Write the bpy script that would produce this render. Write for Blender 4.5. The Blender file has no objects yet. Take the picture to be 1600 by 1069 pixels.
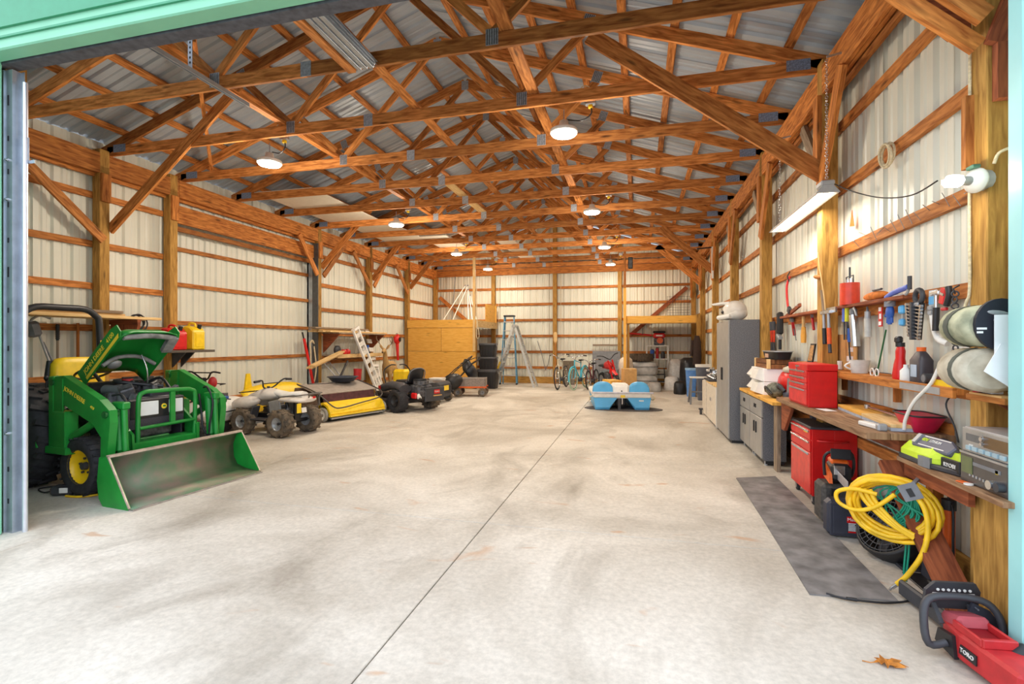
import bpy, math, random
from mathutils import Vector as V, Matrix
random.seed(5)
SC = bpy.context.scene
COL = SC.collection
R = math.radians
PI = math.pi
# ------------------------------------------------------------------ camera, sky, exposure
cd = bpy.data.cameras.new('camera'); cam = bpy.data.objects.new('camera', cd); COL.objects.link(cam)
cam.location = (0, 0, 1.5)
cam.rotation_euler = (R(90), 0, math.atan(197/780))
cd.sensor_width = 36; cd.lens = 780/1600*36; cd.clip_start = .05; cd.clip_end = 300
SC.camera = cam
w = bpy.data.worlds.new('overcast_sky'); SC.world = w; w.use_nodes = True
nt = w.node_tree; bg = nt.nodes['Background']
tc = nt.nodes.new('ShaderNodeTexCoord'); sx = nt.nodes.new('ShaderNodeSeparateXYZ'); cr = nt.nodes.new('ShaderNodeValToRGB')
cr.color_ramp.elements[0].color = (.80, .86, .95, 1); cr.color_ramp.elements[1].color = (.74, .84, 1, 1)
nt.links.new(tc.outputs['Generated'], sx.inputs[0]); nt.links.new(sx.outputs['Z'], cr.inputs[0]); nt.links.new(cr.outputs[0], bg.inputs[0])
bg.inputs[1].default_value = 2.0
SC.view_settings.view_transform = 'Standard'; SC.view_settings.look = 'None'
SC.view_settings.gamma = 1; SC.view_settings.use_curve_mapping = False
SC.view_settings.exposure = 0.37
LAMP_W = 30
cy = SC.cycles; cy.max_bounces = 9; cy.diffuse_bounces = 6; cy.glossy_bounces = 3; cy.use_denoising = True
cy.sample_clamp_indirect = 6

# ------------------------------------------------------------------ materials
def lin(c):
    return tuple(((x/255)/12.92 if x/255 <= .04045 else ((x/255+.055)/1.055)**2.4) for x in c) + (1,)
def newmat(name):
    m = bpy.data.materials.new(name); m.use_nodes = True
    return m, m.node_tree, m.node_tree.nodes['Principled BSDF']
MATS = {}
def mat(name, rgb, rough=.5, metal=0, var=.12, scale=14, rgb2=None, bump=0, trans=0, emit=0, spec=None, seed=0, stretch=None):
    """procedural paint / plastic / metal: noise-mottled colour with optional relief"""
    if name in MATS: return MATS[name]
    m, t, b = newmat(name); L = t.links
    co = t.nodes.new('ShaderNodeTexCoord'); nz = t.nodes.new('ShaderNodeTexNoise'); nz.inputs['Scale'].default_value = scale
    nz.inputs['Detail'].default_value = 4
    if stretch:
        mp = t.nodes.new('ShaderNodeMapping'); mp.inputs['Scale'].default_value = stretch
        L.new(co.outputs['Object'], mp.inputs[0]); L.new(mp.outputs[0], nz.inputs['Vector'])
    else: L.new(co.outputs['Object'], nz.inputs['Vector'])
    rp = t.nodes.new('ShaderNodeValToRGB'); a = lin(rgb)
    c2 = lin(rgb2) if rgb2 else tuple(x*(1-var*1.6) for x in a[:3]) + (1,)
    rp.color_ramp.elements[0].position = .3; rp.color_ramp.elements[1].position = .68
    rp.color_ramp.elements[0].color = c2; rp.color_ramp.elements[1].color = a if rgb2 else tuple(min(1, x*(1+var*.5)) for x in a[:3]) + (1,)
    L.new(nz.outputs[0], rp.inputs[0]); L.new(rp.outputs[0], b.inputs['Base Color'])
    b.inputs['Roughness'].default_value = rough; b.inputs['Metallic'].default_value = metal
    if spec is not None: b.inputs['Specular IOR Level'].default_value = spec
    if trans: b.inputs['Transmission Weight'].default_value = trans
    if emit:
        b.inputs['Emission Color'].default_value = a; b.inputs['Emission Strength'].default_value = emit
    if bump:
        bp = t.nodes.new('ShaderNodeBump'); bp.inputs['Strength'].default_value = bump; bp.inputs['Distance'].default_value = .01
        L.new(nz.outputs[0], bp.inputs['Height']); L.new(bp.outputs[0], b.inputs['Normal'])
    MATS[name] = m; return m
def wood(name, c1, c2, rough=.7, knots=.5, rnd=.35):
    """sawn lumber: grain runs along u of the board's UV map, tone differs from board to board"""
    m, t, b = newmat(name); L = t.links; N = t.nodes.new
    uv = N('ShaderNodeUVMap'); oi = N('ShaderNodeObjectInfo'); mp = N('ShaderNodeMapping'); cmb = N('ShaderNodeCombineXYZ')
    mu = N('ShaderNodeMath'); mu.operation = 'MULTIPLY'; mu.inputs[1].default_value = 37
    L.new(oi.outputs['Random'], mu.inputs[0]); L.new(mu.outputs[0], cmb.inputs[0]); L.new(mu.outputs[0], cmb.inputs[1])
    mp.inputs['Scale'].default_value = (3.2, 24, 1); L.new(uv.outputs[0], mp.inputs[0]); L.new(cmb.outputs[0], mp.inputs['Location'])
    nz = N('ShaderNodeTexNoise'); nz.inputs['Scale'].default_value = 1.4; nz.inputs['Detail'].default_value = 5; nz.inputs['Distortion'].default_value = .6
    L.new(mp.outputs[0], nz.inputs['Vector'])
    rp = N('ShaderNodeValToRGB'); rp.color_ramp.elements[0].position = .32; rp.color_ramp.elements[1].position = .66
    rp.color_ramp.elements[0].color = lin(c2); rp.color_ramp.elements[1].color = lin(c1); L.new(nz.outputs[0], rp.inputs[0])
    m2 = N('ShaderNodeMapping'); m2.inputs['Scale'].default_value = (2.2, 9, 1); L.new(uv.outputs[0], m2.inputs[0]); L.new(cmb.outputs[0], m2.inputs['Location'])
    vo = N('ShaderNodeTexVoronoi'); vo.inputs['Scale'].default_value = 1.0; L.new(m2.outputs[0], vo.inputs['Vector'])
    k = N('ShaderNodeMapRange'); k.inputs['From Min'].default_value = .08; k.inputs['From Max'].default_value = .2
    k.inputs['To Min'].default_value = 1-knots; k.inputs['To Max'].default_value = 1; L.new(vo.outputs['Distance'], k.inputs['Value'])
    r2 = N('ShaderNodeMapRange'); r2.inputs['To Min'].default_value = 1-rnd; r2.inputs['To Max'].default_value = 1+rnd*.35; L.new(oi.outputs['Random'], r2.inputs['Value'])
    mm = N('ShaderNodeMath'); mm.operation = 'MULTIPLY'; L.new(k.outputs[0], mm.inputs[0]); L.new(r2.outputs[0], mm.inputs[1])
    mx = N('ShaderNodeVectorMath'); mx.operation = 'SCALE'; L.new(rp.outputs[0], mx.inputs[0]); L.new(mm.outputs[0], mx.inputs['Scale'])
    L.new(mx.outputs[0], b.inputs['Base Color']); b.inputs['Roughness'].default_value = rough; b.inputs['Specular IOR Level'].default_value = .25
    bp = N('ShaderNodeBump'); bp.inputs['Strength'].default_value = .25; bp.inputs['Distance'].default_value = .004
    L.new(nz.outputs[0], bp.inputs['Height']); L.new(bp.outputs[0], b.inputs['Normal'])
    MATS[name] = m; return m
W_TRUSS = wood('spruce truss lumber', (228, 152, 82), (158, 90, 38), knots=.6, rnd=.42)
W_BEAM = wood('stained header lumber', (218, 142, 70), (148, 82, 34), knots=.6)
W_POST = wood('treated post lumber', (198, 152, 78), (150, 108, 50), rnd=.2)
W_GIRT = wood('girt lumber', (210, 138, 72), (148, 84, 36), knots=.6)
W_PALE = wood('pale new lumber', (236, 204, 148), (214, 172, 112), rnd=.15)
W_GREY = wood('weathered grey lumber', (168, 150, 128), (124, 104, 84), rnd=.2)
W_BENCH = wood('oiled bench plank', (176, 140, 106), (122, 88, 62), rnd=.15)
W_RED = wood('red brown brace lumber', (170, 96, 60), (120, 62, 40), rnd=.2)
W_PLY = wood('yellow plywood', (240, 186, 92), (224, 164, 70), knots=.35, rnd=.12)
W_OAK = wood('brown crate wood', (150, 100, 60), (105, 66, 40), rnd=.2)
def concrete():
    m, t, b = newmat('power trowelled concrete'); L = t.links; N = t.nodes.new
    co = N('ShaderNodeTexCoord')
    def nz(sc, det, rough=.6, dist=0, st=None):
        n = N('ShaderNodeTexNoise'); n.inputs['Scale'].default_value = sc; n.inputs['Detail'].default_value = det
        n.inputs['Roughness'].default_value = rough; n.inputs['Distortion'].default_value = dist
        if st:
            mp = N('ShaderNodeMapping'); mp.inputs['Scale'].default_value = st; L.new(co.outputs['Object'], mp.inputs[0]); L.new(mp.outputs[0], n.inputs['Vector'])
        else: L.new(co.outputs['Object'], n.inputs['Vector'])
        return n
    def ramp(src, p0, c0, p1, c1):
        r = N('ShaderNodeValToRGB'); r.color_ramp.elements[0].position = p0; r.color_ramp.elements[1].position = p1
        r.color_ramp.elements[0].color = c0; r.color_ramp.elements[1].color = c1; L.new(src.outputs[0], r.inputs[0]); return r
    def mix(kind, fac, a, b2):
        x = N('ShaderNodeMix'); x.data_type = 'RGBA'; x.blend_type = kind
        if isinstance(fac, float): x.inputs[0].default_value = fac
        else: L.new(fac.outputs[0], x.inputs[0])
        L.new(a.outputs[0] if not hasattr(a, 'data_type') else a.outputs[2], x.inputs[6])
        if isinstance(b2, tuple): x.inputs[7].default_value = b2
        else: L.new(b2.outputs[0], x.inputs[7])
        return x
    base = ramp(nz(.55, 6, .62, .4), .3, lin((170, 160, 145)), .62, lin((222, 215, 203)))
    dirt = ramp(nz(1.1, 5, .6, .8, (1, .55, 1)), .52, (0, 0, 0, 1), .74, (.75, .75, .75, 1))
    x = mix('MIX', dirt, base, lin((146, 136, 122)))
    fine = ramp(nz(26, 4, .7), .35, (.86, .86, .86, 1), .65, (1.06, 1.06, 1.06, 1))
    x = mix('MULTIPLY', 1., x, fine)
    rust = ramp(nz(1.9, 3, .5, 1.2, (.6, 1.5, 1)), .66, (0, 0, 0, 1), .72, (.55, .55, .55, 1))
    x = mix('MIX', rust, x, lin((190, 140, 96)))
    L.new(x.outputs[2], b.inputs['Base Color']); b.inputs['Roughness'].default_value = .62; b.inputs['Specular IOR Level'].default_value = .3
    bp = N('ShaderNodeBump'); bp.inputs['Strength'].default_value = .12; bp.inputs['Distance'].default_value = .004
    n2 = nz(60, 3); L.new(n2.outputs[0], bp.inputs['Height']); L.new(bp.outputs[0], b.inputs['Normal'])
    return m
CONC = concrete()
STEEL_W = mat('white steel siding', (222, 222, 208), .42, var=.05, scale=1.5)
STEEL_R = mat('galvanised roof steel', (168, 178, 188), .42, metal=.1, var=.08, scale=2)
GALV = mat('galvanised steel', (186, 194, 204), .35, metal=.75, var=.12, scale=9)
PLATE = mat('truss plate steel', (176, 182, 192), .45, metal=.4, var=.25, scale=40)
TEAL = mat('teal painted trim', (142, 214, 176), .4, var=.05, scale=3)
DKSEAL = mat('dark door seal', (92, 92, 98), .7, var=.25, scale=18)
BLACK = mat('black plastic', (34, 34, 37), .45, var=.15)
DARK = mat('dark grey plastic', (62, 63, 68), .5, var=.15)
GREY = mat('mid grey plastic', (120, 122, 126), .5, var=.12)
LGREY = mat('light grey metal', (176, 178, 180), .4, metal=.35, var=.1)
CHROME = mat('bright steel', (205, 206, 208), .22, metal=.9, var=.08)
WHITE = mat('white plastic', (236, 234, 228), .45, var=.05)
RED = mat('bright red paint', (214, 26, 26), .35, var=.08)
DRED = mat('dull red plastic', (190, 40, 44), .5, var=.15)
ORANGE = mat('orange plastic', (236, 104, 28), .45, var=.1)
YEL = mat('yellow plastic', (248, 208, 30), .4, var=.08)
JGREEN = mat('tractor green paint', (28, 140, 52), .38, var=.14, scale=6)
DGREEN = mat('deep green paint', (18, 96, 40), .4, var=.15)
TEALC = mat('green cord', (22, 150, 118), .5, var=.1)
BLUE = mat('blue plastic', (44, 92, 178), .45, var=.1)
SKYB = mat('sky blue hull plastic', (92, 178, 232), .42, var=.08, scale=4)
CYAN = mat('turquoise bike paint', (70, 186, 214), .35, var=.08)
RUBBER = mat('tyre rubber', (46, 46, 50), .75, var=.25, scale=22, bump=.15)
RUBDUST = mat('dusty tyre rubber', (128, 112, 92), .85, var=.4, scale=12, rgb2=(64, 58, 52), bump=.2)
TAN = mat('tan foam hide', (196, 156, 100), .8, var=.15)
CARD = mat('brown cardboard', (206, 160, 100), .8, var=.08)
PAPER = mat('white paper', (246, 246, 246), .8, var=.02)
CLOTH = mat('grey carpet mat', (140, 136, 134), .95, var=.35, scale=7, rgb2=(98, 94, 92), bump=.5)
HAMMER = mat('speckled hammertone grey', (112, 114, 120), .55, metal=.1, var=.35, scale=90, bump=.2)
PEWTER = mat('pewter cabinet doors', (166, 164, 160), .4, metal=.25, var=.08, scale=6)
TARP = mat('silver tarpaulin', (190, 190, 188), .5, var=.25, scale=6, bump=.6)
ENGINE = mat('oily engine castings', (104, 104, 108), .5, metal=.4, var=.5, scale=16, bump=.3)
GLASSY = mat('clear glazing', (232, 236, 236), .15, var=.03)
BROWNB = mat('brown moulded fabric', (112, 92, 78), .9, var=.15)
LIME = mat('lime green plastic', (206, 232, 50), .45, var=.06)
SILVER = mat('brushed silver fascia', (178, 178, 176), .35, metal=.6, var=.1)
SMOKE = mat('smoked clear lid', (74, 70, 68), .12, var=.1)
PINK = mat('magenta plastic', (222, 30, 110), .5, var=.08)
LED = mat('lit led diffuser', (255, 246, 228), .5, emit=24, var=0)
TUBE = mat('lit fluorescent tube', (255, 244, 220), .5, emit=5, var=0)
ROPE = mat('pale rope', (222, 206, 170), .85, var=.2, scale=60, bump=.4)
YHOSE = mat('yellow rubber hose', (244, 196, 30), .45, var=.12)
LEAF = mat('dry orange leaf', (210, 132, 44), .8, var=.3, scale=30)
SCOOP = mat('worn bucket steel', (92, 132, 96), .5, metal=.3, scale=5, rgb2=(150, 128, 116), bump=.2)
STICKER = mat('yellow decal', (250, 214, 60), .5, var=.03)

# ------------------------------------------------------------------ mesh builder
def rotm(rot):
    if rot is None: return Matrix.Identity(3)
    if isinstance(rot, Matrix): return rot.to_3x3()
    return (Matrix.Rotation(R(rot[2]), 3, 'Z') @ Matrix.Rotation(R(rot[1]), 3, 'Y') @ Matrix.Rotation(R(rot[0]), 3, 'X'))
def frame(d, up=(0, 0, 1)):
    d = V(d).normalized(); up = V(up)
    if abs(d.dot(up.normalized())) > .985: up = V((1, 0, 0)) if abs(d.x) < .9 else V((0, 1, 0))
    sd = d.cross(up).normalized(); u = sd.cross(d).normalized()
    return d, sd, u
def spl(pts, k=6, closed=False):
    P = [V(p) for p in pts]; n = len(P); out = []
    rng = n if closed else n-1
    for i in range(rng):
        if closed: a, b, c, d = P[(i-1) % n], P[i], P[(i+1) % n], P[(i+2) % n]
        else: a, b, c, d = P[max(i-1, 0)], P[i], P[i+1], P[min(i+2, n-1)]
        for j in range(k):
            t = j/k
            out.append(.5*((2*b)+(c-a)*t+(2*a-5*b+4*c-d)*t*t+(3*b-a-3*c+d)*t**3))
    if not closed: out.append(P[-1])
    return out
class MB:
    def __init__(s): s.v = []; s.f = []; s.sm = []; s.uv = []
    def add(s, vs, fs, sm=False, uv=None):
        n = len(s.v); s.v += [tuple(p) for p in vs]
        for k, f in enumerate(fs):
            s.f.append([i+n for i in f]); s.sm.append(sm); s.uv.append(uv[k] if uv else None)
        return s
    def box(s, c, d, rot=None, ch=0):
        M = rotm(rot); c = V(c); h = [x/2 for x in d]; ax = max(range(3), key=lambda i: d[i])
        ch = min(ch, min(h)*.7); loc = []; fs = []
        if ch <= 0:
            loc = [V((h[0]*x, h[1]*y, h[2]*z)) for x in (-1, 1) for y in (-1, 1) for z in (-1, 1)]
            fs = [(0, 1, 3, 2), (4, 6, 7, 5), (0, 4, 5, 1), (2, 3, 7, 6), (0, 2, 6, 4), (1, 5, 7, 3)]
        else:
            idx = {}
            for sx in (-1, 1):
                for sy in (-1, 1):
                    for sz in (-1, 1):
                        sg = (sx, sy, sz)
                        for a in range(3):
                            idx[(sg, a)] = len(loc)
                            loc.append(V([sg[i]*(h[i]-(0 if i == a else ch)) for i in range(3)]))
                        fs.append([idx[(sg, 0)], idx[(sg, 1)], idx[(sg, 2)]])
            for a in range(3):
                b, e = [i for i in range(3) if i != a]
                for sa in (-1, 1):
                    def sg(x, y):
                        q = [0, 0, 0]; q[a] = sa; q[b] = x; q[e] = y; return tuple(q)
                    fs.append([idx[(sg(-1, -1), a)], idx[(sg(1, -1), a)], idx[(sg(1, 1), a)], idx[(sg(-1, 1), a)]])
                for x in (-1, 1):
                    for y in (-1, 1):
                        q0 = [0, 0, 0]; q0[a] = -1; q0[b] = x; q0[e] = y; q1 = list(q0); q1[a] = 1
                        q0, q1 = tuple(q0), tuple(q1)
                        fs.append([idx[(q0, b)], idx[(q1, b)], idx[(q1, e)], idx[(q0, e)]])
            g = []
            for f in fs:
                n_ = (loc[f[1]]-loc[f[0]]).cross(loc[f[2]]-loc[f[0]]); m_ = sum((loc[i] for i in f), V())
                g.append(list(f) if n_.dot(m_) > 0 else list(f)[::-1])
            fs = g
        uv = []
        o = [i for i in range(3) if i != ax]
        for f in fs:
            p = [loc[i] for i in f]; ex = [max(q[i] for q in p)-min(q[i] for q in p) for i in o]
            k = o[0] if ex[0] >= ex[1] else o[1]
            uv.append([(q[ax], q[k]+(3.1 if k == o[0] else 0)) for q in p])
        return s.add([c+M@q for q in loc], fs, False, uv)
    def bx(s, x0, x1, y0, y1, z0, z1, ch=0):
        return s.box(((x0+x1)/2, (y0+y1)/2, (z0+z1)/2), (abs(x1-x0), abs(y1-y0), abs(z1-z0)), None, ch)
    def bar(s, p, q, w, t, up=(0, 0, 1), ch=0):
        p, q = V(p), V(q); d, sd, u = frame(q-p, up); M = Matrix((d, sd, u)).transposed()
        return s.box((p+q)/2, ((q-p).length, w, t), M, ch)
    def ring(s, c, a, b, r, n, r2=None):
        return [V(c)+a*(r*math.cos(2*PI*i/n))+b*((r2 or r)*math.sin(2*PI*i/n)) for i in range(n)]
    def loft(s, rings, cap=True, sm=True, closed=False):
        n = len(rings[0]); vs = [p for r in rings for p in r]; fs = []
        m = len(rings)
        for i in range(m if closed else m-1):
            j = (i+1) % m
            for k in range(n): fs.append((i*n+k, i*n+(k+1) % n, j*n+(k+1) % n, j*n+k))
        s.add(vs, fs, sm)
        if cap and not closed: s.add(rings[0], [tuple(range(n))[::-1]]); s.add(rings[-1], [tuple(range(n))])
        return s
    def cyl(s, p, q, r, r2=None, n=14, cap=True):
        p, q = V(p), V(q); d, a, b = frame(q-p)
        return s.loft([s.ring(p, a, b, r, n), s.ring(q, a, b, r if r2 is None else r2, n)], cap)
    def tube(s, pts, r, n=8, closed=False, k=0, cap=True):
        P = spl(pts, k, closed) if k else [V(p) for p in pts]; m = len(P); rings = []; a = None
        for i in range(m):
            if closed: d = P[(i+1) % m]-P[i-1]
            else: d = P[min(i+1, m-1)]-P[max(i-1, 0)]
            d.normalize()
            if a is None: a = frame(d)[1]
            a = (a-d*a.dot(d)).normalized(); b = d.cross(a)
            rings.append(s.ring(P[i], a, b, r, n))
        return s.loft(rings, cap, True, closed)
    def lathe(s, prof, c=(0, 0, 0), ax=(0, 0, 1), n=20, closed=False, cap=True):
        d, a, b = frame(ax); c = V(c)
        return s.loft([s.ring(c+d*h, a, b, max(r, 1e-4), n) for r, h in prof], cap, True, closed)
    def torus(s, c, Rr, r, ax=(0, 0, 1), n=24, m=8, rw=None):
        d, a, b = frame(ax); c = V(c); prof = [(Rr+r*math.cos(2*PI*i/m), (rw or r)*math.sin(2*PI*i/m)) for i in range(m)]
        return s.loft([s.ring(c+d*h, a, b, q, n) for q, h in prof], False, True, True)
    def ell(s, c, r, n=14, m=8, rot=None):
        M = rotm(rot); c = V(c); rings = []
        for i in range(m+1):
            t = -PI/2+PI*i/m; q = max(math.cos(t), .02)
            rings.append([c+M@V((r[0]*q*math.cos(2*PI*k/n), r[1]*q*math.sin(2*PI*k/n), r[2]*math.sin(t))) for k in range(n)])
        return s.loft(rings, True)
    def prism(s, poly, o, au, av, dep, uvlong=None):
        """polygon (u,v) in the plane o+u*au+v*av, pushed by the vector dep"""
        o, au, av, dep = V(o), V(au), V(av), V(dep); n = len(poly)
        A = [o+au*u+av*v for u, v in poly]; B = [p+dep for p in A]
        us = [p[0] for p in poly]; vs_ = [p[1] for p in poly]; fl_ = (max(us)-min(us)) < (max(vs_)-min(vs_))
        uvp = [((v, u) if fl_ else (u, v)) for u, v in poly]
        area = sum(poly[i][0]*poly[(i+1) % n][1]-poly[(i+1) % n][0]*poly[i][1] for i in range(n))
        flip = (area > 0) == (au.cross(av).dot(dep) > 0)
        fs = [list(range(n)), list(range(2*n-1, n-1, -1))]; uv = [uvp, uvp[::-1]]
        if flip: fs = [f[::-1] for f in fs]; uv = [x[::-1] for x in uv]
        L = dep.length
        for i in range(n):
            j = (i+1) % n; q = [i, j, n+j, n+i]; u4 = [(uvp[i][0], 0), (uvp[j][0], 0), (uvp[j][0], L), (uvp[i][0], L)]
            if not flip: q = q[::-1]; u4 = u4[::-1]
            fs.append(q); uv.append(u4)
        return s.add(A+B, fs, False, uv)
    def surf(s, fn, nu, nv, sm=True):
        vs = [fn(i/nu, j/nv) for j in range(nv+1) for i in range(nu+1)]
        return s.add(vs, [(j*(nu+1)+i, j*(nu+1)+i+1, (j+1)*(nu+1)+i+1, (j+1)*(nu+1)+i) for j in range(nv) for i in range(nu)], sm)
    def mesh(s, name, m):
        me = bpy.data.meshes.new(name); me.from_pydata(s.v, [], s.f); me.polygons.foreach_set('use_smooth', s.sm)
        if any(s.uv):
            ly = me.uv_layers.new(name='UVMap'); fl_ = []
            for f, u in zip(s.f, s.uv):
                for k in range(len(f)): fl_ += u[k] if u else (s.v[f[k]][0]+s.v[f[k]][1], s.v[f[k]][2])
            ly.data.foreach_set('uv', fl_)
        if m: me.materials.append(m)
        if any(s.sm) and not all(s.sm):
            pass
        me.validate(); me.update(); return me
def obj(name, data, parent=None, loc=None, rot=None):
    o = bpy.data.objects.new(name, data); COL.objects.link(o)
    if parent: o.parent = parent
    if loc: o.location = loc
    if rot: o.rotation_euler = [R(a) for a in rot]
    return o
def P(name, mb, m, parent=None, label=None, stuff=False, thick=0, sub=0, bev=0):
    o = obj(name, mb.mesh(name, m), parent)
    if label: o['label'] = label
    if stuff: o['kind'] = 'stuff'
    if thick:
        md = o.modifiers.new('thickness', 'SOLIDIFY'); md.thickness = thick; md.offset = 0
    if sub:
        md = o.modifiers.new('smooth', 'SUBSURF'); md.levels = sub; md.render_levels = sub
    return o
def T(name, label, cat, loc=(0, 0, 0), rz=0, group=None):
    o = bpy.data.objects.new(name, None); COL.objects.link(o); o.location = loc; o.rotation_euler = (0, 0, R(rz))
    o.empty_display_size = .1; return tag(o, label, cat, group)
def tag(o, label, cat, group=None):
    o['label'] = label; o['category'] = cat
    if group: o['group'] = group
    return o
def S(name, mb=None, m=None, parent=None):
    o = P(name, mb, m, parent) if mb else obj(name, None, parent)
    if not parent: o['kind'] = 'structure'
    return o
def dup(o, label=None, loc=None, rz=None, parent=None, group=None):
    c = o.copy(); COL.objects.link(c)
    if parent: c.parent = parent
    if label: c['label'] = label
    if loc: c.location = loc
    if rz is not None: c.rotation_euler = (0, 0, R(rz))
    if group: c['group'] = group
    for ch in list(o.children): dup(ch, parent=c)
    return c
def share(name, me, parent, loc=(0, 0, 0), rot=(0, 0, 0)):
    return obj(name, me, parent, loc, rot)
def txt(s, size, o, right, up, m, parent, name='lettering', ext=.0015, align='CENTER', sx=1, shear=0):
    """flat print: a word standing proud by a hair, in the plane right x up at o"""
    c = bpy.data.curves.new(name, 'FONT'); c.body = s; c.size = size; c.extrude = ext; c.align_x = align; c.align_y = 'CENTER'; c.resolution_u = 2; c.shear = shear
    t = bpy.data.objects.new(name, c); COL.objects.link(t)
    me = bpy.data.meshes.new_from_object(t.evaluated_get(bpy.context.evaluated_depsgraph_get())); bpy.data.objects.remove(t)
    r, u = V(right).normalized(), V(up).normalized(); n = r.cross(u).normalized(); u = n.cross(r)
    M = Matrix((r*sx, u, n)).transposed().to_4x4(); M.translation = V(o); me.transform(M); me.materials.clear(); me.materials.append(m)
    return obj(name, me, parent)
# ================================================================== SETTING
XL, XR, YF, YB = -7.58, 1.945, 2.82, 17.9          # inner faces of the steel skin
EAVE = 4.43; RIDGE_X = -2.835; SLOPE = .345
def roof_z(x): return EAVE+(4.57-abs(x-RIDGE_X))*SLOPE
# ---- ground and floor slabs
S('ground', MB().bx(-40, 40, -40, 2.0, -.3, -.02), mat('gravel yard', (168, 164, 158), .9, var=.3, scale=3, bump=.4))
fl_ = S('floor', MB().bx(-7.9, 2.2, 1.2, 18.2, -.25, -.012), mat('joint filler', (92, 86, 80), .9))
xs = [-7.85, -4.42, -1.222, 2.1]; ys = [1.25, 3.95, 6.5, 9.1, 11.7, 14.3, 18.1]
for i in range(3):
    for j in range(6):
        P('concrete_slab', MB().bx(xs[i]+.004, xs[i+1]-.004, ys[j]+.004, ys[j+1]-.004, -.12, 0, .004), CONC, fl_)
# ---- ribbed siding panels
def rib_profile(w, pitch, depth):
    n = max(1, round(w/pitch)); p = w/n; out = []
    for i in range(n):
        o = i*p
        out += [(o, 0), (o+p*.26, 0), (o+p*.36, .35*depth), (o+p*.44, 0), (o+p*.62, 0), (o+p*.72, depth), (o+p*.88, depth), (o+p*.98, 0)]
    return out+[(w, 0)]
def siding(parent, o, along, out, up, length, z0, ztop, m, pw=.914, pitch=.2285, depth=.026, name='steel_panel'):
    """panels side by side along a wall; each starts at z0 and ends at ztop(s), ribs pushed along `out`"""
    o, along, out, up = V(o), V(along), V(out), V(up); n = max(1, round(length/pw)); w_ = length/n
    for i in range(n):
        pr = rib_profile(w_+.012, pitch, depth); vs = []
        for s_, d in pr:
            q = i*w_+s_
            for z in (z0, ztop(q)): vs.append(o+along*q+out*(d+(i % 2)*.0012)+up*z)
        k = len(pr)
        P(name, MB().add(vs, [(2*a, 2*a+2, 2*a+3, 2*a+1) for a in range(k-1)]), m, parent, thick=.0012)
wl = S('wall_left', MB().bx(XL-.05, XL-.02, YF, 18.0, -.1, .02), GALV)
wr = S('wall_right', MB().bx(XR+.02, XR+.05, YF, 18.0, -.1, .02), GALV)
wb = S('wall_back', MB().bx(XL-.05, XR+.05, YB+.02, YB+.05, -.1, .02), GALV)
siding(wl, (XL, YF, 0), (0, 1, 0), (-1, 0, 0), (0, 0, 1), 6.65-YF, .01, lambda s: 4.4, STEEL_W)
siding(wl, (XL, 10.42, 0), (0, 1, 0), (-1, 0, 0), (0, 0, 1), YB-10.42, .01, lambda s: 4.4, STEEL_W)
siding(wr, (XR, YF, 0), (0, 1, 0), (1, 0, 0), (0, 0, 1), YB-YF, .01, lambda s: 4.4, STEEL_W)
siding(wb, (XL, YB, 0), (1, 0, 0), (0, 1, 0), (0, 0, 1), XR-XL, .01, lambda s: roof_z(XL+s), STEEL_W)
siding(wl, (XL, 6.65, 0), (0, 1, 0), (-1, 0, 0), (0, 0, 1), 3.77, 3.6, lambda s: 4.4, STEEL_W)
# ---- sliding door in the left wall
d1 = S('door_1', MB().bx(-7.80, -7.76, 6.45, 10.6, 4.02, 4.10), GALV)
siding(d1, (-7.70, 6.5, 0), (0, 1, 0), (-1, 0, 0), (0, 0, 1), 4.05, .02, lambda s: 4.0, STEEL_W)
for z in (.42, 1.18, 1.83, 2.49, 3.1): P('door_rail', MB().bx(-7.70, -7.665, 6.55, 10.5, z-.035, z+.035), W_GIRT, d1)
for y in (6.56, 10.46): P('door_stile', MB().bx(-7.70, -7.66, y-.05, y+.05, .03, 3.98), W_GIRT, d1)
# ---- left wall frame
def post(par, x, y, z1=4.25, s=.14, m=None): return P('post', MB().bx(x-s/2, x+s/2, y-s/2, y+s/2, 0, z1, .006), m or W_POST, par)
LP = [3.06, 5.5, 6.6, 10.48, 12.86, 15.3, 17.7]
for y in LP: post(wl, -7.47, y)
P('post_strip', MB().bx(-7.54, -7.385, 10.385, 10.405, 0, 3.85), mat('dark grey strip', (96, 98, 100), .5, metal=.5), wl)  # dark grey strip covering the near face of the door post
for z in (.36, 1.0, 1.7, 2.3, 2.9, 3.6):
    for a, b in ((2.9, 6.53), (10.55, 17.8)):
        n = 1 if a < 5 else 3
        for k in range(n): P('girt', MB().bx(-7.577, -7.539, a+(b-a)*k/n+.003, a+(b-a)*(k+1)/n-.003, z-.045, z+.045), W_GIRT, wl)
P('skirt_board', MB().bx(-7.577, -7.54, 2.9, 6.5, .0, .2), W_POST, wl); P('skirt_board', MB().bx(-7.577, -7.54, 10.55, 17.7, .0, .2), W_POST, wl)
for dx in (0, .045):
    for a, b in ((2.85, 6.7), (6.7, 11.6), (11.6, 17.85)):
        P('header_beam', MB().bx(-7.40-dx-.04, -7.40-dx, a+.002, b-.002, 3.905, 4.19, .003), W_BEAM, wl)
P('header_beam', MB().bx(-7.53, -7.49, 2.85, 17.85, 3.86, 4.19), W_BEAM, wl)
for y in LP[1:]: P('post_block', MB().bx(-7.40, -7.36, y-.065, y+.065, 3.5, 3.90, .003), W_BEAM, wl)
P('door_header', MB().bx(-7.54, -7.50, 6.68, 10.39, 3.50, 3.80), W_BEAM, wl)
P('door_header', MB().bx(-7.60, -7.56, 6.68, 10.39, 3.38, 3.46), W_GIRT, wl)
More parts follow.
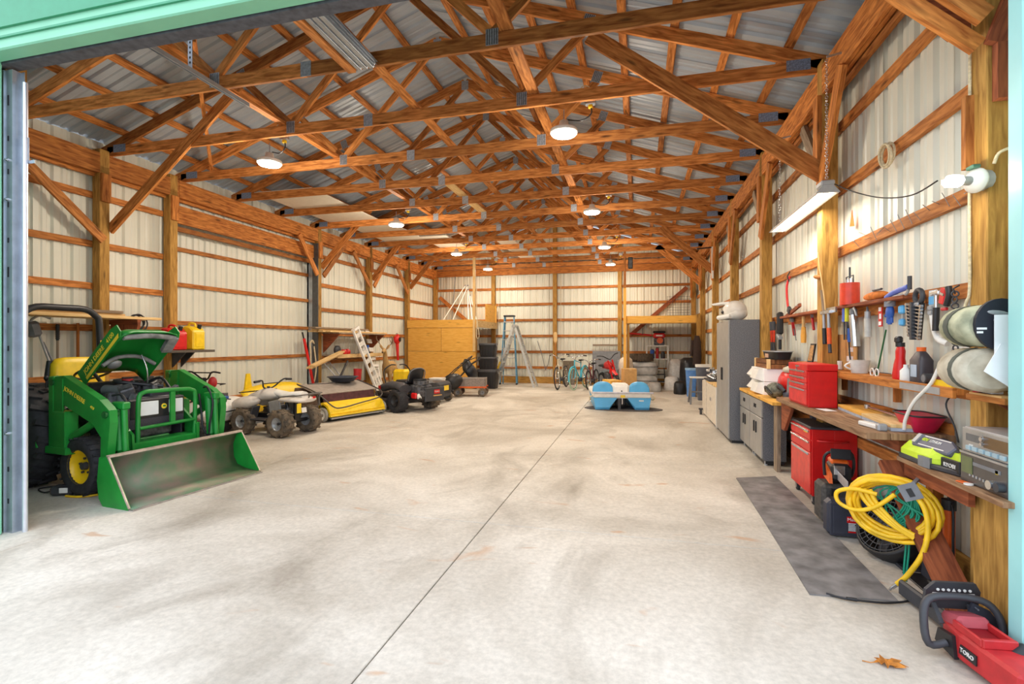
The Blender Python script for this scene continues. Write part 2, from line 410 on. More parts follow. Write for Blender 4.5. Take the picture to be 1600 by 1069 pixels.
P('added_closure', MB().bx(-7.75, -7.55, 10.41, 10.43, 0, 4.0), GALV, wl); P('added_closure', MB().bx(-7.75, -7.55, 6.62, 6.64, 0, 4.0), GALV, wl)  # added closure strips blocking sky light at both edges of the sliding door
def brace(par, p, q, w=.14, t=.038, m=None, up=(0, 0, 1)): return P('knee_brace', MB().bar(p, q, t, w, up), m or W_TRUSS, par)
brace(wl, (-7.38, 5.47, 2.95), (-7.38, 4.35, 3.9), .12)
for y0, y1 in ((10.6, 11.4), (12.74, 11.9), (15.18, 14.35), (10.36, 9.7), (12.98, 13.7)): brace(wl, (-7.38, y0, 3.1), (-7.38, y1, 3.92), .12)
# ---- right wall frame
RP = [3.13, 5.5, 7.94, 10.38, 12.82, 15.26, 17.7]
for y in RP[1:]: post(wr, 1.80, y)
post(wr, 1.85, 3.23)
for z in (.6, 1.2, 1.81, 2.38, 2.99, 3.6):
    for a, b in zip(RP[:-1], RP[1:]): P('girt', MB().bx(1.905, 1.943, a+.003, b-.003, z-.045, z+.045), W_GIRT, wr)
for x in (1.73, 1.775):
    for a, b in ((2.95, 8.0), (8.0, 13), (13, 17.85)):
        P('header_beam', MB().bx(x, x+.04, a+.002, b-.002, 3.905, 4.19, .003), W_BEAM, wr)
P('header_beam', MB().bx(1.83, 1.87, 2.9, 17.85, 3.86, 4.19), W_BEAM, wr)
for y in RP[1:]:
    P('post_block', MB().bx(1.69, 1.73, y-.065, y+.065, 3.25, 3.90, .003), W_BEAM, wr)
    brace(wr, (1.71, y-.09, 3.0), (1.71, y-.62, 3.9), .15, .04, W_BEAM)
    brace(wr, (1.80, y+.09, 3.1), (1.80, y+.75, 3.9), .13, .04, W_GREY)
P('skirt_board', MB().bx(1.905, 1.94, 2.9, 17.7, 0, .2), W_POST, wr)
# near the doorway: gusset, blocking and brace of the corner post
brace(wr, (1.74, 3.10, 3.18), (1.15, 3.10, 3.72), .09, .04, W_GIRT); brace(wr, (1.74, 3.16, 3.06), (1.1, 3.16, 3.64), .08, .04, W_BEAM)
P('gusset_board', MB().prism([(1.0, 3.85), (1.76, 3.85), (1.76, 3.16), (1.66, 3.16)], (0, 3.25, 0), (1, 0, 0), (0, 0, 1), (0, .02, 0)), W_RED, wr)
P('blocking', MB().bx(1.80, 1.94, 3.11, 3.155, 2.76, 3.05), W_RED, wr); P('blocking', MB().bar((1.80, 3.13, 3.05), (1.92, 3.13, 3.4), .04, .09), W_RED, wr)
P('blocking', MB().bx(1.74, 1.78, 3.26, 3.30, 2.45, 2.85), W_GIRT, wr)
P('shelf_ledge', MB().bx(1.75, 1.94, 5.6, 6.3, 1.25, 1.28), W_BEAM, wr)
# ---- back wall frame
BP = [-7.45, -5.2, -2.9, -.62, 1.78]
for x in BP[1:-1]: post(wb, x, 17.79, roof_z(x)-.3)
for z in (.57, 1.14, 1.72, 2.3, 2.88, 3.46, 4.05):
    for a, b in zip(BP[:-1], BP[1:]): P('girt', MB().bx(a+.003, b-.003, 17.86, 17.898, z-.045, z+.045), W_GIRT, wb)
for a, b in zip(BP[:-1], BP[1:]): P('skirt_board', MB().bx(a+.07, b-.07, 17.83, 17.86, 0, .24), W_POST, wb)
P('header_beam', MB().bx(-7.4, 1.73, 17.66, 17.70, 3.95, 4.18), W_BEAM, wb)
P('wind_brace', MB().bar((-7.35, 17.83, 3.2), (-5.9, 17.83, 2.0), .04, .13), W_TRUSS, wb)
P('wind_brace', MB().bar((1.6, 17.83, 3.35), (-.3, 17.83, 1.7), .04, .13), W_RED, wb)
for x in (-2.8, -5.1): P('light_cord', MB().cyl((x+.12, 17.72, 3.9), (x+.12, 17.72, 2.1), .008, n=5), ROPE, wb)
# ---- front wall and doorway trim (the camera looks in from the apron)
wf = S('wall_front', MB().bx(-7.75, -4.88, YF-.03, YF, 0, 4.5).bx(1.75, 2.1, YF-.03, YF, 0, 4.5).bx(-4.88, 1.75, YF-.03, YF, 3.86, 6.2), mat('green exterior siding', (96, 150, 138), .4, var=.05))
P('framing', MB().bx(-5.02, -4.85, 2.85, 2.99, 0, 4.2).bx(-4.7, 1.75, 2.83, 2.87, 3.75, 4.1), W_POST, wf)
t1 = S('trim_1', MB().bx(-5.02, -4.80, 2.66, 2.80, 0, 3.78, .01), TEAL)
t2 = S('trim_2', MB().bx(-5.2, 1.9, 2.66, 2.79, 3.67, 3.97, .01), TEAL)
P('trim_bead', MB().bx(-5.2, 1.9, 2.645, 2.66, 3.745, 3.76), mat('deep green trim', (70, 160, 118), .4, var=.05), t2); P('upper_siding', MB().bx(-5.2, 1.9, 2.64, 2.665, 3.82, 4.05), mat('deep green trim', (1, 1, 1)), t2)
P('door_seal', MB().bx(-4.9, 1.8, 2.795, 2.9, 3.66, 3.76), DKSEAL, t2)
t3 = S('trim_3', MB().bx(1.655, 1.80, 2.70, 2.80, 0, 3.78, .008), mat('pale teal painted jamb', (160, 222, 222), .4, var=.05, scale=3))
for k, z in enumerate((2.55, 2.26, 1.52)): P('nail_head', MB().cyl((1.68+.01*k, 2.698, z), (1.68+.01*k, 2.703, z), .006, n=8), WHITE, t3)
# galvanised door track: angle with slots on the left jamb, curve of the horizontal track overhead
tr = T('door_track', 'galvanised overhead door track with slots running up the left jamb of the doorway', 'door track', (-4.835, 2.835, 0))
a_ = MB().bx(.0, .075, .0, .003, 0, 3.64).bx(.075, .078, .0, .06, 0, 3.64).bx(.078, .115, .057, .062, 0, 3.64).bx(-.01, .0, -.01, .003, 0, 3.64)
P('angle', a_, GALV, tr)
P('channel', MB().tube([(.135, .05, .0), (.135, .05, 3.55)], .018, 8), mat('bright zinc', (222, 226, 236), .3, metal=.7, var=.05), tr)
sl = MB()
for k, z in enumerate((.25, .5, .88, 1.04, 1.12, 1.20, 1.45, 1.75, 2.05, 2.30, 2.58, 2.84, 3.10, 3.4)): sl.bx(.03, .046, -.0035, -.001, z-.02*(1+(k % 5 == 3)), z+.02*(1+(k % 5 == 3)), .002)
P('slot', sl, BLACK, tr, stuff=True)
for z in (2.93, 2.62, .78): P('bolt', MB().cyl((.035, -.012, z), (.035, .0, z), .014, n=6).cyl((.035, -.022, z), (.035, -.01, z), .007, n=8), CHROME, tr)
P('bracket', MB().bx(.10, .155, .06, .0661, 2.92, 3.12).bx(.10, .21, .066, .072, 2.915, 2.94), GALV, tr)
tk = T('overhead_track', 'galvanised steel rail with a perforated hanger strap running into the trusses at upper left', 'door track', (-4.15, 2.95, 4.10))
P('rail', MB().bx(-.03, .03, 0, 1.64, 0, .012).bx(.022, .03, 0, 1.64, -.03, 0).bx(-.03, -.022, 0, 1.64, -.018, 0), GALV, tk)
P('hanger_strap', MB().bx(-.025, .025, .92, .925, .01, .65), GALV, tk)
hs = MB()
for k in range(12): hs.bx(-.008, .008, .9185, .92, .06+k*.048, .08+k*.048)
P('strap_hole', hs, BLACK, tk, stuff=True)
# ---- roof: steel panels, purlins, longitudinal bracing
ce = S('ceiling', MB().bar((RIDGE_X, 2.7, roof_z(RIDGE_X)+.06), (RIDGE_X, 18, roof_z(RIDGE_X)+.06), .3, .01), GALV)
nl = math.hypot(1, SLOPE)
for sg in (-1, 1):
    up = V((-sg/nl, 0, SLOPE/nl)); x0 = RIDGE_X+sg*4.95
    siding(ce, (x0, 2.7, roof_z(x0)+.04), (0, 1, 0), (sg*SLOPE/nl, 0, 1/nl), up, 15.3, 0, lambda s: 4.95*nl, STEEL_R, name='roof_panel')
    for k in range(9):
        d = .08+k*.585; x = x0-sg*d/nl*1.0
        for a, b in ((2.8, 7.98), (7.98, 12.86), (12.86, 17.9)):
            P('purlin', MB().bar((x, a, roof_z(x)-.012), (x, b-.004, roof_z(x)-.012), .088, .04, (sg*SLOPE, 0, 1)), W_TRUSS, ce)
for x, wd in ((-1.16, .12), (-2.62, .10), (-4.5, .09)):
    for a, b in ((3.0, 7.4), (7.4, 12.5), (12.5, 17.6)): P('brace_board', MB().bx(x-wd/2, x+wd/2, a+.01*(x > -2), b, 4.335, 4.372), W_TRUSS, ce)
P('brace_board', MB().bar((-6.9, 6.85, 4.36), (-4.72, 4.45, 4.83), .04, .09), W_TRUSS, ce)
# ---- trusses
TZ = 4.19
pl_me = MB().box((0, 0, 0), (.12, .004, .15), None).mesh('gusset_plate', PLATE)
rb_ = MB()
for k in range(5): rb_.box((-.045+k*.0225, -.003, 0), (.007, .003, .14))
rib_me = rb_.mesh('plate_teeth', DARK)
hp_me = MB().box((0, 0, 0), (.22, .004, .11), None).mesh('heel_plate', mat('blue grey plate steel', (150, 168, 200), .4, metal=.5, var=.3, scale=60))
def truss(y, label):
    o = T('roof_truss', label, 'truss', (RIDGE_X, y, TZ), 0, 'roof trusses'); h = .019
    P('bottom_chord', MB().bx(-4.63, -.42, -h, h, 0, .14, .004), W_TRUSS, o); P('bottom_chord', MB().bx(-.418, 4.63, -h, h, 0, .14, .004), W_TRUSS, o)
    zc = lambda a: .12+(4.57-abs(a))*SLOPE
    for s in (-1, 1):
        P('top_chord', MB().bar((s*4.85, 0, zc(4.85)), (s*.01, 0, zc(0)-.01), .038, .14), W_TRUSS, o)
        P('web', MB().bar((s*1.52, .0, .15), (s*.05, 0, zc(0)-.08), .036, .089, (0, 0, 1)), W_TRUSS, o)
        P('web', MB().bar((s*1.56, .0, .15), (s*2.3, 0, zc(2.3)-.08), .036, .089, (0, 0, 1)), W_TRUSS, o)
        for x, z, me, r in ((s*1.54, .10, pl_me, 0), (s*2.3, zc(2.3)-.03, pl_me, 20), (s*4.4, .10, hp_me, 0)):
            p = share('heel_plate' if me == hp_me else 'gusset_plate', me, o, (x, -h-.002, z), (0, r*s, 0))
            if me == pl_me and y < 9: share('plate_teeth', rib_me, p)['kind'] = 'stuff'
    share('gusset_plate', pl_me, o, (-.42, -h-.002, .07)); share('gusset_plate', pl_me, o, (0, -h-.002, zc(0)-.05))
    return o
ORD = ['nearest', 'second', 'third', 'fourth', 'fifth', 'sixth', 'seventh', 'eighth', 'ninth', 'tenth', 'eleventh']
for k in range(11): truss(4.40+1.2*k, f'orange timber roof truss, {ORD[k]} counted from the doorway')
truss(17.6, 'orange timber roof truss against the back wall, farthest from the doorway')
# knee braces from post to top chord, left and right
for y, xl, zt in ((5.58, 2.25, 4.92), (10.56, 1.3, 4.6), (12.94, 1.0, 4.45), (15.38, 1.0, 4.45)):
    P('knee_brace', MB().bar((-7.41, y, 3.12 if y < 6 else 3.3), (-7.41+xl, y, zt+.02), .038, .14), W_TRUSS, wl)
for y, xl, zt in ((5.42, 2.25, 4.8), (12.72, 1.2, 4.3), (15.2, 1.2, 4.3)):
    P('knee_brace', MB().bar((1.74, y, 3.12 if y < 6 else 3.2), (1.74-xl, y, zt), .038, .17), W_TRUSS, wr)
# ---- boards, sheets and panels lying on the bottom chords
for k in range(3):
    sh = MB(); pr = rib_profile(.28, .093, .018)
    vs = [(-2.66+s_*.72+k*.012, yy, 4.155+d+k*.022) for yy in (2.9, 4.36) for s_, d in pr]; n = len(pr)
    sh.add(vs, [(i, i+1, n+i+1, n+i) for i in range(n-1)])
    o = P('metal_strip', sh, GALV, None, thick=.0015); tag(o, ['lowest corrugated galvanised strip of the stack at top left', 'middle corrugated galvanised strip of the stack at top left', 'topmost corrugated galvanised strip of the stack at top left'][k], 'metal strip', 'stacked metal strips')
o = P('timber_plank', MB().bx(-2.76, -2.68, 2.88, 4.37, 4.14, 4.18), W_TRUSS); tag(o, 'narrow orange plank beside the stacked metal strips at top left', 'plank')
o = P('timber_plank', MB().bx(-3.38, -3.22, 8.35, 11.0, 4.335, 4.36), W_PALE); tag(o, 'pale white plank lying across the truss chords near the roof middle', 'plank')
WP = mat('white panel board', (222, 214, 198), .6, var=.05)
for k, (x, y0, y1, wd) in enumerate(((-6.45, 8.0, 10.5, 1.25), (-6.3, 10.6, 13.2, 1.2), (-5.35, 12.4, 14.6, .8), (-3.6, 13.0, 16.4, .5))):
    o = P('wall_board', MB().bx(x-wd/2, x+wd/2, y0, y1, 4.33, 4.345+.01*k), WP)
    tag(o, ['white ribbed board on the left truss chords, nearest the doorway', 'white board on the left truss chords behind the lamp with the rays', 'white board on the truss chords over the plywood loft', 'long narrow white board on the chords far back'][k], 'board', 'boards stored on the truss chords')
# ---- lamps
def lamp(x, y, label, z=3.95):
    o = T('high_bay_lamp', label, 'lamp', (x, y, z), 0, 'round LED lamps under the trusses')
    P('housing', MB().lathe([(.02, .16), (.05, .16), (.06, .10), (.16, .055), (.165, .02), (.15, .012), (.0, .012)], n=24), WHITE, o)
    d = MB().lathe([(.14, .011), (.14, -.004), (.045, -.004), (.045, .011)], n=24, cap=False); P('diffuser', d, LED, o)
    P('sensor', MB().lathe([(.04, .011), (.03, -.006), (0, -.008)], n=12), GREY, o)
    P('chain', MB().tube([(0, 0, .16), (0, 0, .30)], .006, 6), GALV, o)
    b = P('junction_box', MB().box((.32, -.1, .31), (.12, .06, .09), None, .01), GALV, o); P('cord', MB().tube([(.32, -.1, .27), (.33, -.1, .17), (.22, -.06, .12), (.05, 0, .17)], .008, 6, k=6), BLACK, o)
    P('plug', MB().box((.32, -.1, .255), (.05, .045, .05), None, .008), YEL, o); P('loop', MB().torus((.26, -.1, .42), .07, .006, (0, 1, .2), 18, 6), ROPE, o)
    ld = bpy.data.lights.new('lamp_light', 'AREA'); ld.shape = 'DISK'; ld.size = .28; ld.energy = LAMP_W; ld.color = (1, .86, .68)
    lo = bpy.data.objects.new('lamp_light', ld); COL.objects.link(lo); lo.parent = o; lo.location = (0, 0, -.02); ld.spread = PI
    pd = bpy.data.lights.new('lamp_glow', 'POINT'); pd.energy = LAMP_W*1.6; pd.color = (1, .88, .72); pd.shadow_soft_size = .1
    po = bpy.data.objects.new('lamp_glow', pd); COL.objects.link(po); po.parent = o; po.location = (0, 0, -.14)
    return o
for x, y, l in ((-4.94, 5.87, 'round white LED lamp, nearest of the left row'), (-4.94, 9.6, 'round white LED lamp, second of the left row'), (-4.94, 13.2, 'round white LED lamp, third of the left row'), (-4.94, 16.2, 'round white LED lamp, farthest of the left row near the back wall'),
                (-.85, 5.87, 'round white LED lamp, nearest of the right row and largest'), (-.85, 9.57, 'round white LED lamp, second of the right row'), (-.85, 13.2, 'round white LED lamp, third of the right row'), (-.85, 16.15, 'round white LED lamp, farthest of the right row above the loft')):
    lamp(x, y, l)
# ================================================================== LEFT SIDE
def tyre(par, c, Rr, w_, rim, ax=(0, 1, 0), tm=None, rimm=None, lugs=0, hub=None, name='tyre', ld=.014, dish=1, bolts=0, spokes=0, tilt=1):
    """rubber tyre with raised tread lugs; rim, hub and bolts are its sub-parts"""
    c = V(c); h = w_/2; e = min(.25*w_, .3*(Rr-rim))
    prof = [(rim, -h*.8), (rim+(Rr-rim)*.45, -h), (Rr-e, -h*.98), (Rr-e*.25, -h*.78), (Rr, -h*.35), (Rr, h*.35), (Rr-e*.25, h*.78), (Rr-e, h*.98), (rim+(Rr-rim)*.45, h), (rim, h*.8)]
    d, a, b = frame(ax); m = MB().lathe(prof, c, ax, 28, False, False)
    n = 28; m.loft([m.ring(c-d*h*.8, a, b, rim, n), m.ring(c+d*h*.8, a, b, rim, n)], False)
    for k in range(lugs):
        for s in (-1, 1):
            t = 2*PI*(k+(.5 if s > 0 else 0))/lugs; rad = a*math.cos(t)+b*math.sin(t); tan = -a*math.sin(t)+b*math.cos(t)
            lw = PI*Rr/lugs*.62; dd = (d*s+tan*.45*tilt).normalized(); M = Matrix((dd, rad.cross(dd), rad)).transposed()
            m.box(c+rad*(Rr-.004)+d*s*h*.5-tan*.0, (h*.95, lw, ld*2), M)
    o = P(name, m, tm or RUBBER, par)
    r = MB().lathe([(rim*1.02, -h*.82), (rim*1.02, -h*.72), (rim*.9, -h*.55*dish), (rim*.45, -h*.15*dish), (.0, -h*.15*dish)], c, ax, 24, False, False)
    r.lathe([(rim*1.02, h*.82), (rim*1.02, h*.72), (rim*.9, h*.55*dish), (rim*.45, h*.15*dish), (.0, h*.15*dish)], c, ax, 24, False, False)
    if spokes:
        for k in range(spokes):
            t = 2*PI*k/spokes; rad = a*math.cos(t)+b*math.sin(t)
            for s in (-1, 1): r.bar(c+d*s*h*.3+rad*rim*.2, c+d*s*h*.55+rad*rim*.9, rim*.13, rim*.1, d)
    P('rim', r, rimm or GREY, o)
    if hub:
        q = MB()
        for s in (-1, 1): q.cyl(c+d*s*h*.1, c+d*s*h*.5, rim*.24, rim*.2, 12)
        for k in range(bolts):
            t = 2*PI*k/bolts+.4; rad = a*math.cos(t)+b*math.sin(t)
            for s in (-1, 1): q.cyl(c+rad*rim*.45+d*s*h*.1, c+rad*rim*.45+d*s*h*.3, rim*.07, n=8)
        P('hub', q, hub, o)
    return o
# ---------------------------------------------------------------- compact tractor with loader
t = T('compact_tractor', 'green compact tractor with raised hood, front loader bucket and yellow seat beside the doorway', 'tractor', (-4.3015, 4.1625, 0), -6)
# bucket
w_ = .70; side = [(.0, .03), (-.02, .0), (-.36, .0), (-.41, .06), (-.43, .22), (-.40, .43), (-.29, .465), (-.27, .45)]
bk = MB(); n = 0
shell = [(.03, .012), (-.20, .03), (-.33, .07), (-.39, .16), (-.40, .30), (-.35, .42), (-.29, .455)]
bk.surf(lambda u, v: (lambda q: (q[0], -w_+2*w_*u, q[1]))(shell[min(int(v*6+.001), 6)]), 2, 6)
P('bucket_shell', bk, SCOOP, t, 'worn green bucket inside rubbed brown near the cutting edge', thick=.012)
for s in (-1, 1): P('bucket_side', MB().prism(side, (0, s*w_-.006, 0), (1, 0, 0), (0, 0, 1), (0, .012, 0)), JGREEN, t)
P('bucket_back', MB().prism([(-.36, -.004), (-.425, .06), (-.45, .22), (-.42, .44), (-.41, .44), (-.435, .22), (-.415, .07), (-.355, .006)], (0, -w_, 0), (1, 0, 0), (0, 0, 1), (0, 2*w_, 0)), JGREEN, t)
P('bucket_lip', MB().bar((-.285, -w_-.006, .46), (-.285, w_+.006, .46), .045, .02).bar((-.28, -w_-.005, .455), (.0, -w_-.005, .02), .016, .012, (0, 1, 0)).bar((-.28, w_+.005, .455), (.0, w_+.005, .02), .016, .012, (0, 1, 0)), mat('bare pinkish steel edge', (206, 186, 170), .45, metal=.3, var=.2), t)
P('cutting_edge', MB().bx(-.10, .05, -w_, w_, .002, .012), mat('worn steel edge', (190, 180, 172), .4, metal=.5, var=.2), t)
# loader masts, arms, cylinders
for s in (-1, 1):
    y = s*.58
    P('loader_mast', MB().bx(-1.31, -1.23, y-.05, y+.05, .42, 1.16, .008).bx(-1.23, -1.03, y-.06, y+.06, .45, .82, .01).bx(-1.33, -1.0, y-.07, y+.07, .40, .47, .008).bx(-1.25, -1.10, y-.045, y-.035, .8, 1.14), JGREEN, t)
    arm = P('loader_arm', MB().prism([(-1.28, 1.15), (-1.10, 1.17), (-.56, .955), (-.42, .86), (-.41, .74), (-.465, .32), (-.55, .28), (-.54, .60), (-.66, .72), (-1.22, .93)], (0, y-.035, 0), (1, 0, 0), (0, 0, 1), (0, .07, 0)), JGREEN, t)
    if s < 0:
        txt('JOHN DEERE', .062, (-.93, y-.0365, .985), (1, 0, -.40), (.40, 0, 1), STICKER, arm, sx=.95); txt('410', .04, (-.665, y-.0365, .875), (1, 0, -.40), (.40, 0, 1), STICKER, arm)
    for px_, pz_ in ((-.46, .82), (-1.25, 1.10), (-.50, .33)): P('pivot_pin', MB().cyl((px_, y-.06, pz_), (px_, y+.06, pz_), .032, n=12), DGREEN, t)
    P('lift_cylinder', MB().cyl((-1.05, y, .55), (-.72, y*.98, .72), .036, n=12).cyl((-.74, y, .71), (-.6, y, .78), .02, n=10), JGREEN, t)
    for dx, r in ((-.085, .045), (.07, .026)):
        P('bucket_cylinder', MB().cyl((-.47+dx*.6, y-.10*s, .88), (-.44+dx*.5, y-.10*s, .46), r, n=14).cyl((-.44+dx*.5, y-.1*s, .47), (-.485+dx*.3, y-.1*s, .24), r*.55, n=10).box((-.47+dx*.5, y-.1*s, .89), (.10, .07, .07), None, .01), JGREEN, t)
    P('hydraulic_hose', MB().tube([(-.60, y-.10*s, .98), (-.50, y-.13*s, .98), (-.42, y-.13*s, .82), (-.46, y-.14*s, .55), (-.48, y-.12*s, .36)], .012, 6, k=5).tube([(-.66, y-.11*s, .9), (-.56, y-.16*s, .7), (-.53, y-.16*s, .52), (-.49, y-.1*s, .4)], .012, 6, k=5), BLACK, t)
    P('side_plate', MB().prism([(-.95, .74), (-.80, .80), (-.52, .58), (-.50, .34), (-.56, .34), (-.58, .54), (-.86, .70)], (0, s*.34-.012, 0), (1, 0, 0), (0, 0, 1), (0, .024, 0)), JGREEN, t)
# chassis, bumper frame and brush guard
P('front_frame', MB().bx(-.72, -.52, -.33, .37, .38, .49, .012).bx(-.74, -.54, -.36, -.32, .36, .60, .008).bx(-.74, -.54, .35, .39, .36, .60, .008).bx(-1.9, -.7, -.16, .16, .36, .50, .01), JGREEN, t)
P('axle', MB().bx(-.94, -.82, -.46, .46, .22, .34, .02).cyl((-1.85, -.5, .5), (-1.85, .5, .5), .1, n=12), DGREEN, t)
gd = MB().tube([(-.56, -.27, .42), (-.55, -.27, .90), (-.55, -.22, .985), (-.55, -.10, .992), (-.55, .2, .985), (-.55, .29, .97), (-.55, .335, .90), (-.56, .335, .46)], .022, 8, k=4)
gd.bx(-.565, -.54, .055, .105, .63, .985).tube([(-.55, -.26, .625), (-.55, .33, .64)], .018, 8)
P('brush_guard', gd, JGREEN, t)
# grille with head lamps
g = P('grille', MB().bx(-.70, -.615, -.32, .26, .60, .915, .012).bx(-1.25, -.70, -.30, -.285, .46, .80, .005).bx(-1.25, -.70, .285, .30, .46, .80, .005), mat('dark grille mesh', (62, 60, 68), .6, var=.3, scale=120), t)
for y0, y1 in ((-.245, -.03), (.08, .235)): P('head_lamp', MB().bx(-.616, -.600, y0, y1, .74, .885, .012), GLASSY, g)
P('lamp_surround', MB().bx(-.617, -.607, -.31, .25, .715, .905, .004), BLACK, g)
P('emblem', MB().cyl((-.606, .025, .82), (-.600, .025, .82), .028, n=16), STICKER, g); P('badge', MB().box((-.598, .025, .822), (.003, .03, .016), None, .001), JGREEN, g)
# engine bay
en = MB(); rnd = random.Random(4)
en.bx(-1.25, -.72, -.20, .20, .50, .92, .02)
for k in range(26):
    en.box((rnd.uniform(-1.25, -.76), rnd.uniform(-.27, .26), rnd.uniform(.86, 1.02)), [rnd.uniform(.05, .15) for _ in range(3)], (rnd.uniform(-30, 30), rnd.uniform(-30, 30), rnd.uniform(0, 90)), .012)
P('engine', en, ENGINE, t, stuff=True)
P('air_cleaner', MB().cyl((-1.18, -.19, .99), (-.82, -.19, .99), .055, n=14).cyl((-.86, -.22, .97), (-.86, -.22, .78), .05, n=14), GREY, t)
P('battery', MB().bx(-.92, -.74, -.02, .22, .86, 1.0, .012).bx(-.90, -.86, .0, .04, 1.0, 1.02).bx(-.90, -.86, .15, .19, 1.0, 1.02), DARK, t)
P('fuel_cap', MB().cyl((-1.22, .05, 1.04), (-1.22, .05, 1.09), .05, n=14), DRED, t)
P('engine_hose', MB().tube([(-1.2, -.1, 1.05), (-1.0, -.2, 1.08), (-.85, -.05, 1.05), (-.72, .1, 1.02)], .02, 8, k=5).tube([(-1.15, .15, 1.0), (-.95, .22, 1.1), (-.75, .2, .98)], .016, 8, k=5), BLACK, t)
P('hood_stay', MB().tube([(-1.0, .12, 1.0), (-.98, .10, 1.2), (-1.04, .08, 1.36)], .007, 6, k=4), CHROME, t)
# raised hood: shell in its own tilted frame (a along, y across, n outward)
A = V((math.cos(R(42)), 0, math.sin(R(42)))); N_ = V((-math.sin(R(42)), 0, math.cos(R(42)))); O = V((-1.33, 0, 1.05))
hd = MB()
def hp(u, v):
    y = -.30+.60*u; e = abs(u-.5)*2; top = .17-.05*max(0, e-.6)/.4
    if e > .93: top = .0
    L_ = .80*v; drop = .0 if v < .82 else ((v-.82)/.18)**2*.13
    return O+A*(L_-(.05 if top == 0 else 0)*v)+N_*(top*(1-.1*v)-drop*(top > 0)-.0)+V((0, y, 0))
hd.surf(hp, 14, 10)
P('hood', hd, JGREEN, t, thick=.012)
for s in (1, -1): hs_ = P('hood_side', MB().prism([(0, -.01), (.75, -.01), (.80, .03), (.80, .12), (.70, .15), (.0, .16)], O+V((0, s*.30, 0)), A, N_, (0, s*.012, 0)), JGREEN, t)
P('hood_stripe', MB().prism([(.08, .0), (.74, .0), (.765, .035), (.08, .035)], O+V((0, -.3135, 0)), A, N_, (0, -.002, 0)), STICKER, hs_)
txt('JOHN DEERE', .072, O+A*.30+N_*.085+V((0, -.3145, 0)), A, N_, STICKER, hs_); txt('4100', .07, O+A*.64+N_*.085+V((0, -.3145, 0)), A, N_, STICKER, hs_)
ln = MB(); ln.tube([O+A*.74+N_*(-.0)+V((0, -.27, 0)), O+A*.77+N_*(.0)+V((0, 0, 0)), O+A*.74+V((0, .27, 0))], .028, 8, k=4)
ln.tube([O+A*.30+V((0, .27, 0)), O+A*.36+N_*.06+V((0, .1, 0)), O+A*.36+N_*.06+V((0, -.12, 0)), O+A*.3+V((0, -.27, 0))], .022, 8, k=5)
ln.bar(O+A*.75+V((0, .25, .0)), O+A*.52+V((0, .28, 0)), .10, .05)
P('hood_lining', ln, mat('grey foam lining', (140, 140, 138), .8, var=.3), t)
P('intake_screen', MB().ell(O+A*.24+N_*.06+V((0, -.10, 0)), (.07, .07, .03), 14, 6, (0, -42, 0)), LGREY, t)
# operator station
P('cowl', MB().bx(-1.55, -1.30, -.28, .28, .60, 1.06, .04), BLACK, t)
sw = P('steering_wheel', MB().torus((-1.72, 0, 1.15), .17, .013, (-.5, 0, 1), 24, 6).bar((-1.72, -.16, 1.15), (-1.72, .16, 1.15), .03, .015).cyl((-1.72, 0, 1.15), (-1.5, 0, .98), .02, n=8), BLACK, t)
st = MB()
def sec(z, hw, x0, x1, n=16): return [(((x0+x1)/2+(x1-x0)/2*math.copysign(abs(math.cos(q))**.5, math.cos(q))), hw*math.copysign(abs(math.sin(q))**.5, math.sin(q)), z) for q in (2*PI*i/n for i in range(n))]
st.loft([sec(.95, .25, -2.02, -1.90), sec(1.10, .265, -2.06, -1.92), sec(1.25, .245, -2.08, -1.95), sec(1.31, .20, -2.08, -1.98), sec(1.325, .12, -2.07, -2.0)])
st.box((-1.83, 0, .92), (.44, .50, .12), None, .05)
P('seat', st, YEL, t); P('seat_back_shell', MB().loft([sec(.92, .265, -2.06, -2.0), sec(1.12, .28, -2.11, -2.04), sec(1.29, .25, -2.12, -2.06)]), BLACK, t)
rp = MB().tube([(-2.3, -.44, .62), (-2.3, -.42, 1.0), (-2.3, -.40, 1.70), (-2.3, -.36, 1.82), (-2.3, -.24, 1.90), (-2.3, 0, 1.905), (-2.3, .24, 1.90), (-2.3, .36, 1.82), (-2.3, .40, 1.70), (-2.3, .42, 1.0), (-2.3, .44, .62)], .038, 10, k=3)
ro = P('roll_bar', rp, mat('black roll bar paint', (52, 52, 56), .4, var=.1), t); P('warning_label', MB().bx(-2.260, -2.255, .385, .425, 1.38, 1.52), STICKER, ro)
P('roll_bar_base', MB().bx(-2.36, -2.24, -.50, -.40, .55, 1.0, .01).bx(-2.36, -2.24, .40, .50, .55, 1.0, .01), BLACK, t)
for s in (-1, 1):
    P('fender', MB().prism([(-1.36, .46), (-1.42, .70), (-1.58, .93), (-1.85, 1.02), (-2.2, .98), (-2.2, .94), (-1.86, .98), (-1.60, .89), (-1.46, .68), (-1.40, .46)], (0, s*.42, 0), (1, 0, 0), (0, 0, 1), (0, s*.28, 0)).prism([(-1.36, .46), (-1.42, .70), (-1.58, .93), (-1.85, 1.02), (-2.2, .98), (-2.2, .5), (-1.6, .44)], (0, s*.40, 0), (1, 0, 0), (0, 0, 1), (0, s*.02, 0)), JGREEN, t)
P('floor_pan', MB().bx(-1.9, -1.3, -.40, .40, .44, .50, .01), DGREEN, t)
lv = MB()
for x, y, dx in ((-1.62, -.42, .05), (-1.70, -.45, .0), (-1.56, -.40, .12)): lv.cyl((x, y, .9), (x+dx, y, 1.10), .008, n=6).ell((x+dx, y, 1.12), (.022, .022, .03), 8, 6)
P('control_lever', lv, BLACK, t)
RB = mat('yellow wheel rim', (250, 206, 20), .35, var=.06)
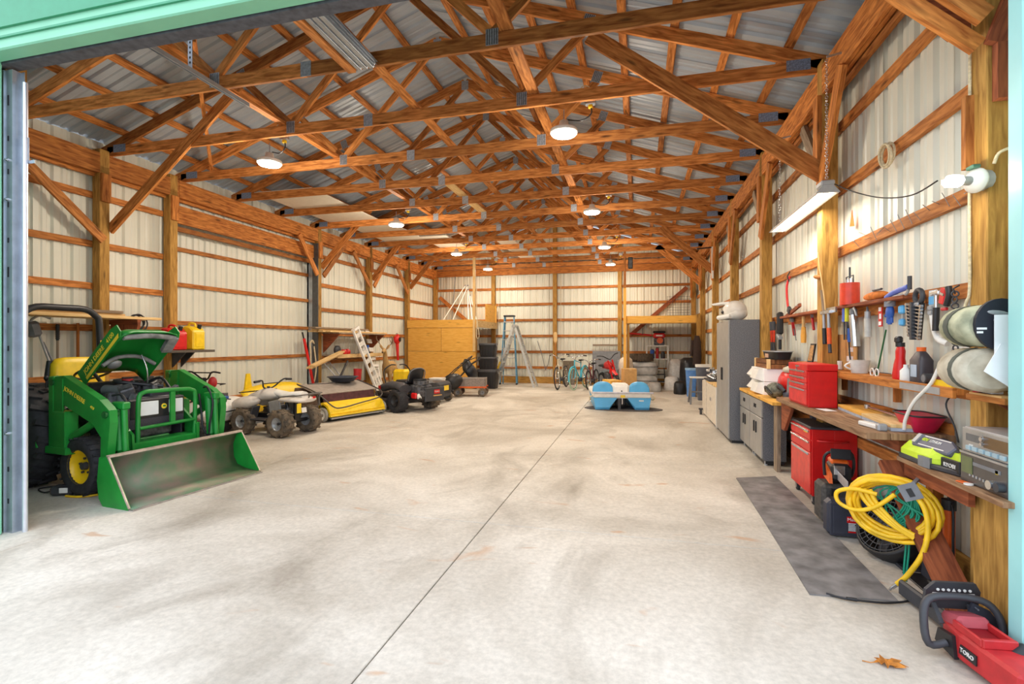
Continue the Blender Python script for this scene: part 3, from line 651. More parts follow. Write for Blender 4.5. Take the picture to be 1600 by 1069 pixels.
for s in (-1, 1):
    tyre(t, (-.90, s*.52, .285), .285, .20, .165, (0, 1, 0), RUBBER, RB, 26, DARK, bolts=5, ld=.007, tilt=.3, dish=.3)
    tyre(t, (-1.86, s*.56, .525), .525, .32, .30, (0, 1, 0), RUBBER, RB, 20, DARK, bolts=6, ld=.022, tilt=.9)
# battery charger and cords on the floor behind the front wheel
o = P('battery_charger', MB().box((-5.46, 3.68, .05), (.20, .13, .09), (0, 0, 25), .02).box((-5.43, 3.66, .098), (.10, .09, .004), (0, 0, 25)), DARK); tag(o, 'small dark battery charger on the floor by the tractor front wheel', 'charger')
P('front_label', MB().box((-5.40, 3.625, .06), (.07, .012, .05), (0, 0, 25), .003), WHITE, o)
o = P('extension_cord', MB().tube([(-5.36, 3.62, .012), (-5.2, 3.64, .012), (-5.10, 3.78, .012), (-5.2, 4.0, .012), (-5.4, 4.1, .012), (-5.3, 3.9, .05), (-5.22, 3.82, .10), (-5.12, 3.86, .02)], .011, 6, k=6), YHOSE); tag(o, 'thin yellow cord curling on the floor under the green tractor', 'cord')
o = P('charger_cable', MB().tube([(-5.52, 3.70, .05), (-5.7, 3.66, .01), (-5.9, 3.75, .01), (-5.75, 3.9, .01), (-5.5, 3.85, .01), (-5.42, 3.9, .2), (-5.3, 3.96, .45)], .007, 6, k=6), BLACK); tag(o, 'black charger cable looping over the floor to the tractor', 'cable')
# ---------------------------------------------------------------- lumber shelf behind the tractor
o = T('wall_shelf_bracket', 'dark red triangular plywood shelf bracket under the lumber behind the tractor', 'shelf bracket', (-7.40, 5.60, 1.2))
P('gusset', MB().prism([(0, .62), (.52, .62), (.46, .40), (0, 0)], (0, -.02, 0), (1, 0, 0), (0, 0, 1), (0, .04, 0)), W_RED, o); P('arm', MB().bx(0, .52, -.04, .0, .55, .62), W_RED, o)
for k, (x0, x1, y0, y1, z, m) in enumerate(((-7.38, -7.20, 3.3, 5.95, 1.822, W_PALE), (-7.18, -7.02, 3.2, 5.85, 1.822, W_PALE), (-7.0, -6.90, 3.4, 5.95, 1.822, W_PALE), (-7.37, -7.15, 3.2, 5.60, 1.862, W_PALE), (-7.30, -7.12, 3.3, 5.55, 1.902, W_GREY), (-7.36, -7.31, 3.4, 5.5, 1.905, W_PALE))):
    o = P('lumber_board', MB().bx(x0, x1, y0, y1, z, z+.038, .002), m)
    tag(o, ['long pale board at the wall side of the lumber shelf behind the tractor', 'long pale board in the middle of the lumber shelf behind the tractor', 'narrow pale board on the front edge of the lumber shelf behind the tractor', 'pale board of the second layer on the lumber shelf', 'weathered board on top of the lumber pile behind the roll bar', 'slim batten on top of the lumber pile against the post'][k], 'board', 'boards on the shelf behind the tractor')
# tools hanging on the left wall
o = T('string_trimmer', 'grey string trimmer with long shaft leaning on the wall left of the yellow seat', 'trimmer', (-7.3, 4.62, 0))
P('shaft', MB().cyl((0, -.0, 1.62), (.1, .34, .35), .014, n=8), LGREY, o); P('motor', MB().box((0, -.06, 1.66), (.13, .13, .20), (15, 0, 0), .03), GREY, o)
P('handle', MB().tube([(0, -.05, 1.62), (.02, -.10, 1.75), (.02, 0, 1.83), (.02, .12, 1.80)], .014, 8, k=5), LGREY, o); P('shield', MB().box((.1, .36, .33), (.16, .2, .04), (25, 0, 0), .015), DARK, o)
P('second_handle', MB().cyl((0, .05, 1.5), (.06, .23, 1.0), .012, n=8), GREY, o)
o = T('garden_tool', 'long wooden handled tool with black ribbed grip hanging behind the tractor', 'tool', (-7.50, 4.967, 0)); P('shaft', MB().cyl((0, 0, .62), (0, 0, 1.54), .014, n=8), W_GREY, o)
gp = MB(); [gp.cyl((0, 0, 1.54+k*.024), (0, 0, 1.558+k*.024), .022, n=10) for k in range(8)]; P('grip', gp.cyl((0, 0, 1.52), (0, 0, 1.74), .017, n=8), BLACK, o); P('blade', MB().box((0, 0, .56), (.012, .17, .2), None, .004), GREY, o)
o = T('shovel', 'plain wooden shovel handle hanging right of the black gripped tool', 'shovel', (-7.50, 5.215, 0)); P('shaft', MB().cyl((0, 0, .70), (0, 0, 1.76), .017, n=8), W_TRUSS, o); P('blade', MB().loft([[(-.01+.012*math.cos(a), .1*s_*math.sin(a), z) for a in (2*PI*i/10 for i in range(10))] for z, s_ in ((.42, .3), (.50, .9), (.66, 1), (.72, .3))]), GREY, o)
P('cleat', MB().bx(-7.54, -7.28, 5.18, 5.40, 1.01, 1.05), W_GIRT, wl)
o = T('riding_helmet', 'black rounded helmet resting on a cleat behind the yellow tractor seat', 'helmet', (-7.40, 5.28, 1.05))
P('shell', MB().ell((0, 0, .10), (.12, .15, .11), 16, 8), BLACK, o); P('peak', MB().box((.10, -.07, .09), (.12, .14, .015), (0, 15, 0), .005), WHITE, o)
# gas cans on their shelf
o = T('gas_can_shelf', 'dark plank shelf holding the fuel cans on the post left of the sliding door', 'shelf', (-7.40, 6.62, 1.33)); P('board', MB().bx(.0, .38, -.42, .42, .0, .04, .003), mat('dark stained plank', (96, 86, 76), .7, var=.25, scale=20, stretch=(8, 1, 8)), o)
for y in (-.06, .10): P('bracket', MB().prism([(0, 0), (.28, 0), (0, -.25)], (.0, y, 0), (1, 0, 0), (0, 0, 1), (0, .02, 0)), DARK, o)
def gascan(y, x, w, d, h, m, label, capm):
    o = T('fuel_can', label, 'fuel can', (x, y, 1.37), 0, 'fuel cans on the plank shelf')
    P('body', MB().prism([(-d/2, 0), (d/2, 0), (d/2, h*.78), (d*.2, h*.95), (-d*.2, h), (-d/2, h*.9)], (0, -w/2, 0), (1, 0, 0), (0, 0, 1), (0, w, 0)), m, o).modifiers.new('soft', 'BEVEL').width = .02
    P('grip', MB().tube([(-d*.4, 0, h*.92), (-d*.3, 0, h*1.1), (d*.1, 0, h*1.08), (d*.2, 0, h*.93)], .018, 8, k=4), m, o); P('spout_cap', MB().cyl((d*.25, w*.2, h*.88), (d*.33, w*.2, h*1.05), .032, n=12), capm, o); P('rib', MB().prism([(d/2, h*.1), (d/2+.006, h*.15), (d/2+.006, h*.65), (d/2, h*.72)], (0, -w*.3, 0), (1, 0, 0), (0, 0, 1), (0, w*.6, 0)), m, o)
gascan(6.40, -7.19, .30, .25, .36, RED, 'large bright red fuel can in the middle of the plank shelf', BLACK)
gascan(6.76, -7.18, .24, .25, .40, YEL, 'tall yellow fuel can on the right end of the plank shelf', BLACK)
gascan(6.22, -7.10, .05, .16, .17, ORANGE, 'small orange can tucked in front of the red fuel can', ORANGE)
o = P('coiled_hose', MB().torus((-7.50, 6.05, 1.80), .12, .012, (1, .15, .2), 22, 6).torus((-7.49, 6.07, 1.79), .13, .012, (1, -.15, .1), 22, 6).torus((-7.48, 6.05, 1.81), .115, .012, (1, .05, -.1), 22, 6), BLACK); tag(o, 'black hose coil hooked on the girt beside the fuel cans', 'hose')
# ---------------------------------------------------------------- white sprayer tank on wheels
t = T('tow_sprayer', 'white spot sprayer tank on a small trailer behind the loader bucket', 'sprayer', (-6.80, 6.88, 0), 8)
def rsec(z, hx, hy, n=18, e=.6): return [(hx*math.copysign(abs(math.cos(q))**e, math.cos(q)), hy*math.copysign(abs(math.sin(q))**e, math.sin(q)), z) for q in (2*PI*i/n for i in range(n))]
P('tank', MB().loft([rsec(.20, .22, .40), rsec(.23, .27, .5), rsec(.33, .29, .55), rsec(.345, .30, .56), rsec(.40, .29, .55), rsec(.52, .25, .48), rsec(.56, .16, .35)]), WHITE, t)
P('filler_cap', MB().cyl((.12, -.05, .55), (.12, -.05, .60), .09, n=16), BLUE, t); P('pump', MB().box((-.05, .15, .59), (.18, .13, .08), None, .02).cyl((-.2, .1, .58), (.0, .25, .60), .03, n=10), DARK, t)
P('tank_strap', MB().bx(.27, .298, -.5, .5, .36, .375).bx(.285, .31, -.03, .03, .28, .345), BLACK, t)
P('trailer_frame', MB().bx(-.24, .24, -.32, -.26, .16, .20).bx(-.24, .24, .26, .32, .16, .20).bx(-.03, .03, -.5, .5, .13, .17).bx(.2, .26, -.3, .3, .05, .17), BLACK, t)
for s in (-1, 1): tyre(t, (0, s*.52, .16), .16, .10, .08, (0, 1, 0), RUBDUST, WHITE, 14, DARK, ld=.005)
P('spray_wand', MB().tube([(-.3, -.2, .57), (.1, -.3, .60), (.3, -.1, .56)], .01, 6, k=4), BLACK, t)
# second quad behind the sprayer: only its top shows
t = T('kids_quad', 'small quad with yellow body and black handlebars behind the white sprayer', 'quad bike', (-7.29, 6.9, 0), 92)
tb = MB().box((0, 0, .60), (.55, .26, .14), None, .05).ell((.18, 0, .68), (.2, .16, .10)); P('body', tb, YEL, t); P('seat', MB().box((-.22, 0, .70), (.36, .22, .08), None, .03), BLACK, t)
P('handlebar', MB().tube([(.15, -.36, .97), (.14, -.2, .98), (.2, -.06, .86), (.2, .06, .86), (.14, .2, .98), (.15, .36, .97)], .015, 8, k=4).cyl((.2, 0, .66), (.19, 0, .88), .03, n=8).bar((.15, -.2, .97), (.15, .2, .97), .02, .02), BLACK, t)
P('fuel_pod', MB().ell((.2, -.16, .80), (.07, .07, .10)), DRED, t); P('rack', MB().tube([(.3, -.22, .75), (.42, -.22, .76), (.42, .22, .76), (.3, .22, .75)], .01, 6).bx(.3, .42, -.01, .01, .75, .77), BLACK, t)
for x in (-.4, .4):
    for s in (-1, 1): tyre(t, (x, s*.16, .21), .21, .13, .10, (0, 1, 0), RUBBER, GREY, 12, DARK, ld=.009)
P('frame', MB().bx(-.45, .45, -.08, .08, .20, .50, .03).cyl((-.4, -.16, .21), (-.4, .16, .21), .03).cyl((.4, -.16, .21), (.4, .16, .21), .03), BLACK, t)
# ---------------------------------------------------------------- white quad bike, rear wheels towards the doorway
t = T('quad_bike', 'dusty white quad bike with fat tyres and rear rack near the yellow blade', 'quad bike', (-5.42, 7.02, 0), 173)
BODY = mat('dusty white quad plastic', (222, 214, 204), .5, var=.12, scale=8)
for x, s in ((0, -1), (0, 1), (.78, -1), (.78, 1)):
    tyre(t, (x, s*(.30 if x == 0 else .31), .215), .215, .21 if x == 0 else .16, .105, (0, 1, 0), RUBDUST, LGREY, 13, DARK, ld=.012, tilt=.8, spokes=5, dish=1)
P('frame', MB().bx(-.05, .85, -.05, .05, .22, .32).bar((.05, -.16, .22), (.75, -.2, .22), .03, .03).bar((.05, .16, .22), (.75, .2, .22), .03, .03).cyl((0, -.25, .215), (0, .25, .215), .03).cyl((.78, -.25, .215), (.78, .25, .215), .025).bar((.0, 0, .22), (-.02, 0, .58), .06, .04), BLACK, t)
P('engine', MB().box((.36, 0, .34), (.28, .24, .26), None, .04).cyl((.30, -.13, .34), (.30, .13, .34), .08).box((.1, .05, .36), (.16, .14, .12), (10, 20, 0), .02), ENGINE, t)
P('shock_absorber', MB().cyl((.02, .06, .24), (.12, .06, .52), .028, n=10), mat('black coil spring', (40, 40, 44), .4), t)
P('rear_fender', MB().loft([[(x, hy*math.copysign(abs(math.cos(a))**.7, math.cos(a)), z+hz*math.sin(a)) for a in (2*PI*i/18 for i in range(18))] for x, hy, hz, z in ((-.30, .10, .02, .56), (-.26, .20, .04, .565), (-.1, .25, .045, .575), (.12, .23, .045, .57), (.24, .12, .03, .55))]), BODY, t)
ff = MB(); ff.surf(lambda u, v: (.52+.54*v, (-.37+.74*u)*(1-.25*v*v), .615-.10*abs(2*u-1)**3-.20*v**2.4-.03*(1-v)), 14, 10)
for s in (-1, 1): P('front_fender', MB().ell((.80, s*.24, .505), (.27, .16, .105), 18, 10, (0, 9, 0)), BODY, t)
for s in (-1, 1): P('side_panel', MB().box((.22, s*.19, .43), (.24, .03, .26), (0, 12, 0), .012), mat('grey side panel', (150, 148, 144), .5), t)
P('tank_cover', MB().loft([[(x, hy*math.cos(a), z+hz*math.sin(a)) for a in (2*PI*i/14 for i in range(14))] for x, hy, hz, z in ((.30, .10, .05, .62), (.42, .16, .09, .63), (.6, .20, .11, .63), (.8, .2, .09, .58), (1.0, .16, .05, .52))]), BODY, t)
P('seat', MB().loft([[(x, hy*math.cos(a), z+.05*math.sin(a)) for a in (2*PI*i/12 for i in range(12))] for x, hy, z in ((-.2, .08, .65), (-.1, .13, .655), (.15, .13, .63), (.36, .10, .66))]), WHITE, t)
P('head_lamp', MB().ell((1.0, -.2, .50), (.06, .075, .065), 12, 6).ell((1.0, .2, .50), (.06, .075, .065), 12, 6), BLACK, t)
for s in (-1, 1): P('foot_well', MB().box((.42, s*.27, .26), (.34, .18, .02), None, .005).box((.60, s*.25, .36), (.03, .16, .22), (0, -20, 0), .01), DARK, t)
P('handlebar', MB().tube([(.46, -.37, .86), (.47, -.22, .87), (.57, -.09, .74), (.57, .09, .74), (.47, .22, .87), (.46, .37, .86)], .013, 8, k=4).bar((.51, -.16, .815), (.51, .16, .815), .014, .014).cyl((.58, 0, .52), (.57, 0, .76), .025, n=8), BLACK, t)
for s in (-1, 1): P('grip', MB().cyl((.463, s*.27, .868), (.46, s*.38, .86), .02, n=10), BLACK, t)
P('front_rack', MB().tube([(.62, -.22, .70), (.95, -.24, .66), (.95, .24, .66), (.62, .22, .70)], .01, 6).bar((.7, -.22, .69), (.7, .22, .69), .015, .015).bar((.82, -.23, .675), (.82, .23, .675), .015, .015), BLACK, t)
P('rear_rack', MB().tube([(.08, -.26, .62), (-.24, -.28, .66), (-.30, -.24, .66), (-.30, .24, .66), (-.24, .28, .66), (.08, .26, .62)], .011, 6, k=3).bar((-.1, -.27, .64), (-.1, .27, .64), .02, .015).bar((-.2, -.02, .50), (-.3, -.02, .66), .015, .015).bar((-.27, -.24, .45), (-.29, -.24, .65), .015, .015), mat('grey tube rack', (110, 106, 102), .5, metal=.4), t)
P('tail_lamp', MB().box((-.27, -.08, .57), (.03, .10, .05), None, .01).box((-.28, -.13, .60), (.04, .03, .03), None, .005), RED, t); P('number_plate', MB().box((-.285, .10, .42), (.006, .10, .08), (0, 8, 0)), WHITE, t); P('mud_flag', MB().box((-.30, .22, .46), (.01, .09, .15), None, .01), YEL, t)
# ---------------------------------------------------------------- yellow plough blade behind the quad
t = T('plough_blade', 'yellow curved plough blade with a raised bracket behind the white quad', 'plough blade', (-6.85, 8.3, 0), 90)
bl = MB(); bl.surf(lambda u, v: (-.85+1.7*u, -.12+.30*(v-.5)**2*2.2, .08+.62*v-.10*abs(2*u-1)**3*v), 14, 8); P('blade', bl, YEL, t, thick=.02)
P('cutting_edge', MB().bx(-.85, .85, -.06, -.03, .0, .12), GREY, t)
P('bracket', MB().prism([(-.72, .45), (-.48, .45), (-.56, .92), (-.64, .92)], (0, .08, 0), (1, 0, 0), (0, 0, 1), (0, .03, 0)).bar((-.6, .1, .88), (-.45, .12, .5), .04, .03), YEL, t)
P('push_frame', MB().bar((0, .1, .3), (0, .5, .3), .08, .08).bx(-.3, .3, .1, .16, .0, .36), DARK, t)
# ---------------------------------------------------------------- lawn sweeper
t = T('lawn_sweeper', 'yellow lawn sweeper with grey fabric hopper and small grey wheels along the left side', 'lawn sweeper', (-5.30, 8.78, 0), 72.5)
# local x runs along the brush, local y towards the wall
P('brush_housing', MB().prism([(.10, .10), (.12, .16), (.04, .30), (-.10, .36), (-.24, .33), (-.30, .22), (-.26, .20), (-.22, .28), (-.10, .32), (.0, .27), (.07, .15), (.06, .10)], (-.66, .16, 0), (0, -1, 0), (0, 0, 1), (1.36, 0, 0)), YEL, t)
P('edge_strip', MB().bx(-.66, .70, .03, .06, .10, .13), STICKER, t)
br = MB().cyl((-.64, .20, .14), (.68, .20, .14), .115, n=16); P('brush', br, BLACK, t); P('scraper_bar', MB().bx(-.62, .66, .06, .09, .05, .08), LGREY, t)
for s in (-1, 1): tyre(t, (.02+s*.73, .20, .135), .135, .06, .09, (1, 0, 0), mat('grey rubber wheel', (148, 146, 140), .7, var=.15), GLASSY, 0, DARK)
hpn = MB(); hpn.prism([(.30, .08), (.42, .50), (1.05, .60), (1.20, .10), (1.0, .05)], (-.70, 0, 0), (0, 1, 0), (0, 0, 1), (.02, 0, 0)).prism([(.30, .08), (.42, .50), (1.05, .60), (1.20, .10), (1.0, .05)], (.72, 0, 0), (0, 1, 0), (0, 0, 1), (.02, 0, 0)).prism([(1.05, .60), (1.20, .10), (1.0, .05), (1.0, .07), (1.17, .11), (1.03, .58)], (-.68, 0, 0), (0, 1, 0), (0, 0, 1), (1.4, 0, 0)).bx(-.68, .72, .32, 1.1, .06, .09)
P('hopper', hpn, BROWNB, t); P('hopper_cover', MB().prism([(.34, .50), (.95, .66), (.95, .67), (.34, .515)], (-.72, 0, 0), (0, 1, 0), (0, 0, 1), (1.48, 0, 0)), mat('faded grey cover', (160, 150, 140), .85, var=.12), t)
P('hopper_window', MB().prism([(.30, .30), (.345, .50), (.355, .50), (.31, .30)], (-.60, 0, 0), (0, 1, 0), (0, 0, 1), (1.25, 0, 0)), mat('dark maroon mesh', (84, 46, 50), .8, var=.3), t)
P('hopper_frame', MB().tube([(-.72, .95, .68), (-.72, .36, .54), (-.60, .06, .30), (-.45, -.02, .26), (.05, .0, .31), (.55, .04, .37), (.70, .14, .46), (.76, .40, .54), (.76, .95, .68)], .013, 8, k=4).bar((-.72, .36, .54), (-.70, .20, .16), .015, .015).bar((.76, .40, .54), (.74, .22, .16), .015, .015), mat('dark tube frame', (88, 82, 78), .45, metal=.4), t)
P('lift_rope', MB().tube([(-.6, .8, .68), (-.2, .6, .68), (.2, .9, .70), (.5, .8, .69)], .008, 6, k=5), BLACK, t)
o = P('rubber_pan', MB().lathe([(.0, 0), (.22, 0), (.30, .09), (.32, .09), (.32, .10), (.27, .10), (.20, .02), (0, .02)], (-6.05, 9.35, .672), (0, 0, 1), 24), mat('dark blue rubber pan', (52, 62, 78), .5)); tag(o, 'dark round rubber pan lying on top of the sweeper hopper', 'pan')
o = T('grey_strut', 'black prop rod leaning between the ramp and the sweeper', 'rod', (-6.5, 9.95, .0)); P('rod', MB().cyl((0, 0, .72), (-.1, .45, 1.05), .025, n=8), BLACK, o); P('foot', MB().cyl((0, 0, 0), (0, 0, .74), .02, n=8), DARK, o)
# ---------------------------------------------------------------- zero turn mower
t = T('zero_turn_mower', 'black zero turn mower with red badges and a high backed seat, rear towards the aisle', 'mower', (-4.76, 10.12, 0), 155)
P('deck', MB().box((.75, 0, .17), (.75, 1.0, .14), None, .05), DARK, t); P('frame', MB().bx(-.45, 1.1, -.26, .26, .26, .38, .03), BLACK, t)
for s in (-1, 1):
    P('fender', MB().loft([[(x, s*.38+.17*math.cos(a), z+.09*math.sin(a)) for a in (2*PI*i/12 for i in range(12))] for x, z in ((-.15, .50), (.0, .55), (.3, .56), (.55, .50))]), DARK, t)
    tyre(t, (0, s*.46, .25), .25, .24, .13, (0, 1, 0), RUBDUST if s < 0 else RUBBER, BLACK, 18, DARK, ld=.006)
    tyre(t, (1.2, s*.36, .13), .13, .11, .06, (0, 1, 0), RUBBER, GREY, 0, DARK)
    P('lever', MB().tube([(.55, s*.36, .58), (.62, s*.36, .85), (.60, s*.2, .98), (.60, s*.06, .98)], .014, 8, k=4), BLACK, t)
P('seat', MB().box((.22, 0, .62), (.40, .44, .09), None, .04).loft([[(x, hw*math.cos(a), z+.0*math.sin(a)+.0) if False else (x+.05*math.sin(a), hw*math.cos(a), z) for a in (2*PI*i/14 for i in range(14))] for x, hw, z in ((.02, .20, .62), (-.03, .225, .75), (-.08, .20, .88), (-.10, .12, .93))]), BLACK, t)
P('seat_trim', MB().tube([(-.04, -.215, .66), (-.10, -.2, .86), (-.14, 0, .93), (-.10, .2, .86), (-.04, .215, .66)], .012, 6, k=4), GREY, t)
P('engine', MB().box((-.20, 0, .45), (.34, .40, .26), None, .04).cyl((-.20, 0, .58), (-.20, 0, .66), .17, n=18).box((-.40, .10, .40), (.10, .16, .14), (0, 0, 20), .02), ENGINE, t); P('oil_filter', MB().cyl((-.36, .20, .36), (-.44, .24, .32), .045, n=12), WHITE, t); P('air_filter', MB().cyl((-.16, 0, .62), (-.16, 0, .70), .15, n=18), BLACK, t)
P('fuel_line', MB().box((-.30, .27, .36), (.16, .06, .12), None, .02), RED, t)
bb = P('rear_guard', MB().bx(-.47, -.41, -.45, .10, .22, .52, .015), DARK, t); P('badge', MB().bx(-.476, -.470, -.30, -.14, .38, .47), RED, bb); txt('TORO', .05, (-.4775, -.22, .425), (0, -1, 0), (0, 0, 1), WHITE, bb)
P('reflector_bar', MB().bx(-.478, -.470, -.36, -.12, .33, .355), CARD, bb)
P('side_badge', MB().bx(.48, .56, .545, .552, .47, .55), RED, t)
# ---------------------------------------------------------------- bagger behind it, push mower with black bag, white bucket
t = T('grass_bagger_mower', 'dark mower with a yellow warning label standing behind the zero turn mower', 'mower', (-4.98, 11.62, 0), 175)
P('hood', MB().box((-.1, 0, .34), (.5, .72, .36), None, .06).box((-.30, 0, .28), (.1, .74, .3), None, .03), DARK, t); l_ = P('warning_label', MB().bx(-.356, -.350, -.18, .08, .30, .42), STICKER, t); P('engine', MB().cyl((.3, 0, .3), (.3, 0, .55), .18, n=16), BLACK, t)
P('deck', MB().box((.35, 0, .16), (.8, .6, .14), None, .04), BLACK, t)
for x in (-.25, .65):
    for s in (-1, 1): tyre(t, (x, s*.34, .13), .13, .08, .07, (0, 1, 0), RUBDUST, GREY, 0, DARK)
t = T('push_mower', 'push mower with a long folded black handle leaning by the yellow plywood wall', 'mower', (-5.35, 12.70, 0), 190)
P('deck', MB().box((.1, 0, .18), (.72, .52, .16), None, .06), mat('dull red deck', (150, 60, 50), .5), t); P('engine', MB().cyl((.15, 0, .26), (.15, 0, .46), .15, n=16).cyl((.15, 0, .46), (.15, 0, .50), .10, n=16), DARK, t)
P('handle', MB().tube([(.0, -.24, .24), (-.55, -.24, .75), (-.95, -.22, 1.08), (-1.0, 0, 1.12), (-.95, .22, 1.08), (-.55, .24, .75), (.0, .24, .24)], .013, 8).bar((-.6, -.24, .8), (-.6, .24, .8), .02, .02), BLACK, t); P('bail', MB().tube([(-.7, -.22, .92), (-1.1, -.2, 1.08), (-1.1, .2, 1.08), (-.7, .22, .92)], .007, 6), BLACK, t); P('bag', MB().ell((-.45, 0, .42), (.30, .24, .22), 14, 8, (0, 20, 0)), BLACK, t)
for x, rr in ((-.22, .12), (.42, .10)):
    for s in (-1, 1): tyre(t, (x, s*.28, rr), rr, .06, .06, (0, 1, 0), RUBBER, WHITE, 0, DARK)
t = T('snow_thrower', 'black walk behind machine draped with a crumpled black bag beside the garden cart', 'snow thrower', (-5.25, 13.85, 0), 200)
P('housing', MB().box((.3, 0, .25), (.3, .55, .42), None, .05), mat('rusty brown panel', (170, 110, 60), .6, var=.3), t); P('engine', MB().box((-.02, 0, .38), (.3, .34, .30), None, .05), BLACK, t)
P('handle', MB().tube([(-.1, -.22, .4), (-.5, -.24, .85), (-.75, -.24, 1.0)], .014, 8).tube([(-.1, .22, .4), (-.5, .24, .85), (-.75, .24, 1.0)], .014, 8).bar((-.5, -.24, .85), (-.5, .24, .85), .02, .02), BLACK, t)
bg_ = MB(); rnd = random.Random(8)
bg_.loft([[(-.55+.30*(z-.35)+(.16+.05*math.sin(3*a+z*9))*math.cos(a)*s_, (.24+.05*math.sin(4*a+z*7))*math.sin(a)*s_, z) for a in (2*PI*i/18 for i in range(18))] for z, s_ in ((.12, .3), (.30, .55), (.5, .9), (.66, 1.15), (.80, 1.0), (.92, .6), (1.0, .3))]); P('draped_bag', bg_, mat('shiny black bag', (44, 46, 52), .35, var=.3, bump=.6), t)
for s in (-1, 1): tyre(t, (0, s*.30, .18), .18, .12, .09, (0, 1, 0), RUBBER, GREY, 12, DARK, ld=.008)
o = T('white_bucket', 'white square bucket standing behind the dark mowers', 'bucket', (-5.10, 12.22, 0)); P('body', MB().loft([rsec(0, .15, .15, 16, .4), rsec(.55, .18, .18, 16, .4)]), WHITE, o); P('rim', MB().loft([rsec(.53, .19, .19, 16, .4), rsec(.56, .19, .19, 16, .4)]), WHITE, o)
o = T('lawn_mower', 'green and yellow mower half hidden behind the black mower seat', 'mower', (-6.32, 12.90, 0), 90); P('deck', MB().box((0, 0, .2), (1.1, .8, .2), None, .06), JGREEN, o); P('hood', MB().box((.3, 0, .48), (.6, .5, .4), None, .08), JGREEN, o); P('seat', MB().box((-.3, 0, .55), (.35, .4, .4), None, .06), YEL, o)
for x in (-.4, .4):
    for s in (-1, 1): tyre(o, (x, s*.42, .18), .18, .14, .09, (0, 1, 0), RUBBER, YEL, 14, DARK, ld=.006)
o = T('snow_blower', 'black and red snow blower with tubular handles against the wall beside the deer', 'snow blower', (-6.72, 10.80, 0), 20); P('auger_housing', MB().box((.1, 0, .25), (.3, .62, .46), None, .04), BLACK, o); P('chute', MB().cyl((.1, 0, .45), (.12, .02, .85), .08, .1, 12), DRED, o); P('engine', MB().box((-.2, 0, .45), (.3, .34, .3), None, .04), BLACK, o); P('label_plate', MB().bx(.252, .258, -.12, .1, .30, .40), RED, o)
P('handle', MB().tube([(-.2, -.22, .5), (-.6, -.24, 1.0)], .015, 8).tube([(-.2, .22, .5), (-.6, .24, 1.0)], .015, 8).bar((-.6, -.24, 1.0), (-.6, .24, 1.0), .03, .03), LGREY, o)
for s in (-1, 1): tyre(o, (-.2, s*.27, .19), .19, .12, .09, (0, 1, 0), RUBBER, GREY, 12, DARK, ld=.008)
# garden cart
t = T('garden_cart', 'grey meshed garden cart with orange frame and four small wheels by the black totes', 'cart', (-4.52, 13.25, 0), 12)
P('tray', MB().bx(-.42, .42, -.27, -.25, .30, .50).bx(-.42, .42, .25, .27, .30, .50).bx(-.42, -.40, -.27, .27, .30, .50).bx(.40, .42, -.27, .27, .30, .50).bx(-.42, .42, -.27, .27, .28, .30), mat('grey cart liner', (150, 138, 130), .8, var=.25, scale=40), t)
P('frame', MB().bx(-.45, .45, -.28, -.24, .24, .28).bx(-.45, .45, .24, .28, .24, .28).bx(-.36, -.32, -.28, .28, .12, .26).bx(.32, .36, -.28, .28, .12, .26).bar((-.45, 0, .25), (-.50, 0, .62), .03, .03), ORANGE, t); P('load', MB().box((0, 0, .46), (.78, .46, .06), None, .02), mat('grey folded tarp', (140, 132, 126), .9, var=.3, bump=.5), t)
for x in (-.34, .34):
    for s in (-1, 1): tyre(t, (x, s*.30, .12), .12, .08, .06, (0, 1, 0), RUBDUST, GREY, 0, DARK)
# ---------------------------------------------------------------- shelves with boards between the posts behind the sweeper
t = T('wall_shelf', 'upper timber shelf on red brackets holding boards above the ramp', 'shelf', (-7.40, 11.65, 1.70))
P('shelf_board', MB().bx(0, .48, -1.1, 1.15, 0, .03), W_GREY, t)
for y in (-1.05, 1.1): P('bracket', MB().prism([(0, 0), (.46, 0), (0, -.46)], (0, y, 0), (1, 0, 0), (0, 0, 1), (0, .04, 0)), W_RED, t)
for k, (x0, x1, y0, y1, z, m) in enumerate(((-7.38, -7.22, 10.0, 12.95, 1.732, W_PALE), (-7.20, -7.05, 10.1, 12.8, 1.732, W_PALE), (-7.03, -6.92, 10.2, 12.9, 1.732, W_PALE), (-7.36, -7.15, 10.1, 11.7, 1.772, W_PALE), (-7.30, -7.10, 9.9, 12.2, 1.812, W_GREY))):
    o = P('lumber_board', MB().bx(x0, x1, y0, y1, z, z+.036, .002), m)
    tag(o, ['pale board against the wall on the upper shelf over the ramp', 'pale board in the middle of the upper shelf over the ramp', 'pale board on the front edge of the upper shelf over the ramp', 'short pale board in the second layer of the upper shelf', 'grey board on top of the pile on the upper shelf'][k], 'board', 'boards on the upper wall shelf')
t = T('lower_wall_shelf', 'lower timber shelf behind the white ramp with bottles and cans on it', 'shelf', (-7.40, 11.7, 1.16)); P('shelf_board', MB().bx(0, .42, -1.15, 1.05, 0, .03), W_GREY, t); P('front_rail', MB().bx(.40, .44, -1.15, 1.05, -.05, .04), W_PALE, t); P('ledger', MB().bx(0, .04, -1.15, 1.05, -.09, 0), W_BEAM, t)
for k in range(2):
    o = P('lumber_board', MB().bar((-6.94+.05*k, 9.45+.03*k, .93+.045*k), (-7.02+.05*k, 10.75, 1.22+.05*k), .14, .036), W_PALE); tag(o, ['long pale board slanting down from the lower shelf', 'second pale board lying on the slanting one'][k], 'board')
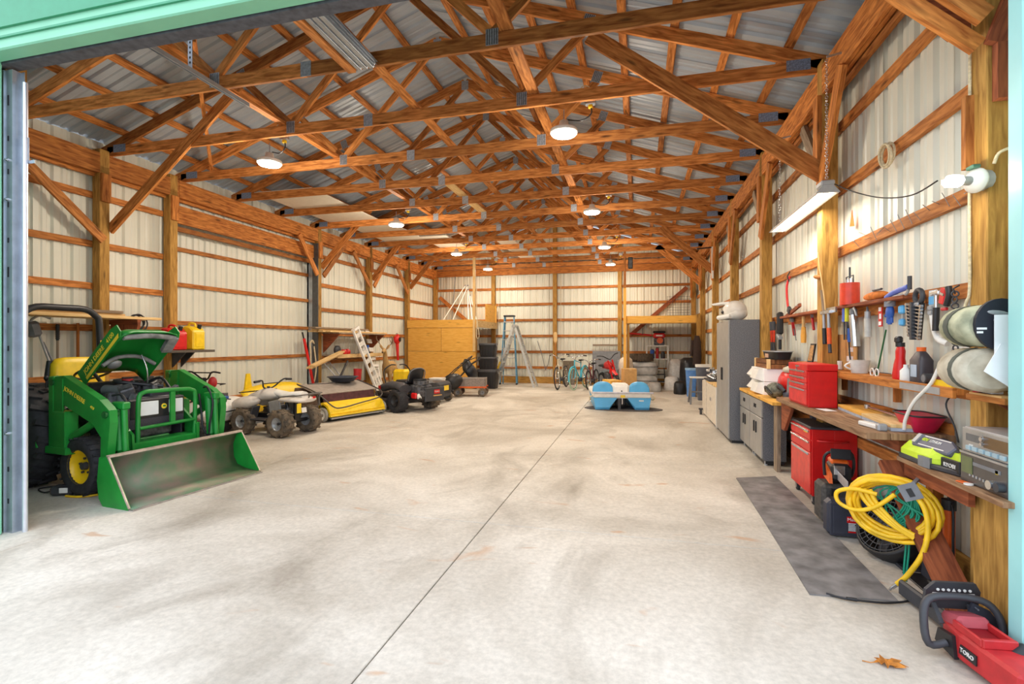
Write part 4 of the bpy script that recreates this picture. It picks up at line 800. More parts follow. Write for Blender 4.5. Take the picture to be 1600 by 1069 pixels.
for k, (y, h, r, m, lab) in enumerate(((10.85, .20, .11, DARK, 'dark round wheel propped on the lower wall shelf'), (11.15, .12, .09, RED, 'low red tub on the lower wall shelf'), (11.33, .13, .08, RED, 'red can beside the red tub on the lower shelf'), (12.12, .16, .07, WHITE, 'white jug right of the ramp on the lower shelf'), (12.32, .20, .07, BLUE, 'blue funnel topped jug on the lower wall shelf'), (12.5, .12, .06, CARD, 'tan tin at the right end of the lower shelf'))):
    o = T('shelf_item', lab, 'container', (-7.2, y, 1.192)); o.name = ['grinding_disc', 'red_tub', 'red_can', 'white_jug', 'blue_jug', 'tan_tin'][k]
    P('body', MB().lathe([(r*.9, 0), (r, h*.1), (r, h*.75), (r*.5, h*.9), (r*.5, h)] if k else [(r*.5, .09), (r, .06), (r, .0), (r*.5, -.03)], (0, 0, 0 if k else .11), (0, 0, 1) if k else (1, 0, 0), 16), m, o)
    if k > 2: P('cap', MB().cyl((0, 0, h), (0, 0, h+.03), r*.55, n=12), m, o)
# white perforated ramps leaning on the shelf
def ramp(y0, y1, label, x0=-6.55, x1=-6.92, z1=1.83):
    o = T('loading_ramp', label, 'ramp', (0, 0, 0)); a, b = V((x0, y0, .02)), V((x1, y1, z1)); d = (b-a); L = d.length; d.normalize(); sd = V((0, 1, 0)).cross(d).cross(d); sd = V((0, 1, 0)); sd = (sd-d*sd.dot(d)).normalized(); nn = d.cross(sd)
    rl = MB()
    for s in (-1, 1): rl.bar(a+sd*.13*s, b+sd*.13*s, .045, .05, nn)
    P('side_rail', rl, WHITE, o)
    for k in range(8): P('rung', MB().bar(a+d*(.12+k*.24)-sd*.11, a+d*(.12+k*.24)+sd*.11, .11, .03, nn), mat('white perforated rung', (226, 222, 214), .5, var=.35, scale=60), o)
    P('top_plate', MB().bar(b-sd*.13, b+sd*.13, .06, .10, nn), WHITE, o)
ramp(11.95, 11.25, 'white perforated folding ramp leaning against the timber shelves')
ramp(12.22, 12.26, 'second short white ramp rail partly hidden behind the folding ramp', -6.72, -6.95, .85)
# deer target, red hanging blower, red pole
t = T('deer_target', 'tan foam deer archery target standing by the left wall', 'deer', (-6.95, 13.1, 0), -75)
b = MB().loft([[(x, hy*math.cos(a), z+hz*math.sin(a)) for a in (2*PI*i/14 for i in range(14))] for x, hy, hz, z in ((-.48, .03, .05, .80), (-.42, .12, .15, .78), (-.2, .16, .19, .76), (.1, .15, .18, .77), (.32, .14, .19, .80), (.42, .09, .14, .86), (.50, .07, .11, 1.0), (.55, .06, .08, 1.16), (.60, .055, .07, 1.26), (.70, .045, .055, 1.27), (.82, .03, .035, 1.22))])
for x, s in ((-.34, -1), (-.36, 1), (.28, -1), (.30, 1)):
    b.loft([[(xx+rx*math.cos(a), s*.09+rx*.9*math.sin(a), z) for a in (2*PI*i/8 for i in range(8))] for xx, rx, z in (((x, .085, .74), (x-.02, .06, .52), (x-.06, .035, .38), (x-.02, .028, .12), (x, .035, .0)) if x < 0 else ((x, .07, .74), (x, .045, .45), (x+.01, .03, .25), (x, .035, .0)))])
P('body', b, TAN, t)
for s in (-1, 1): P('ear', MB().ell((.58, s*.09, 1.36), (.02, .035, .08), 10, 6, (s*-35, 0, 0)), TAN, t); P('antler', MB().tube([(.56, s*.04, 1.32), (.50, s*.16, 1.45), (.60, s*.22, 1.58), (.68, s*.2, 1.66)], .012, 6, k=4).tube([(.53, s*.17, 1.47), (.60, s*.13, 1.58)], .009, 6), W_GREY, t); P('eye', MB().ell((.64, s*.05, 1.285), (.012, .012, .012), 8, 6), BLACK, t)
P('nose', MB().ell((.83, 0, 1.22), (.018, .022, .018), 8, 6), BLACK, t); P('tail', MB().ell((-.50, 0, .76), (.03, .03, .09)), WHITE, t)
t = T('leaf_blower', 'red hand held leaf blower hanging on the left wall near the plywood room', 'leaf blower', (-7.43, 14.5, 0)); P('body', MB().ell((0, 0, 1.58), (.10, .15, .15)).box((0, .02, 1.70), (.1, .10, .10), None, .03), RED, t); P('nozzle', MB().cyl((0, .0, 1.45), (.02, .02, .92), .05, .035, 12), RED, t); P('intake', MB().cyl((.08, 0, 1.58), (.11, 0, 1.58), .07, n=14), BLACK, t); P('hook', MB().tube([(-.05, 0, 1.75), (.0, 0, 1.78), (.03, 0, 1.74)], .008, 6), BLACK, t)
t = T('red_jack_pole', 'tall slim red bar leaning beside the dark door post', 'bar', (-7.28, 9.85, 0)); P('bar', MB().bar((0, -.12, 1.58), (.05, .22, .30), .035, .05).bar((.05, .22, .32), (.06, .25, .0), .05, .05), RED, t); P('handle', MB().cyl((0, -.12, 1.56), (-.01, -.16, 1.72), .018, n=8), BLACK, t)
o = P('hanging_rope', MB().tube([(-7.34, 10.18, 1.46), (-7.33, 10.10, 1.54), (-7.33, 10.02, 1.46), (-7.33, 10.04, 1.2), (-7.30, 9.98, .8), (-7.30, 10.1, .55), (-7.3, 10.2, .9), (-7.33, 10.16, 1.4)], .016, 6, k=5).cyl((-7.41, 10.1, 1.5), (-7.3, 10.1, 1.5), .012, n=8), ROPE); tag(o, 'loop of pale rope hung on the dark door post', 'rope')
# ================================================================== BACK OF THE BARN
# plywood store room in the far left corner
t = S('wall_partition', MB().bx(-7.38, -5.02, 15.20, 15.225, .0, .10), W_POST)
for k, (x0, x1, z0, z1) in enumerate(((-7.38, -6.21, 1.20, 1.96), (-6.20, -5.03, 1.20, 1.96), (-7.38, -5.03, .10, 1.19))): P('plywood_panel', MB().bx(x0, x1, 15.17, 15.19, z0, z1, .002), W_PLY, t)
P('rim_joist', MB().bx(-7.4, -5.0, 15.15, 15.19, 1.965, 2.22), W_PLY, t); P('rim_joist', MB().bx(-5.07, -5.03, 15.2, 17.7, 1.98, 2.2), W_PALE, t); P('loft_deck', MB().bx(-7.4, -5.03, 15.2, 17.7, 2.2, 2.22), W_PLY, t)
P('post', MB().bx(-5.10, -5.02, 15.09, 15.15, 1.2, 4.19), W_PALE, t); P('post', MB().bx(-5.10, -5.02, 15.2, 15.29, .0, 1.96), W_POST, t)
P('gusset_panel', MB().prism([(-5.9+.85, 2.22), (-5.2+.05, 2.85), (-5.2+.05, 2.22)], (0, 17.62, 0), (1, 0, 0), (0, 0, 1), (0, .02, 0)), W_PLY, t)
P('corner_gusset', MB().prism([(-5.10, 2.2), (-5.02, 2.2), (-5.02, 2.95), (-5.10, 2.2)][:3], (0, 17.5, 0), (1, 0, 0), (0, 0, 1), (0, .02, 0)), W_PLY, t)
P('side_panel', MB().bx(-5.06, -5.04, 16.3, 17.68, 2.22, 2.8), W_PLY, t)
o = P('hanging_rope', MB().tube([(-4.98, 15.12, 3.2), (-4.97, 15.11, 2.2), (-4.98, 15.1, 1.75), (-4.94, 15.1, 1.60), (-4.89, 15.1, 1.72), (-4.95, 15.1, 2.1), (-4.98, 15.12, 2.4)], .012, 6, k=4), ROPE); tag(o, 'thin rope looping down beside the plywood store room post', 'rope')
for k, (a, b, lab) in enumerate((((-6.10, 17.2, 3.55), (-6.62, 16.3, 2.23), 'leftmost white rod of the bundle leaning on the loft'), ((-6.02, 17.25, 3.55), (-6.30, 16.4, 2.23), 'second white rod of the bundle leaning on the loft'), ((-6.05, 17.3, 3.5), (-5.70, 16.4, 2.23), 'third white rod from the left leaning on the loft'), ((-5.98, 17.2, 3.4), (-5.52, 16.3, 2.23), 'fourth white rod from the left leaning on the loft'), ((-5.94, 17.3, 3.2), (-5.40, 16.4, 2.23), 'rightmost white rod leaning on the loft'), ((-6.6, 17.5, 3.9), (-6.62, 17.2, 2.23), 'grey upright rod behind the white rods on the loft'))):
    o = T('tent_rod', lab, 'rod', b, 0, 'rods on the loft'); d = V(a)-V(b); P('rod', MB().cyl((0, 0, .0), d, .016, n=8), WHITE if k < 5 else GREY, o); P('tip', MB().cyl(d*.98, d*1.02, .022, n=8), GREY, o)
# black totes
def tote(x, y, z, w, d, h, label):
    o = T('storage_tote', label, 'tote', (x, y, z), 0, 'black totes by the plywood room')
    P('bin', MB().loft([rsec(0, w*.42, d*.42, 20, .3), rsec(h*.86, w*.48, d*.48, 20, .3)]), BLACK, o)
    P('lid', MB().loft([rsec(h*.86, w*.5, d*.5, 20, .3), rsec(h*.93, w*.5, d*.5, 20, .3), rsec(h, w*.46, d*.46, 20, .3)]), DARK, o)
    rr = MB()
    for k in range(5): rr.bx(-w*.34+k*w*.17-.012, -w*.34+k*w*.17+.012, -d*.475, -d*.42, h*.1, h*.8)
    P('rib', rr, BLACK, o, stuff=True)
    for s in (-1, 1): P('latch', MB().box((s*w*.505, 0, h*.84), (.02, .12, .10), None, .006), GREY, o)
tote(-4.72, 15.55, 0, .66, .55, .62, 'large black tote on the floor, bottom of the stack')
tote(-4.72, 15.55, .62, .60, .50, .40, 'black tote in the middle of the stack of three')
tote(-4.72, 15.55, 1.02, .56, .46, .44, 'black tote with pale lid edge on top of the stack')
# step ladders
def ladder(name, label, x, y, hw0, hw1, h, spread, m, steps, topm, rm, rail=.035):
    o = T(name, label, 'ladder', (x, y, 0))
    for s in (-1, 1):
        P('front_rail', MB().bar((s*hw0, -spread, 0), (s*hw1, 0, h), rail, .06, (0, 1, 0)), m, o); P('rear_rail', MB().bar((s*hw0*.9, spread, 0), (s*hw1*.9, .05, h), .03, .045, (0, 1, 0)), m, o)
        P('foot', MB().box((s*hw0, -spread, .03), (.06, .09, .06), None, .01), BLACK, o)
    for k in range(steps):
        f = (k+1)/(steps+.6); w = hw0+(hw1-hw0)*f; P('step', MB().box((0, -spread*(1-f)-.01, h*f), (2*w, .09, .03), None, .004), rm, o)
    P('top_cap', MB().box((0, .02, h+.02), (hw1*2.3, .2, .06), None, .012), topm, o); return o
ladder('step_ladder', 'tall blue fibreglass step ladder folded against the back wall', -4.43, 17.15, .30, .17, 2.40, .14, mat('blue fibreglass rail', (92, 154, 190), .5), 7, BLACK, LGREY)
ALU = mat('aluminium ladder rail', (206, 208, 206), .35, metal=.6, var=.08)
o = T('folding_ladder', 'silver aluminium ladder standing open like an A beside the blue ladder', 'ladder', (-4.02, 16.35, 0))
for s in (-1, 1):
    for dy in (-.22, .22): P('rail', MB().bar((s*.70, dy*1.2, .0), (s*.03, dy*.8, 2.03), .075, .035, (0, 1, 0)), ALU, o)
    for k in range(6): f = (k+.6)/6.6; P('rung', MB().cyl((s*(.70-.67*f), -.22*(1.2-.4*f), 2.03*f), (s*(.70-.67*f), .22*(1.2-.4*f), 2.03*f), .022, n=8), ALU, o)
P('hinge', MB().cyl((0, -.24, 2.03), (0, .24, 2.03), .06, n=14), LGREY, o); P('price_label', MB().box((-.5, -.275, .7), (.05, .006, .3), (0, 18, 0)), STICKER, o)
o = T('bent_blade', 'thin scythe hanging with curved blade between the back wall girts', 'scythe', (-3.25, 17.80, 0)); P('snath', MB().tube([(.0, 0, .5), (-.12, 0, 1.0), (-.3, 0, 1.55)], .012, 6, k=4), GREY, o); P('blade', MB().tube([(0, 0, .5), (.1, -.01, .7), (.16, -.01, 1.0)], .012, 6, k=4), GREY, o)
o = T('wooden_paddle', 'long brown paddle leaning on the middle post above the bicycles', 'paddle', (-2.86, 17.62, 0)); P('shaft', MB().cyl((.0, 0, .0), (.0, .02, 1.5), .02, n=8), W_TRUSS, o); P('blade', MB().loft([[(.07*s_*math.cos(a), .01*math.sin(a)+.02, z) for a in (2*PI*i/10 for i in range(10))] for z, s_ in ((1.45, .3), (1.55, 1), (1.8, 1), (1.86, .5))]), W_PALE, o)
o = T('brown_panel', 'dark speckled brown sheet leaning on the wall behind the bicycles', 'panel', (-2.36, 17.45, 0)); P('sheet', MB().box((0, .05, .42), (.42, .03, .84), (-6, 0, 0), .006), mat('speckled brown board', (120, 108, 92), .9, var=.4, scale=40), o)
o = P('cross_plank', MB().bx(-1.55, -.45, 17.76, 17.80, 1.36, 1.42), W_GREY); tag(o, 'short grey plank resting on the girt right of the bicycles', 'plank'); 
P('support_nail', MB().cyl((-1.3, 17.86, 1.35), (-1.3, 17.7, 1.355), .006, n=6).cyl((-.7, 17.86, 1.35), (-.7, 17.7, 1.355), .006, n=6), GALV, o, stuff=True)
# bicycles
def bike(label, x, y, rz, m, tyrem, rr=.33, lean=6, fend=None, fork=None, basket=None, steer=12):
    o = T('bicycle', label, 'bicycle', (x, y, 0), rz, 'bicycles by the back wall'); o.rotation_euler = (R(lean), 0, R(rz)); L = rr*3.1
    for nm, xx in (('rear_wheel', -L/2), ('front_wheel', L/2)):
        q = P(nm, MB().torus((xx, 0, rr), rr-.022, .022, (0, 1, 0), 32, 8), tyrem, o); P('rim', MB().torus((xx, 0, rr), rr-.05, .012, (0, 1, 0), 28, 6), CHROME, q)
        sp = MB(); [sp.cyl((xx, .02*(-1)**k, rr), (xx+(rr-.05)*math.cos(2*PI*k/16), 0, rr+(rr-.05)*math.sin(2*PI*k/16)), .0022, n=4, cap=False) for k in range(16)]; sp.cyl((xx, -.05, rr), (xx, .05, rr), .02, n=10); P('spokes', sp, CHROME, q, stuff=True)
        if fend: P('mudguard', MB().tube([(xx+(rr+.025)*math.cos(R(a)), 0, rr+(rr+.025)*math.sin(R(a))) for a in range(-10, 181, 15)], .026, 6), fend, o)
    bb = (-.06, 0, rr*.85); st = (-.20, 0, rr*2.35); hd0 = (L/2-.16, 0, rr*2.2); hd1 = (L/2-.2, 0, rr*2.65)
    P('frame', MB().tube([(-L/2, 0, rr), bb, hd0], .017, 8).tube([bb, st, hd1], .016, 8).tube([(-L/2, 0, rr), (-.16, 0, rr*2.0)], .012, 8).tube([hd0, hd1], .02, 8), m, o)
    P('fork', MB().tube([(L/2, -.05, rr), (L/2-.12, -.05, rr*2.0), hd0, (L/2-.12, .05, rr*2.0), (L/2, .05, rr)], .013, 8), fork or m, o)
    P('handlebar', MB().tube([(L/2-.42, -.30, rr*3.0), (L/2-.30, -.24, rr*3.05), (L/2-.18, -.07, rr*2.95), hd1, (L/2-.18, .07, rr*2.95), (L/2-.30, .24, rr*3.05), (L/2-.42, .30, rr*3.0)], .012, 8, k=3), CHROME, o)
    for s in (-1, 1): P('grip', MB().cyl((L/2-.44, s*.31, rr*3.0), (L/2-.33, s*.26, rr*3.04), .018, n=8), BLACK, o)
    P('saddle', MB().loft([[(xx, w*math.cos(a), rr*2.62+.03*math.sin(a)) for a in (2*PI*i/10 for i in range(10))] for xx, w in ((-.34, .04), (-.30, .09), (-.18, .07), (-.05, .025))]).cyl((-.2, 0, rr*2.3), (-.2, 0, rr*2.6), .014, n=8), BLACK, o)
    P('crank', MB().cyl((-.06, -.05, rr*.85), (-.06, .05, rr*.85), .07, n=16).bar((-.06, -.07, rr*.85), (.08, -.07, rr*.7), .02, .015).bar((-.06, .07, rr*.85), (-.2, .07, rr*1.0), .02, .015).box((.08, -.11, rr*.7), (.09, .09, .02)).box((-.2, .11, rr*1.0), (.09, .09, .02)), DARK, o)
    return o
bike('cream bicycle with slim frame, leftmost of the three by the middle post', -2.38, 16.05, -96, mat('cream bike paint', (214, 206, 180), .4), RUBBER, .36, 3)
bike('turquoise cruiser bicycle with matching mudguards in the middle of the three', -1.80, 16.0, -104, CYAN, mat('pale green tyre', (176, 208, 180), .7), .35, 3, CYAN)
bike('small dark mountain bicycle, rightmost of the three next to the box', -1.40, 16.1, -100, mat('dark red bike paint', (110, 40, 50), .4), RUBBER, .31, 3)
# red mini bike, folded table, boxes
t = T('dirt_bike', 'small red dirt bike with red tank leaning behind the blue pedal boat', 'motorbike', (-.86, 15.95, 0), -62); t.rotation_euler[0] = R(8)
for x in (-.45, .50): tyre(t, (x, 0, .26), .26, .09, .19, (0, 1, 0), RUBBER, LGREY, 22, DARK, ld=.008)
P('tank', MB().ell((.12, 0, .78), (.24, .12, .13)), DRED, t); P('seat', MB().box((-.25, 0, .76), (.5, .15, .07), None, .03), BLACK, t); P('fork', MB().bar((.50, -.07, .26), (.30, -.07, .95), .035, .04).bar((.50, .07, .26), (.30, .07, .95), .035, .04), RED, t); P('front_mudguard', MB().box((.46, 0, .60), (.42, .10, .03), (0, 25, 0), .01), RED, t)
P('engine', MB().box((.02, 0, .42), (.30, .18, .30), None, .04), ENGINE, t); P('frame', MB().tube([(-.45, 0, .26), (-.05, 0, .3), (.28, 0, .7), (-.1, 0, .68), (-.45, .06, .68)], .025, 8), RED, t); P('handlebar', MB().tube([(.16, -.36, 1.12), (.22, -.2, 1.10), (.29, 0, .98), (.22, .2, 1.10), (.16, .36, 1.12)], .014, 8, k=4), BLACK, t)
o = T('folded_table', 'grey folding table top leaning on the wall behind the red dirt bike', 'table', (-1.05, 17.3, 0)); P('top', MB().box((0, 0, .72), (.95, .05, .95), (-8, 0, 0), .015), GREY, o); P('leg', MB().bar((-.4, -.06, 0), (-.4, -.02, .9), .03, .03).bar((.4, -.06, 0), (.4, -.02, .9), .03, .03), LGREY, o)
o = T('storage_bin', 'clear grey plastic bin beside the dark mountain bicycle', 'bin', (-.92, 16.80, 0)); P('body', MB().loft([rsec(0, .26, .2, 16, .35), rsec(.55, .31, .24, 16, .35)]), mat('frosted plastic', (176, 190, 192), .4), o); P('lid', MB().loft([rsec(.55, .32, .25, 16, .35), rsec(.60, .30, .23, 16, .35)]), GREY, o)
# blue pedal boat on a dark mat
o = P('boat_mat', MB().loft([[(-.33+.86*math.cos(a), 11.45+.42*math.sin(a), z) for a in (2*PI*i/28 for i in range(28))] for z in (.002, .012)], sm=False), mat('dark grey floor mat', (94, 88, 86), .95, var=.25, bump=.3)); tag(o, 'dark rounded mat under the blue pedal boat', 'mat')
t = T('pedal_boat', 'sky blue and white two seat pedal boat parked in the middle of the floor', 'pedal boat', (-.335, 11.18, .014), 9)
for s in (-1, 1):
    a, b, c_ = s*.60, s*.10, s*.22
    P('hull', MB().loft([[(s*.58, y, .0+e), (s*.28, y, .0+e), (s*.12, y, .24), (s*.12, y, .27), (s*.62, y, .27)] for y, e in ((0, .05), (.03, .0), (1.5, .0), (1.7, .12))], sm=False), SKYB, t)
    P('seat_back', MB().loft([[(s*.40+.235*cx*q, y, .37+zz*h) for cx, zz in [(math.cos(a), math.sin(a)**.62 if math.sin(a) > 0 else 0) for a in (PI*i/12 for i in range(13))]] for y, h, q in ((.20, .17, .92), (.22, .215, .97), (.30, .23, .97), (.36, .19, .92))], sm=True), SKYB, t)
    P('seat', MB().box((s*.38, .66, .36), (.40, .5, .10), None, .04), SKYB, t)
    P('side_handle', MB().tube([(s*.64, .05, .30), (s*.70, .06, .27), (s*.69, .10, .22), (s*.66, .3, .2)], .014, 6, k=4), ROPE, t)
P('deck', MB().bx(-.63, .63, -.02, 1.72, .25, .37, .035), WHITE, t); P('gunwale', MB().tube([(-.66, -.03, .375), (0, -.04, .375), (.66, -.03, .375)], .02, 8), mat('lilac rope tube', (198, 196, 206), .5), t)
P('console', MB().box((0, .42, .42), (.38, .5, .26), None, .05).box((0, .15, .40), (.30, .06, .2), (-20, 0, 0), .02), WHITE, t); P('drain_plug', MB().cyl((0, .10, .40), (0, .125, .40), .016, n=10), DARK, t)
P('maker_plate', MB().bx(-.04, .06, -.024, -.019, .27, .325), STICKER, t); P('hull_sticker', MB().bx(.36, .46, -.006, -.001, .19, .215), WHITE, t)
P('paddle_box', MB().bx(-.12, .12, .25, .9, .06, .26, .02), BLACK, t); P('rudder', MB().bx(-.012, .012, .0, .12, .12, .27), CHROME, t); P('tow_strap', MB().bx(-.09, -.03, .02, .05, .0, .26), DARK, t)
# cardboard boxes behind the boat
def carton(x, y, z, w, d, h, rz, label, m=None, flaps=False):
    o = T('carton', label, 'box', (x, y, z), rz); P('body', MB().bx(-w/2, w/2, -d/2, d/2, 0, h, .004), m or CARD, o); P('tape', MB().bx(-.03, .03, -d/2-.001, d/2+.001, h-.12*h, h+.001), mat('parcel tape', (222, 184, 128), .4), o)
    if flaps: P('flap', MB().box((-w*.5, 0, h+.05), (.012, d*.95, .16), (0, -30, 0)).box((w*.5, 0, h+.04), (.012, d*.95, .16), (0, 40, 0)), m or CARD, o)
    return o
carton(-.26, 13.9, 0, .42, .40, .34, 12, 'brown carton standing on the floor behind the boat, lower one of two'); carton(-.24, 13.9, .341, .34, .36, .44, 14, 'upright brown carton on top of another right behind the boat')
carton(-.72, 14.0, 0, .40, .5, .30, 30, 'plain carton on the floor beside the dirt bike under the yellow box'); carton(-.70, 14.0, .301, .34, .46, .16, 32, 'flat yellow carton lying on the carton beside the dirt bike', W_PLY and mat('yellow carton', (240, 186, 84), .7))
o = T('crumpled_sack', 'pale crumpled feed sack on the floor between the cartons and the boat', 'sack', (-.52, 13.35, 0)); P('sack', MB().loft([[((.26+.03*math.sin(5*a))*s_*math.cos(a), (.22+.02*math.sin(7*a))*s_*math.sin(a), z) for a in (2*PI*i/18 for i in range(18))] for z, s_ in ((0, .85), (.05, 1), (.22, .95), (.38, .5), (.43, .2))]), mat('pale pink sack', (216, 196, 180), .8, bump=.5), o); P('tie', MB().torus((0, 0, .40), .07, .012), ROPE, o)
# bales under tarpaulins, tyre, white bag
def lump(name, label, cat, x, y, z, hx, hy, h, m, seed, group=None, e=.45):
    rr = random.Random(seed); ph = [rr.uniform(0, 6) for _ in range(4)]; o = T(name, label, cat, (x, y, z), rr.uniform(-8, 8), group)
    rings = []
    for zz, s_ in ((0, .92), (.08, 1.0), (.3, 1.03), (.55, 1.0), (.8, .96), (.94, .85), (1.0, .55)):
        r = []
        for i in range(28):
            a = 2*PI*i/28; k = s_*(1+.04*math.sin(5*a+ph[0]+zz*4)+.03*math.sin(9*a+ph[1]-zz*6))
            r.append((hx*k*math.copysign(abs(math.cos(a))**e, math.cos(a)), hy*k*math.copysign(abs(math.sin(a))**e, math.sin(a)), h*zz))
        rings.append(r)
    P('cover', MB().loft(rings), m, o); return o
def bale(*a):
    o = lump(*a); hx, hy, h = a[6], a[7], a[8]; P('strap', MB().loft([[(x*1.05, y*1.07, h*.62+dz) for x, y in [(hx*math.copysign(abs(math.cos(q))**.45, math.cos(q)), hy*math.copysign(abs(math.sin(q))**.45, math.sin(q))) for q in (2*PI*i/24 for i in range(24))]] for dz in (-.012, .012)], cap=False), GREY, o); return o
bale('tarped_bale', 'lower grey tarpaulin covered bale under the tyre', 'bale', .08, 16.5, 0, .52, .40, .46, TARP, 1); bale('tarped_bale', 'upper silver tarpaulin covered bale directly under the tyre', 'bale', .10, 16.55, .46, .48, .38, .42, TARP, 2)
lump('sack', 'tall crumpled white sack beside the tyre on the bale', 'sack', -.36, 15.85, 0, .22, .2, 1.02, mat('cream sack', (226, 214, 196), .7, bump=.6), 3, None, .8)
lump('sack', 'small crumpled grey sack in front of the tarped bales', 'sack', .48, 15.75, 0, .20, .2, .28, TARP, 4, None, .8)
t = T('car_tyre', 'wide worn car tyre lying on the tarpaulin bales', 'tyre', (.08, 16.55, .885)); tyre(t, (0, 0, .12), .40, .24, .24, (0, 0, 1), mat('brown dusty rubber', (88, 76, 62), .8, var=.3, scale=20), mat('inner tyre dark', (40, 38, 36), .8), 30, None, ld=.006, tilt=.5)
# metal shelving with engine on top
t = T('shelf_rack', 'white metal shelf rack against the back wall holding a red engine', 'shelving', (.62, 17.4, 0))
for x in (-.34, .34):
    for y in (-.2, .2): P('upright', MB().bx(x-.018, x+.018, y-.018, y+.018, 0, 1.38), WHITE, t)
for z in (.16, .55, .92, 1.36): P('shelf', MB().bx(-.36, .36, -.22, .22, z, z+.03), WHITE, t)
o = T('small_engine', 'red and black small engine on top of the white shelf rack', 'engine', (.68, 17.38, 1.39)); P('block', MB().box((0, 0, .12), (.34, .3, .24), None, .03), ENGINE, o); P('cowl', MB().box((0, -.02, .32), (.38, .30, .16), None, .04), RED, o); P('air_box', MB().box((0, 0, .44), (.4, .26, .08), None, .03), BLACK, o); P('flywheel_cover', MB().cyl((.02, -.16, .16), (.02, -.20, .16), .10, n=16), ORANGE, o); P('lettering_plate', MB().bx(-.1, .1, -.175, -.17, .30, .345), WHITE, o)
for k, (x, h, r, m, lab) in enumerate(((.46, .28, .07, BLUE, 'blue drum on the upper middle shelf of the white rack'), (.62, .34, .05, DRED, 'red hanging cloth tube on the middle shelf of the white rack'), (.8, .2, .07, DARK, 'dark can on the middle shelf of the white rack'))):
    o = T('canister', lab, 'can', (x, 17.32, .952)); P('body', MB().cyl((0, 0, 0), (0, 0, h), r, n=14), m, o); P('lid', MB().cyl((0, 0, h), (0, 0, h+.03), r*.7, n=12), DARK, o)
o = T('red_pole', 'long red pole lying across from the loft post to the engine', 'pole', (-.1, 17.55, 1.75)); P('bar', MB().cyl((-.25, 0, .05), (.55, .05, -.02), .03, n=8), RED, o); P('spike', MB().cyl((.25, 0, .0), (.25, 0, .22), .012, n=6), BLACK, o)
t = T('folding_step', 'black folding step stool in front of the white shelf rack', 'step stool', (.66, 16.85, 0))
for s in (-1, 1): P('frame', MB().bar((s*.2, -.2, 0), (s*.16, .1, .66), .025, .03).bar((s*.2, .2, 0), (s*.16, -.05, .5), .025, .03), BLACK, t)
for z, y in ((.22, -.14), (.44, -.05)): P('tread', MB().bx(-.19, .19, y-.1, y+.1, z, z+.03), BLACK, t)
o = T('scooter_toy', 'little yellow wheeled toy on the floor by the rack', 'toy', (.98, 16.7, 0)); P('body', MB().ell((0, 0, .1), (.06, .1, .08)), YEL, o); P('wheels', MB().cyl((-.1, -.06, .05), (.1, -.06, .05), .05, n=12).cyl((-.1, .07, .05), (.1, .07, .05), .05, n=12), BLACK, o, stuff=True)
# bags and bins at the right rear
lump('plastic_bag', 'tall pale plastic bag of rubbish at the right rear wall', 'bag', 1.18, 16.9, 0, .24, .24, .95, mat('translucent pale bag', (214, 212, 208), .4, bump=.7), 5, None, .8); lump('plastic_bag', 'short white plastic bag on the floor at the rear', 'bag', 1.02, 16.35, 0, .22, .2, .42, mat('white bin bag', (228, 226, 222), .45, bump=.7), 6, None, .8)
lump('rubbish_bag', 'large black rubbish bag behind the blue bin', 'bag', 1.50, 16.2, 0, .25, .28, 1.02, mat('black bin bag', (40, 40, 44), .35, bump=.7), 7, None, .8)
lump('rubbish_bag', 'black striped sports bag on the floor in front of the blue bin', 'bag', 1.18, 15.2, 0, .17, .26, .36, BLACK, 9, None, .7)
def bin_(x, y, z, w, h, m, label, lidm):
    o = T('plastic_bin', label, 'bin', (x, y, z)); P('body', MB().loft([rsec(0, w*.36, w*.36, 16, .35), rsec(h*.95, w*.5, w*.5, 16, .35)]), m, o); P('rim', MB().loft([rsec(h*.93, w*.53, w*.53, 16, .35), rsec(h, w*.53, w*.53, 16, .35)]), lidm, o); return o
bin_(1.42, 14.55, 0, .30, .78, mat('light blue bin', (96, 148, 220), .45), 'tall light blue bin by the right wall', mat('pale blue rim', (150, 190, 230), .5))
bin_(1.62, 13.7, 0, .34, .92, mat('grey waste bin', (92, 96, 108), .45), 'tall grey bin with white rim next to the step stool', WHITE)
t = T('step_stool', 'grey step stool with white top plate in front of the blue buckets', 'step stool', (1.42, 12.9, 0), 90)
for s in (-1, 1): P('side_frame', MB().bar((-.26, s*.2, 0), (-.05, s*.16, .62), .035, .05).bar((.26, s*.2, 0), (.05, s*.16, .62), .035, .05), GREY, t)
P('top_plate', MB().box((0, 0, .635), (.24, .40, .035), None, .01), WHITE, t); P('tread', MB().box((-.17, 0, .30), (.16, .36, .03), None, .006), GREY, t)
for z, rr_, lab in ((0, .14, 'dark blue bucket on the floor behind the step stool'), (.31, .13, 'bright blue bucket stacked above the dark blue one')):
    o = T('bucket', lab, 'bucket', (1.66, 12.55, z)); P('body', MB().lathe([(rr_*.8, 0), (rr_, .28)], n=18), BLUE if z else mat('slate blue bucket', (92, 118, 170), .5), o); P('rim', MB().torus((0, 0, .285), rr_, .012), GREY, o)
